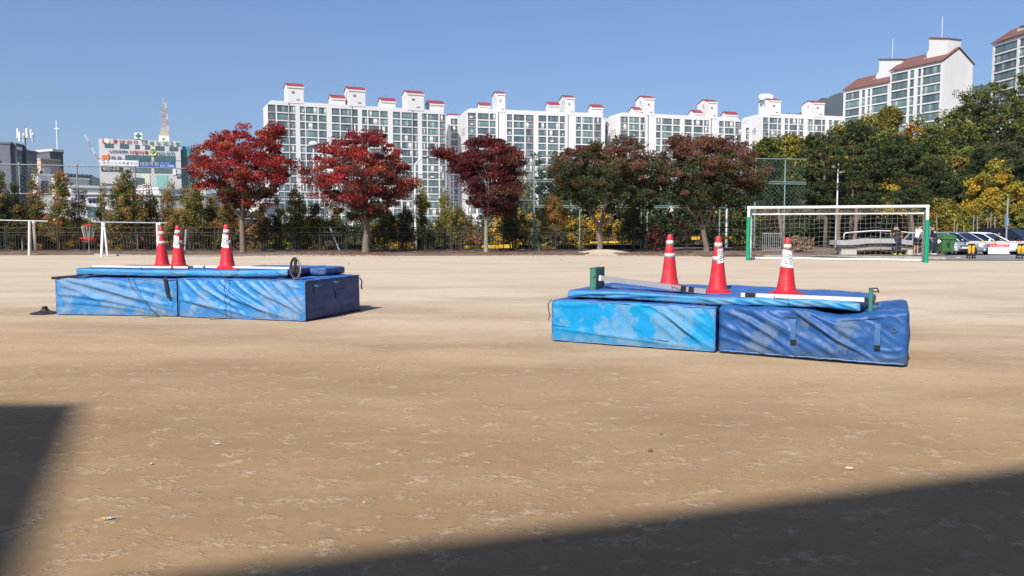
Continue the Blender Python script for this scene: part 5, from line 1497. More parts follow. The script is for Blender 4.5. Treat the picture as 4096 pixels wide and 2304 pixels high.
broadleaf('brown-red and olive tree, rightmost of the row, next to the goal', [(548, 2690, 2740), (560, 2680, 2950), (600, 2662, 3035), (650, 2615, 3058), (700, 2602, 3070), (750, 2622, 3045), (800, 2665, 3000), (832, 2750, 2955)],
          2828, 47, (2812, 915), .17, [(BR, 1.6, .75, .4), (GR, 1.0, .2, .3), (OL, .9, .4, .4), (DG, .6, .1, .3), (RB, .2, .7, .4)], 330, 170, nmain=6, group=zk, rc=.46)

# columnar conifers and thin trees by the fence
Y1 = (0.257, 0.203, 0.046); Y2 = (0.324, 0.189, 0.058); Y3 = (0.149, 0.155, 0.039); OR = (0.365, 0.162, 0.046); GN = (0.074, 0.101, 0.031); LG = (0.203, 0.223, 0.046); YE = (.46, .27, .025); YB = (.55, .33, .03)
cols_ = [ # px, top, half width at widest, bottom, base px, palette idx, D, label, multi, leaf density
 (-10, 640, 60, 960, 0, 0, 50, 'dark conifer cut off by the left edge beside the chin-up bars', 2, 1.2),
 (62, 712, 52, 985, 0, 0, 50.5, 'dark green conifer behind the left chin-up bar legs', 2, 1.2),
 (140, 668, 45, 990, 0, 1, 51, 'brownish conifer right of the left chin-up bar legs', 1, 1.0),
 (240, 636, 48, 960, 0, 1, 50, 'tall narrow brown conifer in front of the peach building', 1, 1.1),
 (322, 705, 36, 960, 0, 2, 51, 'thin sparse conifer just left of the disc golf basket', 1, .55),
 (410, 706, 34, 960, 0, 2, 52, 'thin sparse conifer right of the disc golf basket', 1, .5),
 (508, 668, 74, 930, 0, 3, 49.5, 'broad pointed green-brown conifer in front of the sign-covered building', 5, 1.6),
 (598, 695, 34, 945, 0, 2, 51, 'thin sparse conifer right of the broad pointed conifer', 4, .6),
 (676, 690, 36, 960, 0, 2, 50.5, 'thin sparse conifer behind the lone cone of the left stack', 3, .7),
 (768, 698, 62, 960, 0, 3, 50, 'dense green conifer left of the leaning first red tree', 2, 1.4),
 (850, 760, 46, 950, 0, 3, 51, 'squat conifer just under the left side of the first red tree', 2, 1.0),
 (905, 790, 45, 940, 0, 1, 50, 'brown conifer beside the trunk of the first red tree', 2, 1.0),
 (1050, 800, 40, 950, 0, 1, 51.5, 'low brown conifer right of the first red tree trunk', 2, .9),
 (1110, 780, 34, 960, 0, 0, 52, 'slim dark conifer right of the first red tree', 2, .9),
 (1186, 742, 48, 960, 0, 4, 50, 'yellow-green conifer behind the black wheel', 3, 1.3),
 (1262, 800, 48, 960, 0, 0, 50.5, 'dark bushy conifer at the left of the second red tree', 3, 1.3),
 (1345, 830, 44, 960, 0, 0, 51, 'dark conifer beneath the left of the wide red tree', 2, 1.1),
 (1545, 830, 50, 960, 0, 0, 50.5, 'dark conifer beneath the right of the wide red tree', 2, 1.2),
 (1618, 820, 40, 965, 0, 0, 51.5, 'very dark conifer left of the street lamp', 2, 1.2),
 (1688, 706, 30, 900, 0, 4, 51, 'narrow yellowish conifer right of the street lamp pole', 1, .8),
 (1778, 728, 30, 960, 0, 4, 52, 'narrow yellow-brown conifer left of the maroon tree', 1, .8),
 (1835, 800, 42, 960, 0, 3, 51, 'green conifer just left of the maroon tree trunk', 3, 1.0),
 (2050, 800, 55, 960, 0, 0, 51, 'dark conifer just right of the maroon tree trunk', 3, 1.3),
 (2215, 752, 52, 930, 0, 5, 50, 'rusty brown conifer between the third and fourth trees', 1, 1.2),
 (2530, 800, 60, 950, 0, 0, 52, 'dark conifer right of the V-shaped trunk', 1, 1.3),
]
pals = [[(GN, 1.5, .5, 2), (Y3, .7, .5, 2), (Y2, .25, .5, 2)], [(Y2, 1, .5, 2), (OR, .9, .5, 2), (Y3, 1, .5, 2), (GN, .7, .2, 1)], [(Y1, 1, .5, 2), (Y2, 1, .5, 2), (Y3, .6, .5, 2)],
        [(Y1, 1, .8, 1), (Y3, 1.2, .5, 2), (GN, .8, .2, .6), (Y2, .6, .5, 2)], [(LG, 1.4, .7, .6), (Y1, 1, .5, 2), (GN, .6, .1, .4)], [(OR, 1, .7, .6), (Y2, 1, .5, 2), (Y3, .8, .3, .6), (RB, .5, .7, .5)]]
for (px, top, hw, bot, _, pi_, D, lab, multi, dens) in cols_:
    hw = hw*1.14; H = bot-top
    rows = [(top, px-2, px+2), (top+H*.08, px-hw*.22, px+hw*.2), (top+H*.3, px-hw*.62, px+hw*.58), (top+H*.55, px-hw*.85, px+hw*.9), (top+H*.8, px-hw, px+hw), (bot, px-hw*.7, px+hw*.7)]
    bx = Q(px, 1000, D).x
    t = thing('conifer', lab, 'tree', (bx, D, 0), 0, 'columnar conifers along the fence')
    nc = int(95*dens*(H/280)*(.55+hw/90)); C, tt, sx, r = crown_clumps(rows, D, nc, .9, .25)
    per = int(70+22*dens)
    P, A, B, ci = leaf_cloud(C, per, np.full(nc, .25)*(.6+.8*rng.random(nc)), 1.1, .048, .55, .1, None, np.array([bx, D, C[:, 2].mean()]), up=.2)
    base = palette_pick(tt, sx, nc, pals[pi_])*(1+(rng.random((nc, 1))-.5)*.5)
    off = np.array([bx, D, 0]); quads_mesh('crown', P-off, A, B, colour_leaves(ci, base, .3, len(P)), M['leaf'], t)
    mb = MB(); ztop = Q(px, top, D).z
    for k in range(multi):
        a = (k-(multi-1)/2)*.13; sx_ = a*3.0*(1 if multi > 1 else 0)
        x1 = a; z1 = Q(px, bot, D).z+.6
        mb.tube([(a*.6, .05*k, -.05), (a*.6+(sx_-a*.6)*.5, .05*k, z1*.6), (sx_, .05*k, z1), (sx_*.3, 0, ztop*.9)], [.05, .045, .035, .012], 6)
    for q in C[:10]: mb.tube([(0, 0, q[2]-.3), tuple(q-off)], [.014, .006], 4, caps=False)
    mb.build('trunk', M['bark'], t, smooth=True)

# shrubs behind the low fence, mostly yellow ginkgo and olive scrub
def shrub(label, px, top, hw, D, pal, n=60, per=70, size=.07, group='shrubs behind the low iron fence', bot=1000, stems=5, name='shrub', cat='shrub', rc=.32, gz_=0):
    bx = Q(px, 1000, D).x
    t = thing(name, label, cat, (bx, D, gz_), 0, group)
    H = bot-top
    rows = [(top, px-hw*.25, px+hw*.2), (top+H*.2, px-hw*.75, px+hw*.7), (top+H*.5, px-hw, px+hw), (bot, px-hw*.85, px+hw*.85)]
    C, tt, sx, r = crown_clumps(rows, D, n, .8, .3)
    P, A, B, ci = leaf_cloud(C, per, np.full(n, rc)*(.6+.8*rng.random(n)), .8, size, .7, .1, None, np.array([bx, D, C[:, 2].mean()]), up=.3)
    base = palette_pick(tt, sx, n, pal)*(1+(rng.random((n, 1))-.5)*.4)
    off = np.array([bx, D, gz_]); quads_mesh('foliage', P-off, A, B, colour_leaves(ci, base, .25, len(P)), M['leaf'], t)
    mb = MB(); zt = Q(px, top, D).z-gz_
    for k in range(stems):
        q = C[rng.integers(len(C))]-off; mb.tube([(rng.normal()*.1, rng.normal()*.1, -.03), (q[0]*.4, q[1]*.4, max(.1, q[2]*.5)), tuple(q)], [.035, .025, .010], 5)
    mb.build('stem', M['bark_dark'], t, smooth=True)
    return t
PY = [(YE, 1.2, .6, 1), (YB, .6, .7, 1), (Y1, .9, .3, 1), (GN, .7, .2, 1)]
PG = [(GN, 1.3, .4, 1), (Y3, 1, .6, 1), (Y1, .5, .6, 1)]
PD = [(DG, 1.5, .4, 1), (GN, 1, .5, 1), (RB, .3, .5, 1)]
PL = [(LG, 1.3, .6, 1), ((.22, .22, .03), .8, .6, 1), (GN, .8, .2, 1)]
PO = [(Y3, 1, .5, 1), (OR, .9, .6, 1), (Y2, .8, .5, 1), (GN, .8, .3, 1)]
sh_ = [(-20, 900, 80, 56, PD, 'dark scrub at the far left behind the chin-up bar'), (60, 860, 85, 57, PD, 'dark green scrub behind the left chin-up bar legs'), (170, 880, 70, 55, PG, 'green shrub between the left chin-up bars'),
 (265, 905, 60, 56, PY, 'yellow leafed shrub left of the disc golf basket'), (360, 890, 70, 58, PO, 'brown-orange shrub right behind the disc golf basket'), (455, 870, 66, 55, PY, 'yellow shrub right of the chin-up bar legs'),
 (560, 850, 90, 57, PO, 'mixed olive shrub behind the paired cones'), (660, 880, 70, 55, PY, 'yellow shrub right of the paired cones'), (760, 850, 95, 58, PO, 'olive scrub behind the dense conifer'),
 (850, 905, 60, 55, PL, 'lime-yellow shrub right of the lone cone'), (950, 870, 70, 56, PO, 'brown scrub behind the first red tree trunk'), (1050, 900, 60, 55, PO, 'orange-brown shrub right of the first trunk'),
 (1160, 905, 75, 56, PL, 'lime green shrub above the black wheel'), (1260, 890, 75, 57, PG, 'dark green shrub left of the leaning white prop'), (1380, 880, 75, 58, PD, 'dark shrub left of the second trunk'),
 (1500, 895, 60, 56, PG, 'green shrub right of the second trunk'), (1590, 880, 75, 55, PY, 'golden shrub under the wide red tree, right side'), (1690, 890, 60, 57, PD, 'dark shrub behind the white lamp pole'),
 (1790, 880, 85, 58, PG, 'green shrub left of the third trunk'), (1890, 900, 60, 56, PO, 'brownish shrub behind the third trunk'), (2010, 870, 75, 57, PY, 'yellow ginkgo shrub right of the third trunk'),
 (2095, 845, 85, 59, PY, 'tall golden ginkgo shrub left of the leaning prop'), (2190, 880, 70, 56, PG, 'green scrub right of the leaning prop'), (2290, 870, 80, 58, PY, 'yellow-green shrub left of the V-shaped trunk'),
 (2400, 810, 95, 62, PY, 'tall bright ginkgo seen through the V-shaped trunk'), (2500, 880, 80, 60, PY, 'yellow shrub right of the V-shaped trunk'), (2600, 860, 75, 58, PD, 'dark shrub between the fourth and fifth trees'),
 (2622, 905, 30, 55, [((.16, .05, .03), 1, .5, 1), (RB, 1, .5, 1)], 'small reddish shrub left of the fifth trunk'), (2720, 880, 85, 58, PD, 'dark shrub left of the fifth trunk'), (2880, 860, 85, 60, PD, 'dark shrub right of the fifth trunk'), (2960, 850, 60, 58, PG, 'olive green shrub beside the left goal post')]
for (px, top, hw, D, pal, lab) in sh_: shrub(lab, px, top, hw, D, pal, 62, 66)

# dark broad trees behind the tall fence that close the view
bk = 'dark trees beyond the tall mesh fence'
def backtree(label, px, top, hw, D, pal, bot=960, n=115, per=62, size=.14, rc=.7, group=bk, **kw):
    H = bot-top
    rows = [(top, px-hw*.3, px+hw*.25), (top+H*.15, px-hw*.7, px+hw*.62), (top+H*.4, px-hw*.95, px+hw), (top+H*.75, px-hw, px+hw*.95), (bot, px-hw*.8, px+hw*.8)]
    return broadleaf(label, rows, px, D, (px, top+H*.7), .2, pal, n, per, rc, .6, size, .6, .1, 4, 'bark_dark', .6, group=group, cvar=.28, **kw)
for (px, top, hw, D, pal, lab) in [
 (30, 830, 150, 75, PD, 'dark background tree at the far left'), (300, 880, 140, 78, PG, 'dark background tree behind the disc golf basket'), (640, 860, 150, 80, PD, 'dark background tree behind the left cones'),
 (960, 840, 120, 76, PD, 'dark background tree behind the first red tree'), (1270, 880, 130, 78, PD, 'dark background tree right of the first red tree'), (1560, 850, 140, 75, PD, 'dark background tree under the wide red tree'),
 (1800, 850, 110, 80, PG, 'green background tree left of the maroon tree'), (2030, 740, 120, 72, PG, 'green background tree behind the maroon tree'), (2060, 700, 90, 90, PL, 'yellow-green background tree seen through the mesh'),
 (2230, 620, 75, 95, PD, 'tall dark background tree rising above the mesh fence top'), (2340, 700, 120, 78, PD, 'dark background tree behind the olive tree'), (2560, 720, 130, 80, PD, 'dark background tree between the last two trees'),
 (2790, 700, 140, 82, PD, 'dark background tree behind the last tree of the row'), (2960, 690, 110, 80, PG, 'green background tree above the left goal post')]:
    backtree(lab, px, top, hw, D, pal, n=150 if 2000 < px < 2900 else 115)
backtree('small dark tree tip peeking over the mesh fence at its left corner', 2160, 615, 40, 96, PD, n=40)

# right-hand hillside: broadleaf wood, pines, ginkgos
HG1 = (0.113, 0.135, 0.023); HG2 = (0.191, 0.203, 0.033); HG3 = (0.055, 0.072, 0.016); HY = (.24, .20, .028)
PH = [(HG1, 1.3, .6, 1), (HG2, 1.0, .9, .5), (HG3, .9, .2, .6)]
PHY = [(HY, 1.3, .8, .6), (HG2, 1, .6, 1), ((.26, .20, .025), .6, .7, 1), (HG1, .5, .2, .5)]
wood = 'broadleaf trees on the wooded hillside'
hs = [(3560, 515, 95, 112, PH, 'round-topped green tree left in the hillside wood', 750), (3690, 470, 115, 116, PH, 'green tree directly below the block numbered 404', 800), (3805, 440, 120, 120, PH, 'green tree on the hillside below the 404 gable', 820),
      (3905, 352, 100, 130, PH, 'high light-green tree right of the 404 gable', 700), (4010, 330, 130, 126, PH, 'large dark green tree on the hillside near the right edge', 750), (4130, 275, 120, 128, PH, 'highest green tree cut off by the right edge', 700),
      (3960, 560, 150, 106, PH, 'broad dark tree in the lower right of the wood', 850), (3760, 620, 120, 102, PH, 'mid green tree in the middle of the wood', 850), (4090, 640, 130, 100, PH, 'dark tree lower down by the right edge', 880),
      (3600, 640, 110, 98, PH, 'shaded tree behind the pines', 860),
      (3370, 500, 105, 104, PHY, 'yellow-green tree behind the pines, left of the wood', 760), (3470, 468, 75, 118, PHY, 'yellowish tree crown below the hillside block', 640), (3560, 440, 28, 124, [(OR, .15, .5, 1), (HY, .8, .5, 1), (HG1, 1.0, .5, 1)], 'small orange-brown crown against the hillside block', 500),
      (3170, 545, 105, 96, PHY, 'yellow-green tree right of the row, above the fence', 760), (3075, 560, 65, 94, PH, 'green tree between the last row tree and the yellow one', 760), (3260, 560, 80, 100, PHY, 'olive yellow tree between yellow tree and pines', 760)]
for (px, top, hw, D, pal, lab, bot) in hs:
    gz_ = float(terrain(Q(px, 900, D).x, D))
    backtree(lab, px, top, hw, D, pal, bot=bot, n=230, per=76, size=.165, rc=.95, group=wood, ground_z=gz_)
# pines
PP = [((.036, .056, .017), 1.3, .5, 1), ((.060, .085, .024), 1, .8, .5), ((.080, .090, .026), .5, .8, .5), ((.10, .06, .02), .02, .5, 1)]
def pine(label, rows, base_px, D, n=70, per=364, rc=.75, size=.12, lean=0, group='pine trees behind the goal', bark='bark'):
    bx = Q(base_px, 1000, D).x
    gz_ = float(terrain(bx, D))
    t = thing('pine_tree', label, 'tree', (bx, D, gz_), 0, group)
    C, tt, sx, r = crown_clumps(rows, D, n, .8, .45)
    m = per*n; ci = np.repeat(np.arange(n), per)
    rcs = rc*(.6+.8*rng.random(n))
    # tufts: needles radiate from twig ends laid out in flat pads
    nt_ = 28; tw = n*nt_; ti = np.repeat(np.arange(n), nt_)
    d = unit(rng.normal(size=(tw, 3))); TP = d*(rng.random((tw, 1))**.45)*rcs[ti][:, None]; TP[:, 2] = np.abs(TP[:, 2])*.38*np.sign(rng.random(tw)-.25); TP = C[ti]+TP
    k = per//nt_; NI = np.repeat(np.arange(tw), k); nd = unit(rng.normal(size=(len(NI), 3))+np.array([0, 0, .7]))
    s = size*(.6+.7*rng.random(len(NI))); P = TP[NI]+nd*s[:, None]*.7
    B = unit(np.cross(nd, rng.normal(size=nd.shape)))*(s*.20)[:, None]
    base = palette_pick(tt, sx, n, PP)*(1+(rng.random((n, 1))-.5)*.4)
    Cc = base[ti[NI]]*(1+(rng.random((len(NI), 1))-.5)*.5)
    off = np.array([bx, D, gz_])
    quads_mesh('crown', P-off, nd*s[:, None], B, Cc, M['needle'], t)
    mb = MB(); top = Q((rows[0][1]+rows[0][2])/2, rows[0][0], D)-Vector(off)
    pts = [Vector((0, 0, -.1)), Vector((lean*.4, 0, top.z*.3)), Vector((lean+top.x*.3, 0, top.z*.55)), top.lerp(Vector((0, 0, 0)), .08)]
    mb.tube(pts, [.19, .15, .11, .03], 8)
    for q in C[rng.permutation(n)[:26]]:
        q = Vector(q-off); s_ = max(.25, min(.92, (q.z-.5)/top.z)); st = pts[1].lerp(pts[2], (s_-.3)/.25) if s_ < .55 else pts[2].lerp(pts[3], (s_-.55)/.45)
        mb.tube([st, st.lerp(q, .55)+Vector((0, 0, -.12)), q], [.05, .035, .012], 5, caps=False)
    mb.build('trunk', M[bark], t, smooth=True)
pine('dark pine with bare lower trunk directly behind the goal left half', [(640, 3080, 3110), (690, 3020, 3190), (740, 2985, 3230), (790, 3000, 3230), (835, 3020, 3200)], 3130, 60, 60)
pine('tall dark pine behind the middle of the goal', [(478, 3400, 3450), (520, 3370, 3500), (570, 3330, 3530), (640, 3330, 3560), (700, 3310, 3560), (770, 3290, 3540), (830, 3300, 3520)], 3400, 66, 105)
pine('pine left of the tall middle pine, in front of the yellow tree', [(530, 3270, 3310), (570, 3230, 3360), (630, 3210, 3390), (700, 3190, 3400), (770, 3180, 3390), (835, 3200, 3380)], 3300, 62, 90)
pine('green pine right of the goal centre with flat pads', [(555, 3570, 3640), (600, 3540, 3700), (650, 3500, 3740), (700, 3510, 3730), (740, 3560, 3700)], 3640, 64, 70)
pine('low pine on the right beside the thin orange tree', [(640, 3700, 3760), (690, 3690, 3800), (740, 3680, 3820), (780, 3700, 3800)], 3730, 70, 45)
pine('small pine behind the right goal post', [(730, 3600, 3640), (770, 3570, 3680), (820, 3560, 3700)], 3650, 58, 30)
for i, (px, top, hw, D, lab) in enumerate(((3990, 560, 140, 92, 'spreading pine on the hillside above the yellow ginkgo'), (3880, 690, 90, 88, 'dark pine in the shade left of the yellow ginkgo'))):
    pine(lab, [(top, px-30, px+30), (top+40, px-hw*.7, px+hw*.7), (top+110, px-hw, px+hw), (top+170, px-hw*.9, px+hw*.9)], px, D, 80, 364, 1.0, .17, group='hillside pines')
# ginkgos
PYY = [((.50, .33, .03), 1.3, .6, 1), ((.38, .29, .035), 1.2, .5, 1), ((.25, .24, .035), .9, .3, 1)]
gk = 'yellow ginkgo trees'
broadleaf('bright yellow ginkgo behind the parked cars', [(645, 3950, 3980), (690, 3925, 4020), (720, 3870, 4075), (760, 3875, 4100), (820, 3850, 4130), (880, 3840, 4150)], 3990, 72, (3995, 860), .12, PYY, 170, 110, .5, .7, .085, .8, .1, 5, 'bark', .8, group=gk)
broadleaf('golden ginkgo hidden behind the pines above the right goal corner', [(690, 3560, 3700), (730, 3540, 3730), (790, 3530, 3700), (850, 3510, 3640)], 3610, 76, (3610, 800), .12, PYY, 90, 85, .6, .6, .12, .8, .1, 4, 'bark', .8, group=gk)
t, _ = broadleaf('thin orange ginkgo rising above the pines', [(456, 3633, 3641), (500, 3626, 3648), (560, 3614, 3654), (600, 3608, 3656)], 3635, 90, (3636, 560), .08, [((.50, .24, .03), 1, .5, 1), ((.35, .2, .03), 1, .5, 1)], 34, 45, .24, 1.4, .10, .6, .1, 3, 'bark', .8, group=gk, extra=((3582, 545, .15, 3), (3680, 520, .12, 3)))
broadleaf('orange-leaved tree in the shade of the hillside wood', [(630, 3810, 3850), (650, 3795, 3865), (675, 3800, 3855)], 3830, 90, (3830, 680), .1, [(OR, .5, .5, 1), (Y2, .6, .5, 1), (HG2, .8, .5, 1)], 22, 60, .5, .6, .12, .7, .1, 3, 'bark_dark', .8, group=gk)
# scrub bank behind the cars
for i, (px, top, hw, D, pal, lab) in enumerate(((3690, 850, 90, 66, PO, 'olive-brown scrub just right of the goal'), (3790, 790, 90, 68, PHY, 'yellow-olive shrub above the green bins'), (3780, 860, 70, 62, PHY, 'low yellow-green shrub behind the green bins'), (3880, 840, 90, 66, PHY, 'olive shrub behind the silver hatchback'),
      (3960, 850, 90, 62, PG, 'green shrub behind the silver sedan'), (4060, 830, 100, 66, PHY, 'yellow-green shrub behind the white sedan'), (4140, 800, 90, 70, PHY, 'yellow-green shrub at the right edge'), (3700, 780, 90, 70, PYY, 'golden shrub between the pines and the bins'),
      (3590, 860, 80, 68, PD, 'dark scrub behind the right half of the goal'), (3480, 850, 90, 70, PD, 'dark undergrowth behind the stone bench'), (3360, 850, 90, 70, PD, 'dark undergrowth behind the goal centre'), (3230, 850, 90, 70, PD, 'dark undergrowth behind the goal left of centre'), (3100, 850, 90, 68, PD, 'dark undergrowth behind the left end of the goal'))):
    shrub(lab, px, top, hw, D, pal, 90, 90, .09, 'scrub behind the goal and the car park', 1005, 6, rc=.45)
shrub('dry pale brown bush to the left of the stone bench', 3200, 940, 48, 46, [((.30, .22, .14), 1, .5, 1), ((.22, .15, .10), 1, .5, 1)], 30, 80, .06, 'scrub behind the goal and the car park', 995, 5, rc=.25)
# tree trunks seen through the goal
for (px, x2, lab, mt) in ((3352, 3350, 'bare trunk behind the left end of the stone bench', 'bark'), (3415, 3425, 'thicker brown trunk behind the stone bench', 'bark'), (3135, 3112, 'leaning trunk seen through the left part of the goal net', 'bark')):
    D = 52; a = Q(px, 985, D); b = Q(x2, 865, D); c = (a+b)/2
    t = thing('bare_tree', lab, 'tree', (a.x, D, 0), 0, 'bare trunks seen through the goal')
    MB().tube([(0, 0, -.05), (.02, 0, .6), ((b.x-a.x)*.5+.03, 0, b.z*.55), (b.x-a.x, 0, b.z+.5)], [.19, .14, .12, .08], 9).build('trunk', M[mt], t, smooth=True)
    MB().tube([((b.x-a.x)*.5, 0, b.z*.55), ((b.x-a.x)+.3, .1, b.z+.4)], [.06, .03], 6).build('branch', M[mt], t, smooth=True)
# stakes propping the saplings on the right bank
for i, (px, y0, y1, dx) in enumerate(((3752, 995, 860, -6), (3815, 935, 875, 3), (3827, 935, 895, 1), (3858, 930, 900, -3), (3890, 930, 860, 6), (3913, 900, 862, -3), (3952, 930, 880, 0), (3963, 935, 850, 1), (3980, 935, 865, 0), (4020, 930, 862, 1))):
    D = 60; a = Q(px, y0, D); b = Q(px+dx, y1, D)
    o = MB().tube([(0, 0, -.6), (b.x-a.x, 0, b.z-0)], .035, 5).build('stake', M['bark_pale'], loc=(a.x, D, 0))
    tag(o, ['tall thin stake rising just right of the green goal post', 'stake leaning left above the front green waste container', 'short upright stake close beside the leaning one above the container', 'stake above the roof of the silver hatchback',
            'tall stake leaning right between the silver and silver-blue hatchbacks', 'stake above the roof of the silver-blue hatchback', 'left one of three stakes grouped behind the notice sign', 'tallest middle one of three stakes grouped behind the notice sign',
            'right one of three stakes grouped behind the notice sign', 'stake standing left beside the pole with the light blue sleeve'][i], 'stake', 'thin stakes behind the car park')

# planting strip along the fence, tree mound, fallen leaves
def strip():
    xs_ = np.linspace(-32, 14, 230); ys_ = np.linspace(42.4, 58, 44)
    def zf(X, Y):
        edge = 44.3+(snoise(X, X*0, .35, 61)-.5)*1.0 + .35*np.sin(X*.45)
        e = sstep((Y-edge)/.9)
        return -.06 + .16*e*(1-sstep((Y-53)/4)) + (snoise(X, Y, 1.7, 62)-.5)*.05*e + (snoise(X, Y, 5, 63)-.5)*.03*e
    o = grid_mesh('planting_strip', xs_, ys_, zf, M['soil']); return o
strip()
q = G(2398, 1012)
mb = MB(); vs = []; fs = []
for j in range(9):
    for i in range(40):
        a = 2*PI*i/40; r = 1.9*j/8*(1+.12*math.sin(3*a)+.1*math.sin(5*a+1)); h = .26*math.cos(min(1, r/2.0)*PI/2)**1.5
        vs.append((q.x+r*math.cos(a)*1.15, 46.7+r*math.sin(a)*.9, .0+h+random.uniform(-.012, .012)-.01*(j == 8)))
for j in range(8):
    for i in range(40): fs.append((j*40+i, j*40+(i+1) % 40, (j+1)*40+(i+1) % 40, (j+1)*40+i))
o = mb.add(vs, [f[::-1] for f in fs]).build('sand_mound', M['sand'], smooth=True); o['kind'] = 'structure'
# kerb along the left part of the strip
mb = MB(); p = []
for i in range(60):
    px = 380+i*(1330-380)/59; y = 1027+6*math.sin(i/59*PI*1.4)-1; g = G(px, y-4); p.append(Vector((g.x, g.y, .04)))
mb.tube(p, .075, 4); o = mb.build('kerb', M['concrete']); o['kind'] = 'structure'
n = 5200
cx = rng.choice([Q(972, 1000, 46).x, Q(1463, 1000, 46).x, Q(1463, 1000, 46).x, Q(1945, 1000, 46).x, Q(2398, 1000, 46).x, Q(2828, 1000, 46).x, -5], n)
X = cx+rng.normal(size=n)*3.2; Yv = 44.4+rng.normal(size=n)*.9+rng.random(n)**2*3; Yv = np.clip(Yv, 42.2, 52)
C = np.stack([X, Yv, .02+sstep((Yv-44.3)/.9)*.10], -1)
a = rng.random(n)*2*PI; A = np.stack([np.cos(a), np.sin(a), (rng.random(n)-.5)*.6], -1)*.05; B = np.stack([-np.sin(a), np.cos(a), (rng.random(n)-.5)*.6], -1)*.026
pal = np.array([R1, R2, RB, BR, (.22, .12, .06), (.12, .07, .04)]); cc = pal[rng.integers(0, 6, n)]
tag(quads_mesh('fallen_leaves', C, A, B, cc, M['leaf'], None, 'stuff'), 'red and brown leaves fallen on the ground under the row of trees', 'leaves')
# ------------------------------------------------------------------ tall mesh fence
def xat(px, D): return (px-2048)/FPX*D
def mesh_panel(mb, a, b, z0, z1, sp, r):
    """diamond wire mesh in the vertical rectangle from a to b (xy) between z0 and z1"""
    W = (b-a).length; H = z1-z0; e = (b-a).normalized()
    def P(u, z): return (a.x+e.x*u, a.y+e.y*u, z0+z)
    c = -H
    while c < W:
        for sg in (1, -1):
            u0, u1 = c, c+H
            za, zb = (0, H) if sg > 0 else (H, 0)
            ua, ub = max(u0, 0), min(u1, W)
            if ub-ua > .05:
                f = lambda u: za+(zb-za)*(u-u0)/H
                p, q = Vector(P(ua, f(ua))), Vector(P(ub, f(ub)))
                d = (q-p).normalized(); s = Vector((-e.y, e.x, 0))*r; tt = d.cross(Vector((-e.y, e.x, 0)))*r
                mb.add([p+s, p-s*.5+tt, p-s*.5-tt, q+s, q-s*.5+tt, q-s*.5-tt], [(0, 1, 4, 3), (1, 2, 5, 4), (2, 0, 3, 5)])
        c += sp
def tall_fence(label, A, B, posts, rails, zm, matp, matw, ztop, group='tall mesh fences behind the trees', cap=True, sp=.26, r=.005, z0=.9):
    t = thing('mesh_fence', label, 'fence', (A.x, A.y, 0), 0, group)
    off = Vector((A.x, A.y, 0)); e = (B-A).normalized(); n = Vector((-e.y, e.x, 0))
    ps = []
    for px in posts:
        d = ray(px, 800); tt = A.dot(n)/Vector((d.x, d.y, 0)).dot(n); h = Vector((d.x*tt, d.y*tt, 0)); ps.append(h)
        MB().tube([h-off+Vector((0, 0, -.3)), h-off+Vector((0, 0, ztop))], .045, 8).build('post', M[matp], t, smooth='auto')
        if cap: MB().ball(tuple(h-off+Vector((0, 0, ztop+.04))), .09, 6).build('post_cap', M['galv'], t, smooth=True)
    for z in rails: MB().tube([A-off+Vector((0, -.04, z)), B-off+Vector((0, -.04, z))], .035, 6).build('rail', M[matp], t, smooth='auto')
    pts = [A]+[p for p in ps if (p-A).dot(e) > .3 and (B-p).dot(e) > .3]+[B]
    for a, b in zip(pts[:-1], pts[1:]):
        mb = MB(); mesh_panel(mb, a-off, b-off, z0, ztop-.02, sp, r)
        tag(mb.build('wire_mesh', M[matw], t), kind='stuff')
    return t
A = Vector((xat(-80, 52), 52, 0)); B = Vector((xat(2137, 66), 66, 0))
zt = Q(0, 655, 52.2).z
tall_fence('long tall wire mesh fence with round-capped posts, left of the third gap', A, B, [82, 312, 544, 770, 975, 1140, 1300, 1480, 1648, 1814, 1980], [zt, Q(150, 775, 53).z, 2.1], 0, 'galv', 'wire', zt)
A2 = Vector((xat(2137, 52.5), 52.5, 0)); B2 = Vector((xat(3215, 55.5), 55.5, 0))
zt2 = Q(2137, 622, 52.5).z
tall_fence('higher green mesh fence with double rails, from the leaning prop to behind the goal', A2, B2, [2137, 2320, 2566, 2590, 2880, 3020, 3138], [zt2, Q(2200, 719, 52.5).z, Q(2200, 727, 52.5).z, Q(2200, 822, 52.5).z, Q(2200, 829, 52.5).z], 0, 'galv_green', 'wire_green', zt2, cap=False, sp=.30, r=.0045, z0=Q(2200, 829, 52.5).z)
for (a, b, D, lab) in (((2158, 1011), (2128, 822), 50.5, 'bluish white prop leaning against the green mesh fence post'), ((1362, 1012), (1318, 905), 50.5, 'bluish white prop leaning behind the fence left of the second trunk'), ((738, 1014), (744, 918), 44.6, 'pale grey slanted post right of the chin-up bar')):
    p = Q(*a, D-1.5 if D > 50 else D); p.z = 0; q = Q(*b, D)
    tag(MB().tube([(0, 0, -.02), tuple(q-p)], .055, 7).build('leaning_prop', M['galv'], loc=tuple(p), smooth='auto'), lab, 'prop')

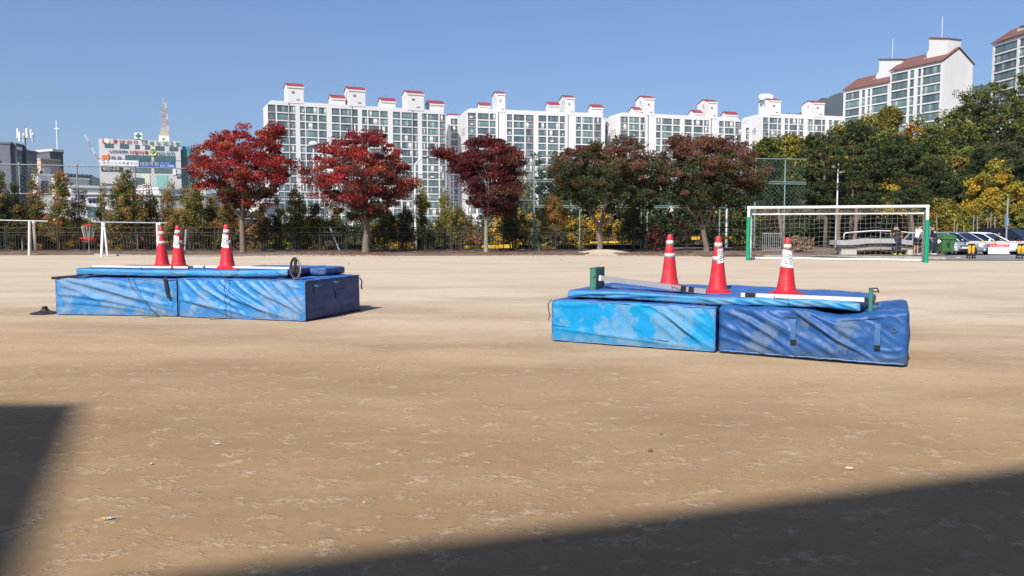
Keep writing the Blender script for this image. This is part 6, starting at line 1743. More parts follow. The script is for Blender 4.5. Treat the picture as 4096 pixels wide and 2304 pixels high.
# ------------------------------------------------------------------ low iron fence
t = thing('iron_railing', 'low dark iron railing with thin bars running behind the trees', 'railing', (xat(-80, 48.6), 48.6, 0))
x0, x1 = xat(-80, 48.6), xat(3060, 48.6); W = x1-x0; npan = 30; pw = W/npan
zA, zB, zC, zD = 1.50, 1.22, 1.06, .16
post_m = MB().box(-.03, -.03, -.05, .03, .03, 1.56).mesh('railing_post', M['fence_brown'])
pan = MB()
for z in (zA, zB): pan.box(.03, -.022, z-.022, pw-.03, .022, z+.022)
pan.box(.03, -.02, zD-.02, pw-.03, .02, zD+.02)
pan.box(.03, -.015, zC-.015, pw-.03, .015, zC+.015)
nb_ = 9
for i in range(nb_):
    x = .03+(pw-.06)*(i+.5)/nb_; pan.box(x-.010, -.010, zD+.021, x+.010, .010, zC-.016)
pan_m = pan.mesh('railing_panel', M['fence_brown'])
for i in range(npan+1):
    link_mesh('post', post_m, t, (i*pw, 0, 0))
    if i < npan: o = link_mesh('bar_panel', pan_m, t, (i*pw, 0, 0)); o['kind'] = 'stuff'
# second railing seen through the goal
t = thing('iron_railing', 'short grey railing with upright bars seen through the left of the goal net', 'railing', (xat(3048, 46), 46, .1))
xw = xat(3125, 46)-xat(3048, 46)
MB().box(0, -.02, 1.05, xw, .02, 1.10).build('top_rail', M['galv'], t); MB().box(0, -.02, .12, xw, .02, .16).build('bottom_rail', M['galv'], t)
for i in range(10): MB().box(i*xw/9.5-.008, -.012, .161, i*xw/9.5+.02, .012, 1.049).build('bar', M['galv'], t)

# yellow pavement and banners glimpsed behind the railing
M['yellow_cloth'] = pm('yellow_cloth', (.62, .38, .015), .6, .1, 2)
for (a, b, c, d, D, lab) in ((1830, 984, 2075, 998, 53.2, 'yellow strip glimpsed low behind the railing by the maroon tree'), (2140, 990, 2220, 999, 53.5, 'short yellow strip behind the railing right of the leaning prop'), (2360, 967, 2480, 973, 54, 'narrow yellow strip behind the railing near the V-shaped trunk'),
                         (2765, 948, 2800, 960, 54.2, 'yellow banner behind the railing near the last trunk'), (2925, 985, 2990, 1012, 53.5, 'large yellow panel behind the railing beside the left goal post'), (2880, 948, 2940, 958, 53.8, 'yellow banner right of the last trunk of the row')):
    p, q = Q(a, d, D), Q(c, b, D)
    mb = MB(); n = 10; vs = []
    for i in range(n+1):
        x = p.x+(q.x-p.x)*i/n; w_ = .05*math.sin(i*1.7+a); s = .12*(i/n)*(1 if a < 2000 else .3)
        vs += [(x, D+w_, p.z+s-.0), (x, D+w_+.03, q.z+s)]
    mb.add(vs, [(2*i, 2*i+2, 2*i+3, 2*i+1) for i in range(n)])
    o = mb.build('yellow_banner', M['yellow_cloth']); md = o.modifiers.new('th', 'SOLIDIFY'); md.thickness = .02
    tag(o, lab, 'banner')

# ------------------------------------------------------------------ lamp posts
def lamp(label, px, base_D, topy, mat, r=.08, arm=None, head='cobra', cat='street lamp', name='street_lamp'):
    q = Q(px, topy, base_D)
    t = thing(name, label, cat, (q.x, base_D, 0), 0)
    MB().tube([(0, 0, -.1), (0, 0, q.z)], [r, r*.75], 10).build('pole', M[mat], t, smooth='auto')
    if arm:
        a = Q(arm[0], arm[1], base_D)
        MB().tube([(0, 0, q.z-.05), (a.x-q.x, 0, a.z)], r*.55, 8).build('arm', M[mat], t, smooth='auto')
        d = 1 if a.x > q.x else -1
        MB().ball((a.x-q.x+.22*d, 0, a.z+.02), .3, 8, (1, .55, .32)).build('lamp_head', M['galv'], t, smooth=True)
    return t
lamp('white street lamp with slanted arm rising beside the wide red tree', 1660, 56, 655, 'wall_white', .10, (1690, 628))
lamp('white lamp post seen beneath the rightmost tree of the row', 2910, 57, 760, 'wall_white', .10)
lamp('thin white pole in the gap between the fourth and fifth trees', 2566, 57, 800, 'galv', .05)  # white pole takes the grey galv colour to look darker, as in shade
t = lamp('white floodlight pole rising through the pines behind the goal', 3353, 60.5, 655, 'wall_white', .07)
for (dx, z) in ((-.35, 0), (.35, -.35)):
    zz = Q(3353, 655, 60.5).z+z-.3; MB().tube([(0, 0, zz), (dx, 0, zz+.05)], .04, 6).build('bracket', M['wall_white'], t); MB().bbox(dx-.11, -.10, zz, dx+.11, .10, zz+.18, .03).build('floodlight', M['frame_grey'], t)
lamp('slim white lamp pole behind the parked cars at the right', 3776+0, 62, 860, 'wall_white', .05)
t = lamp('pole with a light blue sleeve behind the parked cars', 4032, 58, 790, 'galv', .07)
q = Q(4036, 880, 58); MB().tube([(q.x*0+.02, 0, Q(4032, 905, 58).z), (.02, 0, Q(4032, 872, 58).z)], .12, 10).build('sleeve', pm('sky_blue_sleeve', (.12, .28, .42), .5, .2, 3), t, smooth='auto')
t = thing('lamp_globe_post', 'white domed lamp head poking out above the wide red tree, left side', 'street lamp', (xat(1262, 60), 60, 0))
z = Q(1262, 577, 60).z; MB().tube([(0, 0, 0), (0, 0, z-.2)], .06, 7).build('pole', M['wall_white'], t); MB().ball((0, 0, z), .36, 8, (1, 1, .6)).build('lamp_head', M['wall_white'], t, smooth=True)

# ------------------------------------------------------------------ chin-up bars
def aframe(mb, top, b1, b2): 
    pass
t = thing('chin_up_bar', 'high grey chin-up bar on white A-frame legs cut off by the left edge', 'chin-up bar', (xat(117, 44), 44, 0), 0, 'chin-up bars at the left')
o0 = Vector((xat(117, 44), 44, 0))
MB().tube([Q(-160, 877, 44)-o0, Q(192, 885, 44)-o0], .032, 8).build('bar', M['galv'], t, smooth='auto')
for (a, b, D1) in (((118, 886), (117, 1022), 44.2), ((134, 886), (143, 1018), 45.0)):
    g = G(*b); MB().tube([Q(a[0], a[1], 44)-o0, g-o0], .064, 10).build('leg', M['white_paint'], t, smooth='auto')
for (a, b) in (((-130, 880), (-134, 1024)), ((-118, 880), (-108, 1018))):
    g = G(*b); MB().tube([Q(a[0], a[1], 44)-o0, g-o0], .064, 10).build('leg', M['white_paint'], t, smooth='auto')
t = thing('chin_up_bar', 'grey chin-up bar on white legs between the basket and the paired cones', 'chin-up bar', (xat(408, 43), 43, 0), 0, 'chin-up bars at the left')
o0 = Vector((xat(408, 43), 43, 0))
MB().tube([Q(371, 888, 42.6)-o0, Q(669, 892, 43.4)-o0], .030, 8).build('bar', M['galv'], t, smooth='auto')
for (a, b) in (((411, 892), (406, 1028)), ((415, 892), (429, 1027)), ((629, 894), (633, 1024)), ((637, 894), (646, 1018))):
    g = G(*b); MB().tube([Q(a[0], a[1], 43)-o0, g-o0], .062, 10).build('leg', M['white_paint'], t, smooth='auto')

# ------------------------------------------------------------------ disc golf basket
D = 45.5; c = Q(357, 1000, D); t = thing('disc_golf_basket', 'red disc golf basket with hanging chains between the chin-up bars', 'disc golf basket', (c.x, D, .05))
s = D/FPX
zt_, zr, zb = Q(357, 903, D).z-.05, Q(357, 950, D).z-.05, Q(357, 966, D).z-.05
MB().tube([(0, 0, -.02), (0, 0, zt_+.03)], .03, 8).build('pole', M['galv'], t, smooth='auto')
rt = 26*s; rb = 31*s
MB().lathe([(rt, -.03), (rt+.01, .0), (rt*.75, .05), (.04, .07), (.03, .05), (rt*.7, .02), (rt-.01, -.03)], 24, (0, 0, zt_)).build('top_band', M['red_metal'], t, smooth='auto')
mb = MB()
for z, r in ((zr, rb), (zr-.06, rb), (zb, rb*.80)):
    pts = [(r*math.cos(a), r*math.sin(a), z) for a in np.linspace(0, 2*PI, 25)]; mb.tube(pts, .018, 5, caps=False)
for k in range(14):
    a = 2*PI*k/14; mb.tube([(rb*math.cos(a), rb*math.sin(a), zr), (rb*.8*math.cos(a), rb*.8*math.sin(a), zb), (.03*math.cos(a), .03*math.sin(a), zb-.03)], .010, 4)
mb.build('basket', M['red_metal'], t, smooth=True)
for k in range(14):
    a = 2*PI*k/14; r0, r1 = rt*.92, rb*.42
    mb = MB()
    pts = []
    for i in range(9):
        u = i/8; r = r0+(r1-r0)*u**1.5; pts.append((r*math.cos(a), r*math.sin(a), zt_-.02-(zt_-zb-.10)*u))
    mb.tube(pts, [.019+.005*(i % 2) for i in range(9)], 5); mb.build('chain', M['chain'], t, smooth=True)

# ------------------------------------------------------------------ soccer goal
GL = G(2991, 1041); GR = G(3703, 1051); e = (GR-GL).normalized(); nb = Vector((-e.y, e.x, 0)); Wg = (GR-GL).length
Hg = 2.40; dep = 1.45; Hb = 2.12
t = thing('soccer_goal', 'white soccer goal with green wrapped posts and sagging net', 'soccer goal', (GL.x, GL.y, 0), math.atan2(e.y, e.x))
MB().tube([(0, 0, 1.98), (0, 0, Hg)], .062, 14).build('post', M['white_chipped'], t, smooth='auto')
MB().tube([(Wg, 0, 1.80), (Wg, 0, Hg)], .062, 14).build('post', M['white_chipped'], t, smooth='auto')
MB().tube([(0, 0, -.02), (0, 0, 1.98)], .092, 16).build('post_padding', M['green_paint'], t, smooth='auto')
MB().tube([(Wg+.01, 0, -.02), (Wg+.01, 0, 1.83)], .092, 16).build('post_padding', M['green_paint'], t, smooth='auto')
MB().tube([(-.062, 0, Hg), (Wg+.062, 0, Hg)], .062, 14).build('crossbar', M['white_paint'], t, smooth='auto')
MB().tube([(0, dep, Hb), (Wg, dep, Hb)], .036, 10).build('rear_bar', M['white_chipped'], t, smooth='auto')
MB().tube([(0, dep, .06), (Wg, dep, .06)], .045, 10).build('ground_bar', M['white_chipped'], t, smooth='auto')
for x in (0, Wg):
    MB().tube([(x, dep, 0), (x, dep, Hb)], .042, 8).build('rear_post', M['galv' if x else 'white_chipped'], t, smooth='auto')
    MB().tube([(x, 0, Hg-.04), (x, dep, Hb)], .028, 8).build('side_bar', M['galv'], t, smooth='auto')
    MB().tube([(x, 0, .05), (x, dep, .05)], .035, 8).build('side_ground_bar', M['galv'], t, smooth='auto')
net = MB(); sp = .215; r = .0055
def sag(u, v): return .10*math.sin(u*PI)*math.sin(v*PI)
nx = int(Wg/sp); nz = 10
def backp(i, j):
    u, v = i/nx, j/nz
    z = Hb*(1-v)+.07*v; wob = mnoise.noise(Vector((u*7, v*4, 1)))*.07
    return (u*Wg+wob*.9, dep-.02-.34*math.sin(v*PI)**1.2*(.6+.4*math.sin(u*9))+wob, z-.07*math.sin(u*nx*PI/5)**2*(.4+v)+wob*.6)
for i in range(nx+1): net.tube([backp(i, j) for j in range(nz+1)], r, 3, caps=False)
for j in range(nz+1): net.tube([backp(i, j) for i in range(nx+1)], r, 3, caps=False)
def topp(i, j):
    u, v = i/nx, j/6
    return (u*Wg, v*dep, Hg+(Hb-Hg)*v-.06*math.sin(v*PI)-.02*math.sin(u*30))
for i in range(nx+1): net.tube([topp(i, j) for j in range(7)], r*.9, 3, caps=False)
for j in range(7): net.tube([topp(i, j) for i in range(nx+1)], r*.9, 3, caps=False)
for side, x in ((0, 0.03), (1, Wg-.03)):
    def sidep(i, j):
        u, v = i/6, j/nz; zt3 = Hg+(Hb-Hg)*u
        return (x+(.08 if side == 0 else -.08)*math.sin(u*PI)*math.sin(v*PI)*(1+.5*math.sin(j)), u*dep*(.98), zt3*(1-v)+.06*v)
    for i in range(7): net.tube([sidep(i, j) for j in range(nz+1)], r, 3, caps=False)
    for j in range(nz+1): net.tube([sidep(i, j) for i in range(7)], r, 3, caps=False)
net.build('net', M['net'], t)

# ------------------------------------------------------------------ raised concrete strip and arched bench
ka, kb = G(3055, 1031), G(3785, 1039)
ke = (kb-ka).normalized(); kn = Vector((-ke.y, ke.x, 0)); kw = (kb-ka).length
t = thing('concrete_kerb', 'raised concrete kerb strip behind the goal with chipped edge', 'kerb', (ka.x, ka.y, 0), math.atan2(ke.y, ke.x))
nk = 9
for i in range(nk):
    MB().bbox(i*kw/nk+.006, 0, -.1, (i+1)*kw/nk-.006, .9, .125+random.uniform(-.004, .004), .02).build('kerb_stone', M['concrete'], t)
mb = MB(); mb.add([(0, .9, .10), (kw, .9, .10), (kw+1, 6.4, .10), (0, 9, .10)], [(0, 1, 2, 3)]); mb.build('terrace_slab', M['soil'], t)
# stone bench
D = 43.0
def bz(py, DD=D): return Q(3400, py, DD).z
bx0 = xat(3332, D)
t = thing('arched_bench', 'grey concrete bench with gently arched top slab behind the goal net', 'bench', (bx0, D, .10))
X_ = lambda px: xat(px, D)-bx0
def arch(prof, y0, y1, th):
    up = [(X_(a), bz(b)-.10) for a, b in prof]; dn_ = [(x, z-th) for x, z in up[::-1]]
    return MB().xprism(up+dn_, y0, y1)
arch([(3331, 961), (3390, 961), (3420, 959), (3455, 955), (3480, 954), (3575, 955), (3610, 960), (3650, 962), (3700, 963)], -.5, .5, .235).build('top_slab', M['concrete_cool'], t)
arch([(3354, 979), (3440, 979), (3480, 972), (3570, 974), (3690, 980)], -.30, .42, .29).build('beam', M['concrete'], t)
for a, b in ((3356, 3417), (3618, 3640), (3660, 3684)): MB().bbox(X_(a), -.33, -.02, X_(b), .4, bz(1000)-.10, .02).build('leg_block', M['concrete_light'], t)
MB().box(X_(3418), .1, -.02, X_(3617), .3, bz(1001)-.10).build('brown_panel', M['wood_brown'], t)
# handrail behind
t = thing('arched_handrail', 'white tubular handrail arching behind the concrete bench', 'handrail', (xat(3377, 44), 44, .1))
o0 = Vector((xat(3377, 44), 44, .1))
pts = [Q(x, y, 44)-o0 for x, y in ((3375, 958), (3376, 940), (3379, 933), (3390, 931), (3430, 928), (3480, 924), (3520, 923), (3560, 924), (3610, 928), (3650, 932), (3700, 938))]
MB().tube(pts, .035, 8).build('rail', M['wall_white'], t, smooth=True)
for px, y in ((3522, 923), (3650, 932)):
    MB().tube([Q(px, y, 44)-o0, Vector(((px-3377)/FPX*44, 0, 0))], .03, 8).build('post', M['galv'], t, smooth='auto')

# ------------------------------------------------------------------ people
def skin_mesh(name, verts, edges, radii, mat, parent, sub=1, root=0):
    me = bpy.data.meshes.new(name); me.from_pydata(verts, edges, []); me.update()
    o = bpy.data.objects.new(name, me); COL.objects.link(o); o.parent = parent
    md = o.modifiers.new('skin', 'SKIN'); md.use_smooth_shade = True
    if not me.skin_vertices: 
        pass
    sv = me.skin_vertices[0].data
    for i, r in enumerate(radii):
        sv[i].radius = (r, r) if not isinstance(r, tuple) else r
        sv[i].use_root = (i == root)
    s = o.modifiers.new('sub', 'SUBSURF'); s.levels = sub; s.render_levels = sub
    me.materials.append(mat)
    return o
SKIN = pm('skin', (.46, .26, .17), .6, .1, 8); HAIR = pm('hair_black', (.012, .010, .010), .6, .2, 20); HAIRB = pm('hair_brown', (.11, .04, .022), .6, .3, 20)
def cloth(name, c): return pm(name, c, .85, .2, 8)
C_BLK = cloth('cloth_black', (.015, .015, .018)); C_NAVY = cloth('cloth_navy', (.015, .020, .045)); C_WHT = cloth('cloth_white', (.75, .76, .80)); C_GRY = cloth('cloth_grey', (.22, .23, .26))
C_NEON = cloth('shoe_neon', (.45, .75, .05)); C_SHOE = cloth('shoe_pale', (.50, .50, .58))
def person(label, px, D, h, face, shirt, trousers, shorts, shoe, bend=.25, arms=((.25, -.25, .95), (-.25, -.25, .95)), hair=HAIR, long_sleeve=False, base_z=.125, stance=.11, head_down=.1, patch=None, stride=0.0):
    bx = xat(px, D)
    t = thing('person', label, 'person', (bx, D, base_z), face, 'students standing behind the goal')
    t.scale = (h/1.7,)*3
    # local frame: -y is the facing direction
    hipz, knz, anz = .90, .49, .08
    sh = Vector((0, -bend*.35, 1.40)); nk_ = sh+Vector((0, -.03, .08)); hd = nk_+Vector((0, -.03-head_down*.35, .115)); tp = hd+Vector((0, -.01-head_down*.22, .085))
    V = [(0, 0, hipz+.04), (0, -bend*.10, 1.08), (0, -bend*.26, 1.28), tuple(sh+Vector((0, 0, -.02))), tuple(nk_), tuple(hd), tuple(tp)]
    E = [(0, 1), (1, 2), (2, 3), (3, 4), (4, 5), (5, 6)]; R = [(.135, .10), (.115, .09), (.135, .10), (.10, .075), (.052, .055), (.083, .095), (.078, .088)]
    hips = []
    for s in (1, -1):
        n = len(V); st = stride*s
        V += [(.085*s, 0, hipz-.04), (.095*s+.0, -.02+st*.5, knz), (stance*s, .02+st, anz), (stance*s*1.05, -.03+st, .035), (stance*s*1.25, -.14+st, .03)]
        E += [(0, n), (n, n+1), (n+1, n+2), (n+2, n+3), (n+3, n+4)]; R += [.085, .056, .038, .04, .032]
        hips.append(n)
    an = []
    for s, (ax, ay, azz) in zip((1, -1), arms):
        n = len(V); S = sh+Vector((.17*s, 0, -.02)); H = Vector((ax, ay, azz)); el = S.lerp(H, .5)+Vector((.05*s, .06, -.08))
        d = (H-el).normalized()
        V += [tuple(S), tuple(el), tuple(H), tuple(H+d*.07)]; E += [(3, n), (n, n+1), (n+1, n+2), (n+2, n+3)]; R += [.055, .040, .027, .030]; an.append(n)
        for k in range(5):
            m = len(V); off = Vector(((k-2)*.018, 0, 0)); L_ = (.05, .075, .08, .072, .055)[k] if s > 0 else (.055, .072, .08, .075, .05)[k]
            if (k == 0 and s > 0) or (k == 4 and s < 0): a = H+d*.04+off*1.6
            else: a = H+d*.07+off
            b_ = a+d*L_*.6+Vector((0, 0, -.01)); V += [tuple(a+d*.02), tuple(b_), tuple(b_+d*L_*.4+Vector((0, .01, -.015)))]; E += [(n+3, m), (m, m+1), (m+1, m+2)]; R += [.009, .008, .007]
    body = skin_mesh('body', V, E, R, SKIN, t, 1)
    # face details
    f = MB(); f.ball(tuple(hd+Vector((0, -.005, .02))), .1, 10, (.80, .95, 1.15)); f.ball(tuple(hd+Vector((0, -.10, .0))), .016, 5, (1, 1.1, 1.3))
    f.ball(tuple(hd+Vector((.088, .0, 0))), .022, 5, (.4, .8, 1.2)); f.ball(tuple(hd+Vector((-.088, .0, 0))), .022, 5, (.4, .8, 1.2))
    f.build('face', SKIN, t, smooth=True)
    ey = MB(); ey.ball(tuple(hd+Vector((.032, -.088, .022))), .010, 5, (1.2, .6, .7)); ey.ball(tuple(hd+Vector((-.032, -.088, .022))), .010, 5, (1.2, .6, .7)); ey.ball(tuple(hd+Vector((0, -.088, -.045))), .016, 5, (1.2, .4, .35)); ey.build('eyes', HAIR, t, smooth=True)
    hm = MB(); hm.ball((0, 0, 0), .112, 9, (.90, 1.02, .95)); c = hd+Vector((0, .018, .058))
    hm.v = [(x+c.x, y+c.y+.012*math.sin(x*60), max(z, -.02+min(.02, y*-.75))+c.z) for x, y, z in hm.v]; hm.build('hair', hair, t, smooth=True)
    # shirt
    sv = [(0, 0, hipz-.09), V[1], V[2], V[3], tuple(nk_-Vector((0, 0, .05)))]; se = [(0, 1), (1, 2), (2, 3), (3, 4)]; sr = [(.158, .118), (.145, .115), (.162, .125), (.125, .095), (.066, .062)]
    for a in an:
        n = len(sv); S, el, H = Vector(V[a]), Vector(V[a+1]), Vector(V[a+2])
        if long_sleeve: sv += [tuple(S), tuple(el), tuple(H-(H-el)*.08)]; se += [(3, n), (n, n+1), (n+1, n+2)]; sr += [.072, .056, .042]
        else: sv += [tuple(S), tuple(S.lerp(el, .55))]; se += [(3, n), (n, n+1)]; sr += [.074, .066]
    skin_mesh('shirt', sv, se, sr, shirt, t, 1)
    tv = [(0, 0, hipz+.15), (0, 0, hipz-.01)]; te = [(0, 1)]; tr_ = [(.150, .112), (.150, .118)]
    for hn in hips:
        n = len(tv); a, k, an_ = Vector(V[hn]), Vector(V[hn+1]), Vector(V[hn+2])
        if shorts: tv += [tuple(a-Vector((0, 0, .05))), tuple(a.lerp(k, .93))]; te += [(1, n), (n, n+1)]; tr_ += [.105, .098]
        else: tv += [tuple(a-Vector((0, 0, .05))), tuple(k), tuple(an_+Vector((0, 0, .01)))]; te += [(1, n), (n, n+1), (n+1, n+2)]; tr_ += [.102, .078, .064]
    skin_mesh('shorts' if shorts else 'trousers', tv, te, tr_, trousers, t, 1)
    if shorts == 'striped':
        for s in (1,): MB().box(.175, -.03, .52, .186, .03, .86).build('stripe', C_WHT, t)
    for hn in hips:
        x, y, z = V[hn+3]; mb = MB(); mb.ball((0, 0, 0), .06, 7, (.85, 2.1, .9))
        mb.v = [(a+x*1.12, b+y-.035, max(-.030, c_ if b < .03 else c_*1.3)+.033) for a, b, c_ in mb.v]; mb.build('shoe', shoe, t, smooth=True)
    if patch: MB().ball(tuple(sh+Vector((patch*.19, -.0, -.10))), .07, 6, (.7, .9, 1.3)).build('sleeve_patch', C_WHT, t, smooth=True)
    return t
person('student in black T-shirt and navy trousers with neon shoes, seen from behind through the net', 3592, 41.6, 1.50, PI+.25, C_BLK, C_NAVY, False, C_NEON, .30, ((.16, -.33, 1.05), (-.20, -.33, 1.05)), stance=.15, head_down=.18)
person('student in black top half hidden behind the one with neon shoes', 3577, 42.6, 1.50, PI-.5, C_BLK, C_NAVY, False, C_BLK, .1, ((.2, -.2, 1.0), (-.34, -.1, .95)))
person('student in white T-shirt and striped black shorts bowing head beside the goal post', 3663, 41.4, 1.52, PI/2+.35, C_WHT, C_BLK, 'striped', C_SHOE, .42, ((.10, -.42, 1.02), (-.12, -.42, 1.00)), head_down=.35)
person('brown-haired student in white shirt bending forward beside the white T-shirt student', 3681, 42.3, 1.42, -PI/2+.2, C_WHT, C_BLK, True, C_SHOE, .40, ((.1, -.35, .95), (-.12, -.38, .95)), hair=HAIRB, head_down=.30)
person('student in grey top mostly hidden behind the right green goal post', 3716, 42.4, 1.55, .3, C_GRY, C_GRY, False, C_SHOE, .1, ((.22, -.05, .85), (-.22, -.05, .85)))
person('student in navy jacket and trousers looking down, right of the green goal post', 3740, 41.5, 1.48, -PI/2-.15, C_NAVY, C_NAVY, False, C_SHOE, .40, ((.12, -.34, 1.02), (-.12, -.34, 1.04)), long_sleeve=True, head_down=.30, patch=1)

# ------------------------------------------------------------------ waste bins
M['bin_green'] = pm('bin_green', (.055, .16, .045), .5, .3, 4); M['bin_dark'] = pm('bin_dark', (.018, .06, .02), .5, .3, 4)
def bin_(label, x0, x1, ytop, ybot, D, rz=0):
    a = G(x0, ybot); D = a.y; w = xat(x1, D)-xat(x0, D); h = Q(x0, ytop, D).z
    t = thing('waste_container', label, 'waste container', (xat((x0+x1)/2, D), D+.3, -.02), rz, 'green waste containers by the car park')
    d = w*.95; sc = .82
    b = MB(); bw = w*.41
    vs = [(-bw, -d/2*sc, .17), (bw, -d/2*sc, .17), (bw, d/2*sc, .17), (-bw, d/2*sc, .17), (-w/2, -d/2, h*.74), (w/2, -d/2, h*.74), (w/2, d/2, h*.74), (-w/2, d/2, h*.74)]
    b.add(vs, [(0, 3, 2, 1), (4, 5, 6, 7), (0, 1, 5, 4), (1, 2, 6, 5), (2, 3, 7, 6), (3, 0, 4, 7)]).build('body', M['bin_green'], t)
    MB().bbox(-w/2-.05, -d/2-.05, h*.74, w/2+.05, d/2+.05, h*.79, .02).build('rim', M['bin_green'], t)
    lid = MB(); pr = [(-w/2-.03, h*.79)]+[((w/2+.03)*math.cos(PI-a), h*.79+(h*.20)*math.sin(a)) for a in np.linspace(.15, PI-.15, 12)]+[(w/2+.03, h*.79)]
    lid.xprism(pr, -d/2-.04, d/2+.04).build('lid', M['bin_green'], t, smooth='auto')
    for s in (-1, 1):
        MB().tube([(s*w/2, -.18, h*.66), (s*(w/2+.09), -.18, h*.66), (s*(w/2+.09), .18, h*.66), (s*w/2, .18, h*.66)], .025, 6).build('handle', M['bin_dark'], t)
        for y in (-d*.33, d*.33):
            MB().lathe([(.075, -.025), (.085, -.01), (.085, .01), (.075, .025)], 12, (s*bw*.85, y, .085), axis='x').build('wheel', M['black_plastic'], t, smooth='auto')
            MB().box(s*bw*.85-.04, y-.03, .09, s*bw*.85+.04, y+.03, .17).build('caster_fork', M['galv'], t)
    MB().ball((-.02, -d/2-.0, h*.56), .11, 6, (1, .3, 1.2)).build('sticker', M['bin_dark'], t, smooth=True); MB().ball((.0, -d/2*.93, h*.40), .075, 6, (1, .3, 1)).build('sticker', M['bin_dark'], t, smooth=True)
    return t
bin_('green wheeled waste container with domed lid beside the navy jacket student', 3764, 3818, 934, 1017, 40)
bin_('second green waste container partly hidden behind the front one', 3738, 3766, 936, 1009, 44)
q = Q(3750, 967, 41.5); mb = crumple(.3, .2, .3, 7, 4); o = MB().ball((0, 0, 0), .15, 8, (1.2, .9, .8)).build('rubbish_bag', M['paper'], loc=tuple(q), smooth=True)
tag(o, 'small white rubbish bag hanging between the navy jacket student and the green bin', 'bag')

# ------------------------------------------------------------------ cars
M['car_silver'] = pm('car_silver', (.46, .48, .52), .28, .06, 3, metal=.5); M['car_silver_blue'] = pm('car_silver_blue', (.30, .34, .40), .28, .06, 3, metal=.5)
M['car_white'] = pm('car_white', (.80, .80, .80), .25, .04, 3); M['car_black'] = pm('car_black', (.02, .022, .03), .2, .1, 3)
M['car_glass'] = pm('car_glass', (.014, .018, .032), .06, .2, 2); M['tyre'] = pm('tyre', (.015, .015, .016), .8, .2, 10); M['alloy'] = pm('alloy', (.40, .41, .43), .3, .1, 6, metal=.7)
M['lamp_clear'] = pm('lamp_clear', (.75, .77, .80), .08, .1, 20); M['grille'] = pm('grille', (.015, .015, .017), .4, .2, 30)
def car(label, x, y, heading, paint, L_=4.3, W_=1.76, H_=1.46, hatch=True, z=None, suv=False):
    """heading: angle of the nose direction; local +x is the nose"""
    if z is None: z = az(x, y)
    t = thing('parked_car', label, 'car', (x, y, z), heading, 'cars parked in the car park')
    hl, hw = L_/2, W_/2
    # body side profile (x, z): lower body
    sill = .22; belt = H_*.60; hood = H_*.555
    st = [ # x, half width factor, z low, z shoulder(side), z centre
     (-hl, .72, .42, H_*.48, H_*.50), (-hl+.10, .90, .28, H_*.56, H_*.60), (-hl+.45, .98, sill, H_*.60, H_*.64), (-hl*.4, 1.0, sill, belt, belt+.02), (hl*.10, 1.0, sill, belt-.01, belt+.01),
     (hl*.42, 1.0, sill, belt-.03, belt), (hl*.50, .99, sill, hood+.02, hood+.05), (hl*.72, .97, sill, hood-.02, hood+.03), (hl-.30, .93, sill, hood-.08, hood-.03), (hl-.10, .84, .24, hood-.17, hood-.12), (hl, .66, .30, H_*.36, H_*.38)]
    ring = 14; vs = []; fs = []
    for (sx, wf, zl, zs, zc) in st:
        w = hw*wf
        pts = [(-w*.80, zl), (-w*.97, zl+.08), (-w, zl+(zs-zl)*.45), (-w*.985, zl+(zs-zl)*.75), (-w*.93, zs), (-w*.72, zs+(zc-zs)*.55), (-w*.3, zc), (w*.3, zc), (w*.72, zs+(zc-zs)*.55), (w*.93, zs), (w*.985, zl+(zs-zl)*.75), (w, zl+(zs-zl)*.45), (w*.97, zl+.08), (w*.80, zl)]
        for (yy, zz) in pts:
            xx = sx - (0.0 if abs(sx) < hl-.35 else (abs(yy)/hw)**2*.16*np.sign(sx))
            vs.append((xx, yy, zz))
    n = len(st)
    for i in range(n-1):
        for k in range(ring-1): fs.append((i*ring+k, (i+1)*ring+k, (i+1)*ring+k+1, i*ring+k+1))
        fs.append((i*ring+ring-1, (i+1)*ring+ring-1, (i+1)*ring, i*ring))
    fs.append(tuple(range(ring))); fs.append(tuple((n-1)*ring+k for k in range(ring-1, -1, -1)))
    o = MB().add(vs, fs).build('body', M[paint], t, smooth='auto'); 
    # cabin: glass block then painted roof and pillars
    xr0 = -hl+(.18 if hatch else .75); xr1 = -hl+(.55 if hatch else 1.25); xf1 = hl*.12; xf0 = hl*.50
    if suv: xr0 = -hl+.12; xr1 = -hl+.4
    zr = H_; zb_ = belt-.02
    def sec(xx, zt3, wt, wb): return [(xx, -hw*wb, zb_), (xx, -hw*wt, zt3), (xx, hw*wt, zt3), (xx, hw*wb, zb_)]
    g = MB(); secs = [(xr0, zb_+.02, .86, .90, 0), (xr1, zr-.07, .70, .92, 1), ((xr1+xf1)/2, zr-.045, .74, .93, 1), (xf1, zr-.06, .71, .92, 1), (xf0, zb_+.02, .84, .90, 0)]
    vs = []
    for (xx, zz, wt, wb, _) in secs: vs += [(xx, -hw*wb, zb_-.03), (xx-(0), -hw*wt, zz), (xx, hw*wt, zz), (xx, hw*wb, zb_-.03)]
    fs = []
    for i in range(len(secs)-1):
        for k in range(3): fs.append((i*4+k, (i+1)*4+k, (i+1)*4+k+1, i*4+k+1))
    fs += [(0, 1, 2, 3), (19, 18, 17, 16)]
    g.add(vs, fs).build('windows', M['car_glass'], t)
    rf = MB(); vs = []; xs_ = [(xr1-.06, zr-.09), (xr1+.15, zr-.03), ((xr1+xf1)/2, zr), (xf1-.15, zr-.02), (xf1+.06, zr-.08)]
    for (xx, zz) in xs_: vs += [(xx, -hw*.76, zz-.045), (xx, -hw*.66, zz), (xx, 0, zz+.012), (xx, hw*.66, zz), (xx, hw*.76, zz-.045)]
    fs = [(i*5+k, (i+1)*5+k, (i+1)*5+k+1, i*5+k+1) for i in range(4) for k in range(4)]
    o = rf.add(vs, fs).build('roof', M[paint], t, smooth=True); md = o.modifiers.new('th', 'SOLIDIFY'); md.thickness = .03; md.offset = -1
    pl = MB()
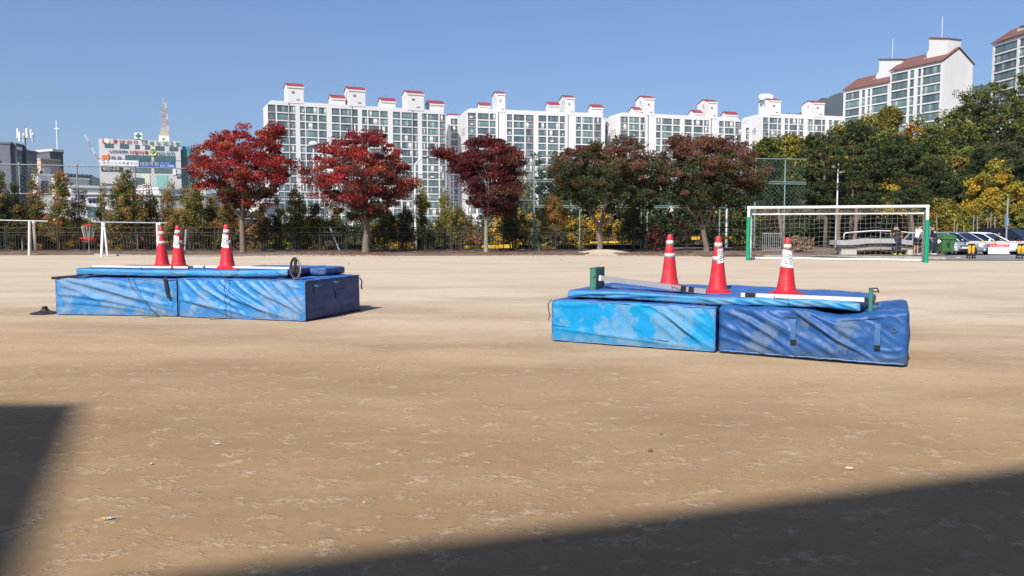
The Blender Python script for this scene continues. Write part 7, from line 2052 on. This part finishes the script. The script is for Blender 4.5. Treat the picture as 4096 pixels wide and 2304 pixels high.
    for s in (-1, 1):
        pl.tube([(xf1+.04, s*hw*.735, zr-.10), (xf0+.02, s*hw*.875, zb_+.02)], .035, 5)
        pl.tube([(xr1-.04, s*hw*.73, zr-.10), (xr0, s*hw*.90, zb_+.02)], .06 if hatch else .04, 5)
        pl.tube([((xr1+xf1)/2, s*hw*.75, zr-.06), ((xr1+xf1)/2-.05, s*hw*.945, zb_)], .03, 4)
    pl.build('pillars', M[paint], t, smooth='auto')
    for s in (-1, 1):
        m_ = MB().ball((xf0-.25, s*(hw+.06), zb_+.10), .10, 7, (.7, 1, .75)).build('mirror', M[paint], t, smooth=True)
        hp = MB(); hp.ball((0, 0, 0), .17, 7, (1.1, .9, .50)); hp.v = [(a+hl-.30, b+s*hw*.70, c_+hood-.13) for a, b, c_ in hp.v]; hp.build('headlight', M['lamp_clear'], t, smooth=True)
        fg = MB().ball((hl-.14, s*hw*.66, .36), .08, 6, (.8, 1, 1)).build('fog_lamp', M['lamp_clear'], t, smooth=True)
        for wx in (hl-.80, -hl+.78):
            w = thing('wheel', None, None, (wx, s*(hw-.10), .31)); w.parent = t
            MB().lathe([(.22, -.10), (.30, -.095), (.315, -.05), (.315, .05), (.30, .095), (.22, .10)], 24, axis='y').build('tyre', M['tyre'], w, smooth='auto')
            al = MB(); al.lathe([(.215, -.06), (.215, .06)], 20, axis='y'); 
            o = al.build('rim', M['grille'], w)
            sp_ = MB()
            for k in range(5):
                a = 2*PI*k/5; ca, sa = math.cos(a), math.sin(a)
                sp_.tube([(.03*ca, s*.085, .03*sa), (.20*ca, s*.085, .20*sa)], .026, 4)
            sp_.lathe([(.205, s*.06), (.225, s*.09)], 24, axis='y'); sp_.build('spokes', M['alloy'], w)
            MB().lathe([(.325, -.06), (.335, .0), (.325, .06)], 20, (wx, s*(hw-.075), .31), axis='y').build('wheel_arch', M['grille'], t)
    MB().box(hl-.12, -hw*.42, hood-.26, hl-.02, hw*.42, hood-.17).build('grille', M['grille'], t)
    MB().box(hl-.10, -hw*.55, .26, hl+.005, hw*.55, .38).build('air_intake', M['grille'], t)
    MB().box(hl-.02, -.24, .42, hl+.02, .24, .53).build('number_plate', M['paper'], t)
    return t
hd = math.atan2(-.90, .43)
def carat(label, px, D, paint, **k):
    return car(label, xat(px, D), D, k.pop('hd', hd), paint, **k)
def corner_car(label, px, D, paint, **k):
    """placed by the picture column of the nose corner on the viewer's left"""
    h = k.pop('hd', hd); L_ = k.get('L_', 4.3); W_ = k.get('W_', 1.76); cx = xat(px, D)
    hv = Vector((math.cos(h), math.sin(h))); lf = Vector((-hv.y, hv.x))
    c = Vector((cx, D))-hv*L_/2+lf*W_/2
    return car(label, c.x, c.y, h, paint, **k)
corner_car('silver hatchback parked right behind the green waste container', 3820, 49.4, 'car_silver', L_=3.9, H_=1.42)
corner_car('silver-blue hatchback with dark windscreen, parked next to the silver hatchback', 3934, 50.0, 'car_silver_blue', L_=4.3, H_=1.43, hd=hd+.05)
corner_car('white sedan behind the red and white notice, right side', 4052, 50.6, 'car_white', L_=4.7, H_=1.42, hatch=False, hd=hd+.10)
corner_car('black sport utility vehicle behind the white sedan at the right edge', 4150, 56.5, 'car_black', L_=4.7, W_=1.86, H_=1.72, suv=True, hd=hd+.1)
# person leaning by the white car
p_ = person('person in black with arms raised between the silver-blue and white cars', 3978, 50.2, 1.35, .9, C_BLK, C_BLK, False, C_BLK, .35, ((.15, -.35, 1.15), (-.15, -.35, 1.2)), long_sleeve=True, base_z=az(28, 50))
p_['group'] = ''
del p_['group']

# ------------------------------------------------------------------ rolling barrier with notice
M['barrier_yellow'] = pm('barrier_yellow', (.72, .42, .01), .45, .2, 8)
D = 39.6; z0 = az(0, D)
xa = xat(3862, D); t = thing('rolling_barrier', 'long black, white and yellow striped barrier pole on wheeled yellow stands', 'barrier', (xa, D, z0))
zz = Q(3900, 970, D).z-z0; Lb = xat(4200, D)-xa
MB().box(-.02, -.05, zz-.045, Lb, .05, zz+.0).build('lower_rail', M['wall_white'], t)
MB().box(.12, -.03, zz+.003, Lb, .03, zz+.018).build('dark_strip', M['black_plastic'], t)
MB().box(.15, -.05, zz+.02, Lb, .05, zz+.065).build('upper_rail', M['wall_white'], t)
MB().ball((-.03, 0, zz-.022), .05, 6).build('end_cap', M['black_plastic'], t, smooth=True)
for px in (3922, 3971, 4022, 4071, 4120, 4170):
    x = xat(px, D)-xa; MB().box(x-.13, -.056, zz+.018, x+.13, .056, zz+.068).build('yellow_stripe', M['barrier_yellow'], t)
for px in (3884, 4082):
    x = xat(px, D)-xa
    st = thing('wheeled_stand', None, None, (x, 0, 0)); st.parent = t
    for dx in (-.09, .09):
        MB().tube([(dx, 0, .22), (dx, 0, zz-.046)], .035, 8).build('upright', M['wall_white'], st)
        MB().lathe([(.062, .28), (.066, .29), (.066, .62), (.062, .63)], 14, (dx, 0, 0)).build('yellow_sleeve', M['barrier_yellow'], st, smooth='auto')
    MB().box(-.17, -.12, .12, .17, .12, .24).build('base', M['black_plastic'], st)
    MB().box(-.14, -.05, zz-.16, .14, .05, zz-.047).build('clamp', M['black_plastic'], st)
    for dx in (-.13, .13):
        for dy in (-.10, .10): MB().lathe([(.05, -.018), (.055, 0), (.05, .018)], 12, (dx, dy, .055), axis='x').build('wheel', M['black_plastic'], st, smooth='auto')
a = Q(3951, 977, D); b = Q(4033, 1016, D)
t = thing('notice_sign', 'white notice with red header of Korean letters hanging from the barrier', 'notice sign', (a.x, D-.07, b.z))
w, h = b.x-a.x, a.z-b.z
MB().box(0, 0, 0, w, .02, h*.72).build('panel', M['sign_white'], t)
MB().box(0, -.001, h*.722, w, .02, h).build('header', M['sign_red'], t)
for i, ch in enumerate('차량진입금지'): text_panel('sign_lettering', ch, M['sign_white'], t, w*.06+i*w*.148, h*.76, w*.06+i*w*.148+w*.115, h*.96, -.006)
for j, s in enumerate(('학생들의 안전을 위하여 운동장 내', '차량 진입을 금지합니다', '대 전 학 교 장')):
    text_panel('sign_lettering', s, M['frame_grey'], t, w*(.08 if j < 1 else .12 if j < 2 else .28), h*(.50-.17*j), w*(.92 if j < 2 else .72), h*(.60-.17*j), -.004)
# ------------------------------------------------------------------ haze
if HAZE:
    m = bpy.data.materials.new('haze_air'); m.use_nodes = True; nt = m.node_tree
    for n in list(nt.nodes):
        if n.type != 'OUTPUT_MATERIAL': nt.nodes.remove(n)
    vp = nt.nodes.new('ShaderNodeVolumePrincipled'); vp.inputs['Density'].default_value = HAZE; vp.inputs["Color"].default_value = (.50, .60, .88, 1)
    vp.inputs['Anisotropy'].default_value = 0.0
    nt.links.new(vp.outputs[0], nt.nodes['Material Output'].inputs['Volume'])
    o = MB().box(-4200, -420, -12, 4200, 4300, 700).build('haze', m); o['kind'] = 'stuff'; o['label'] = 'thin bluish autumn haze over the whole place'
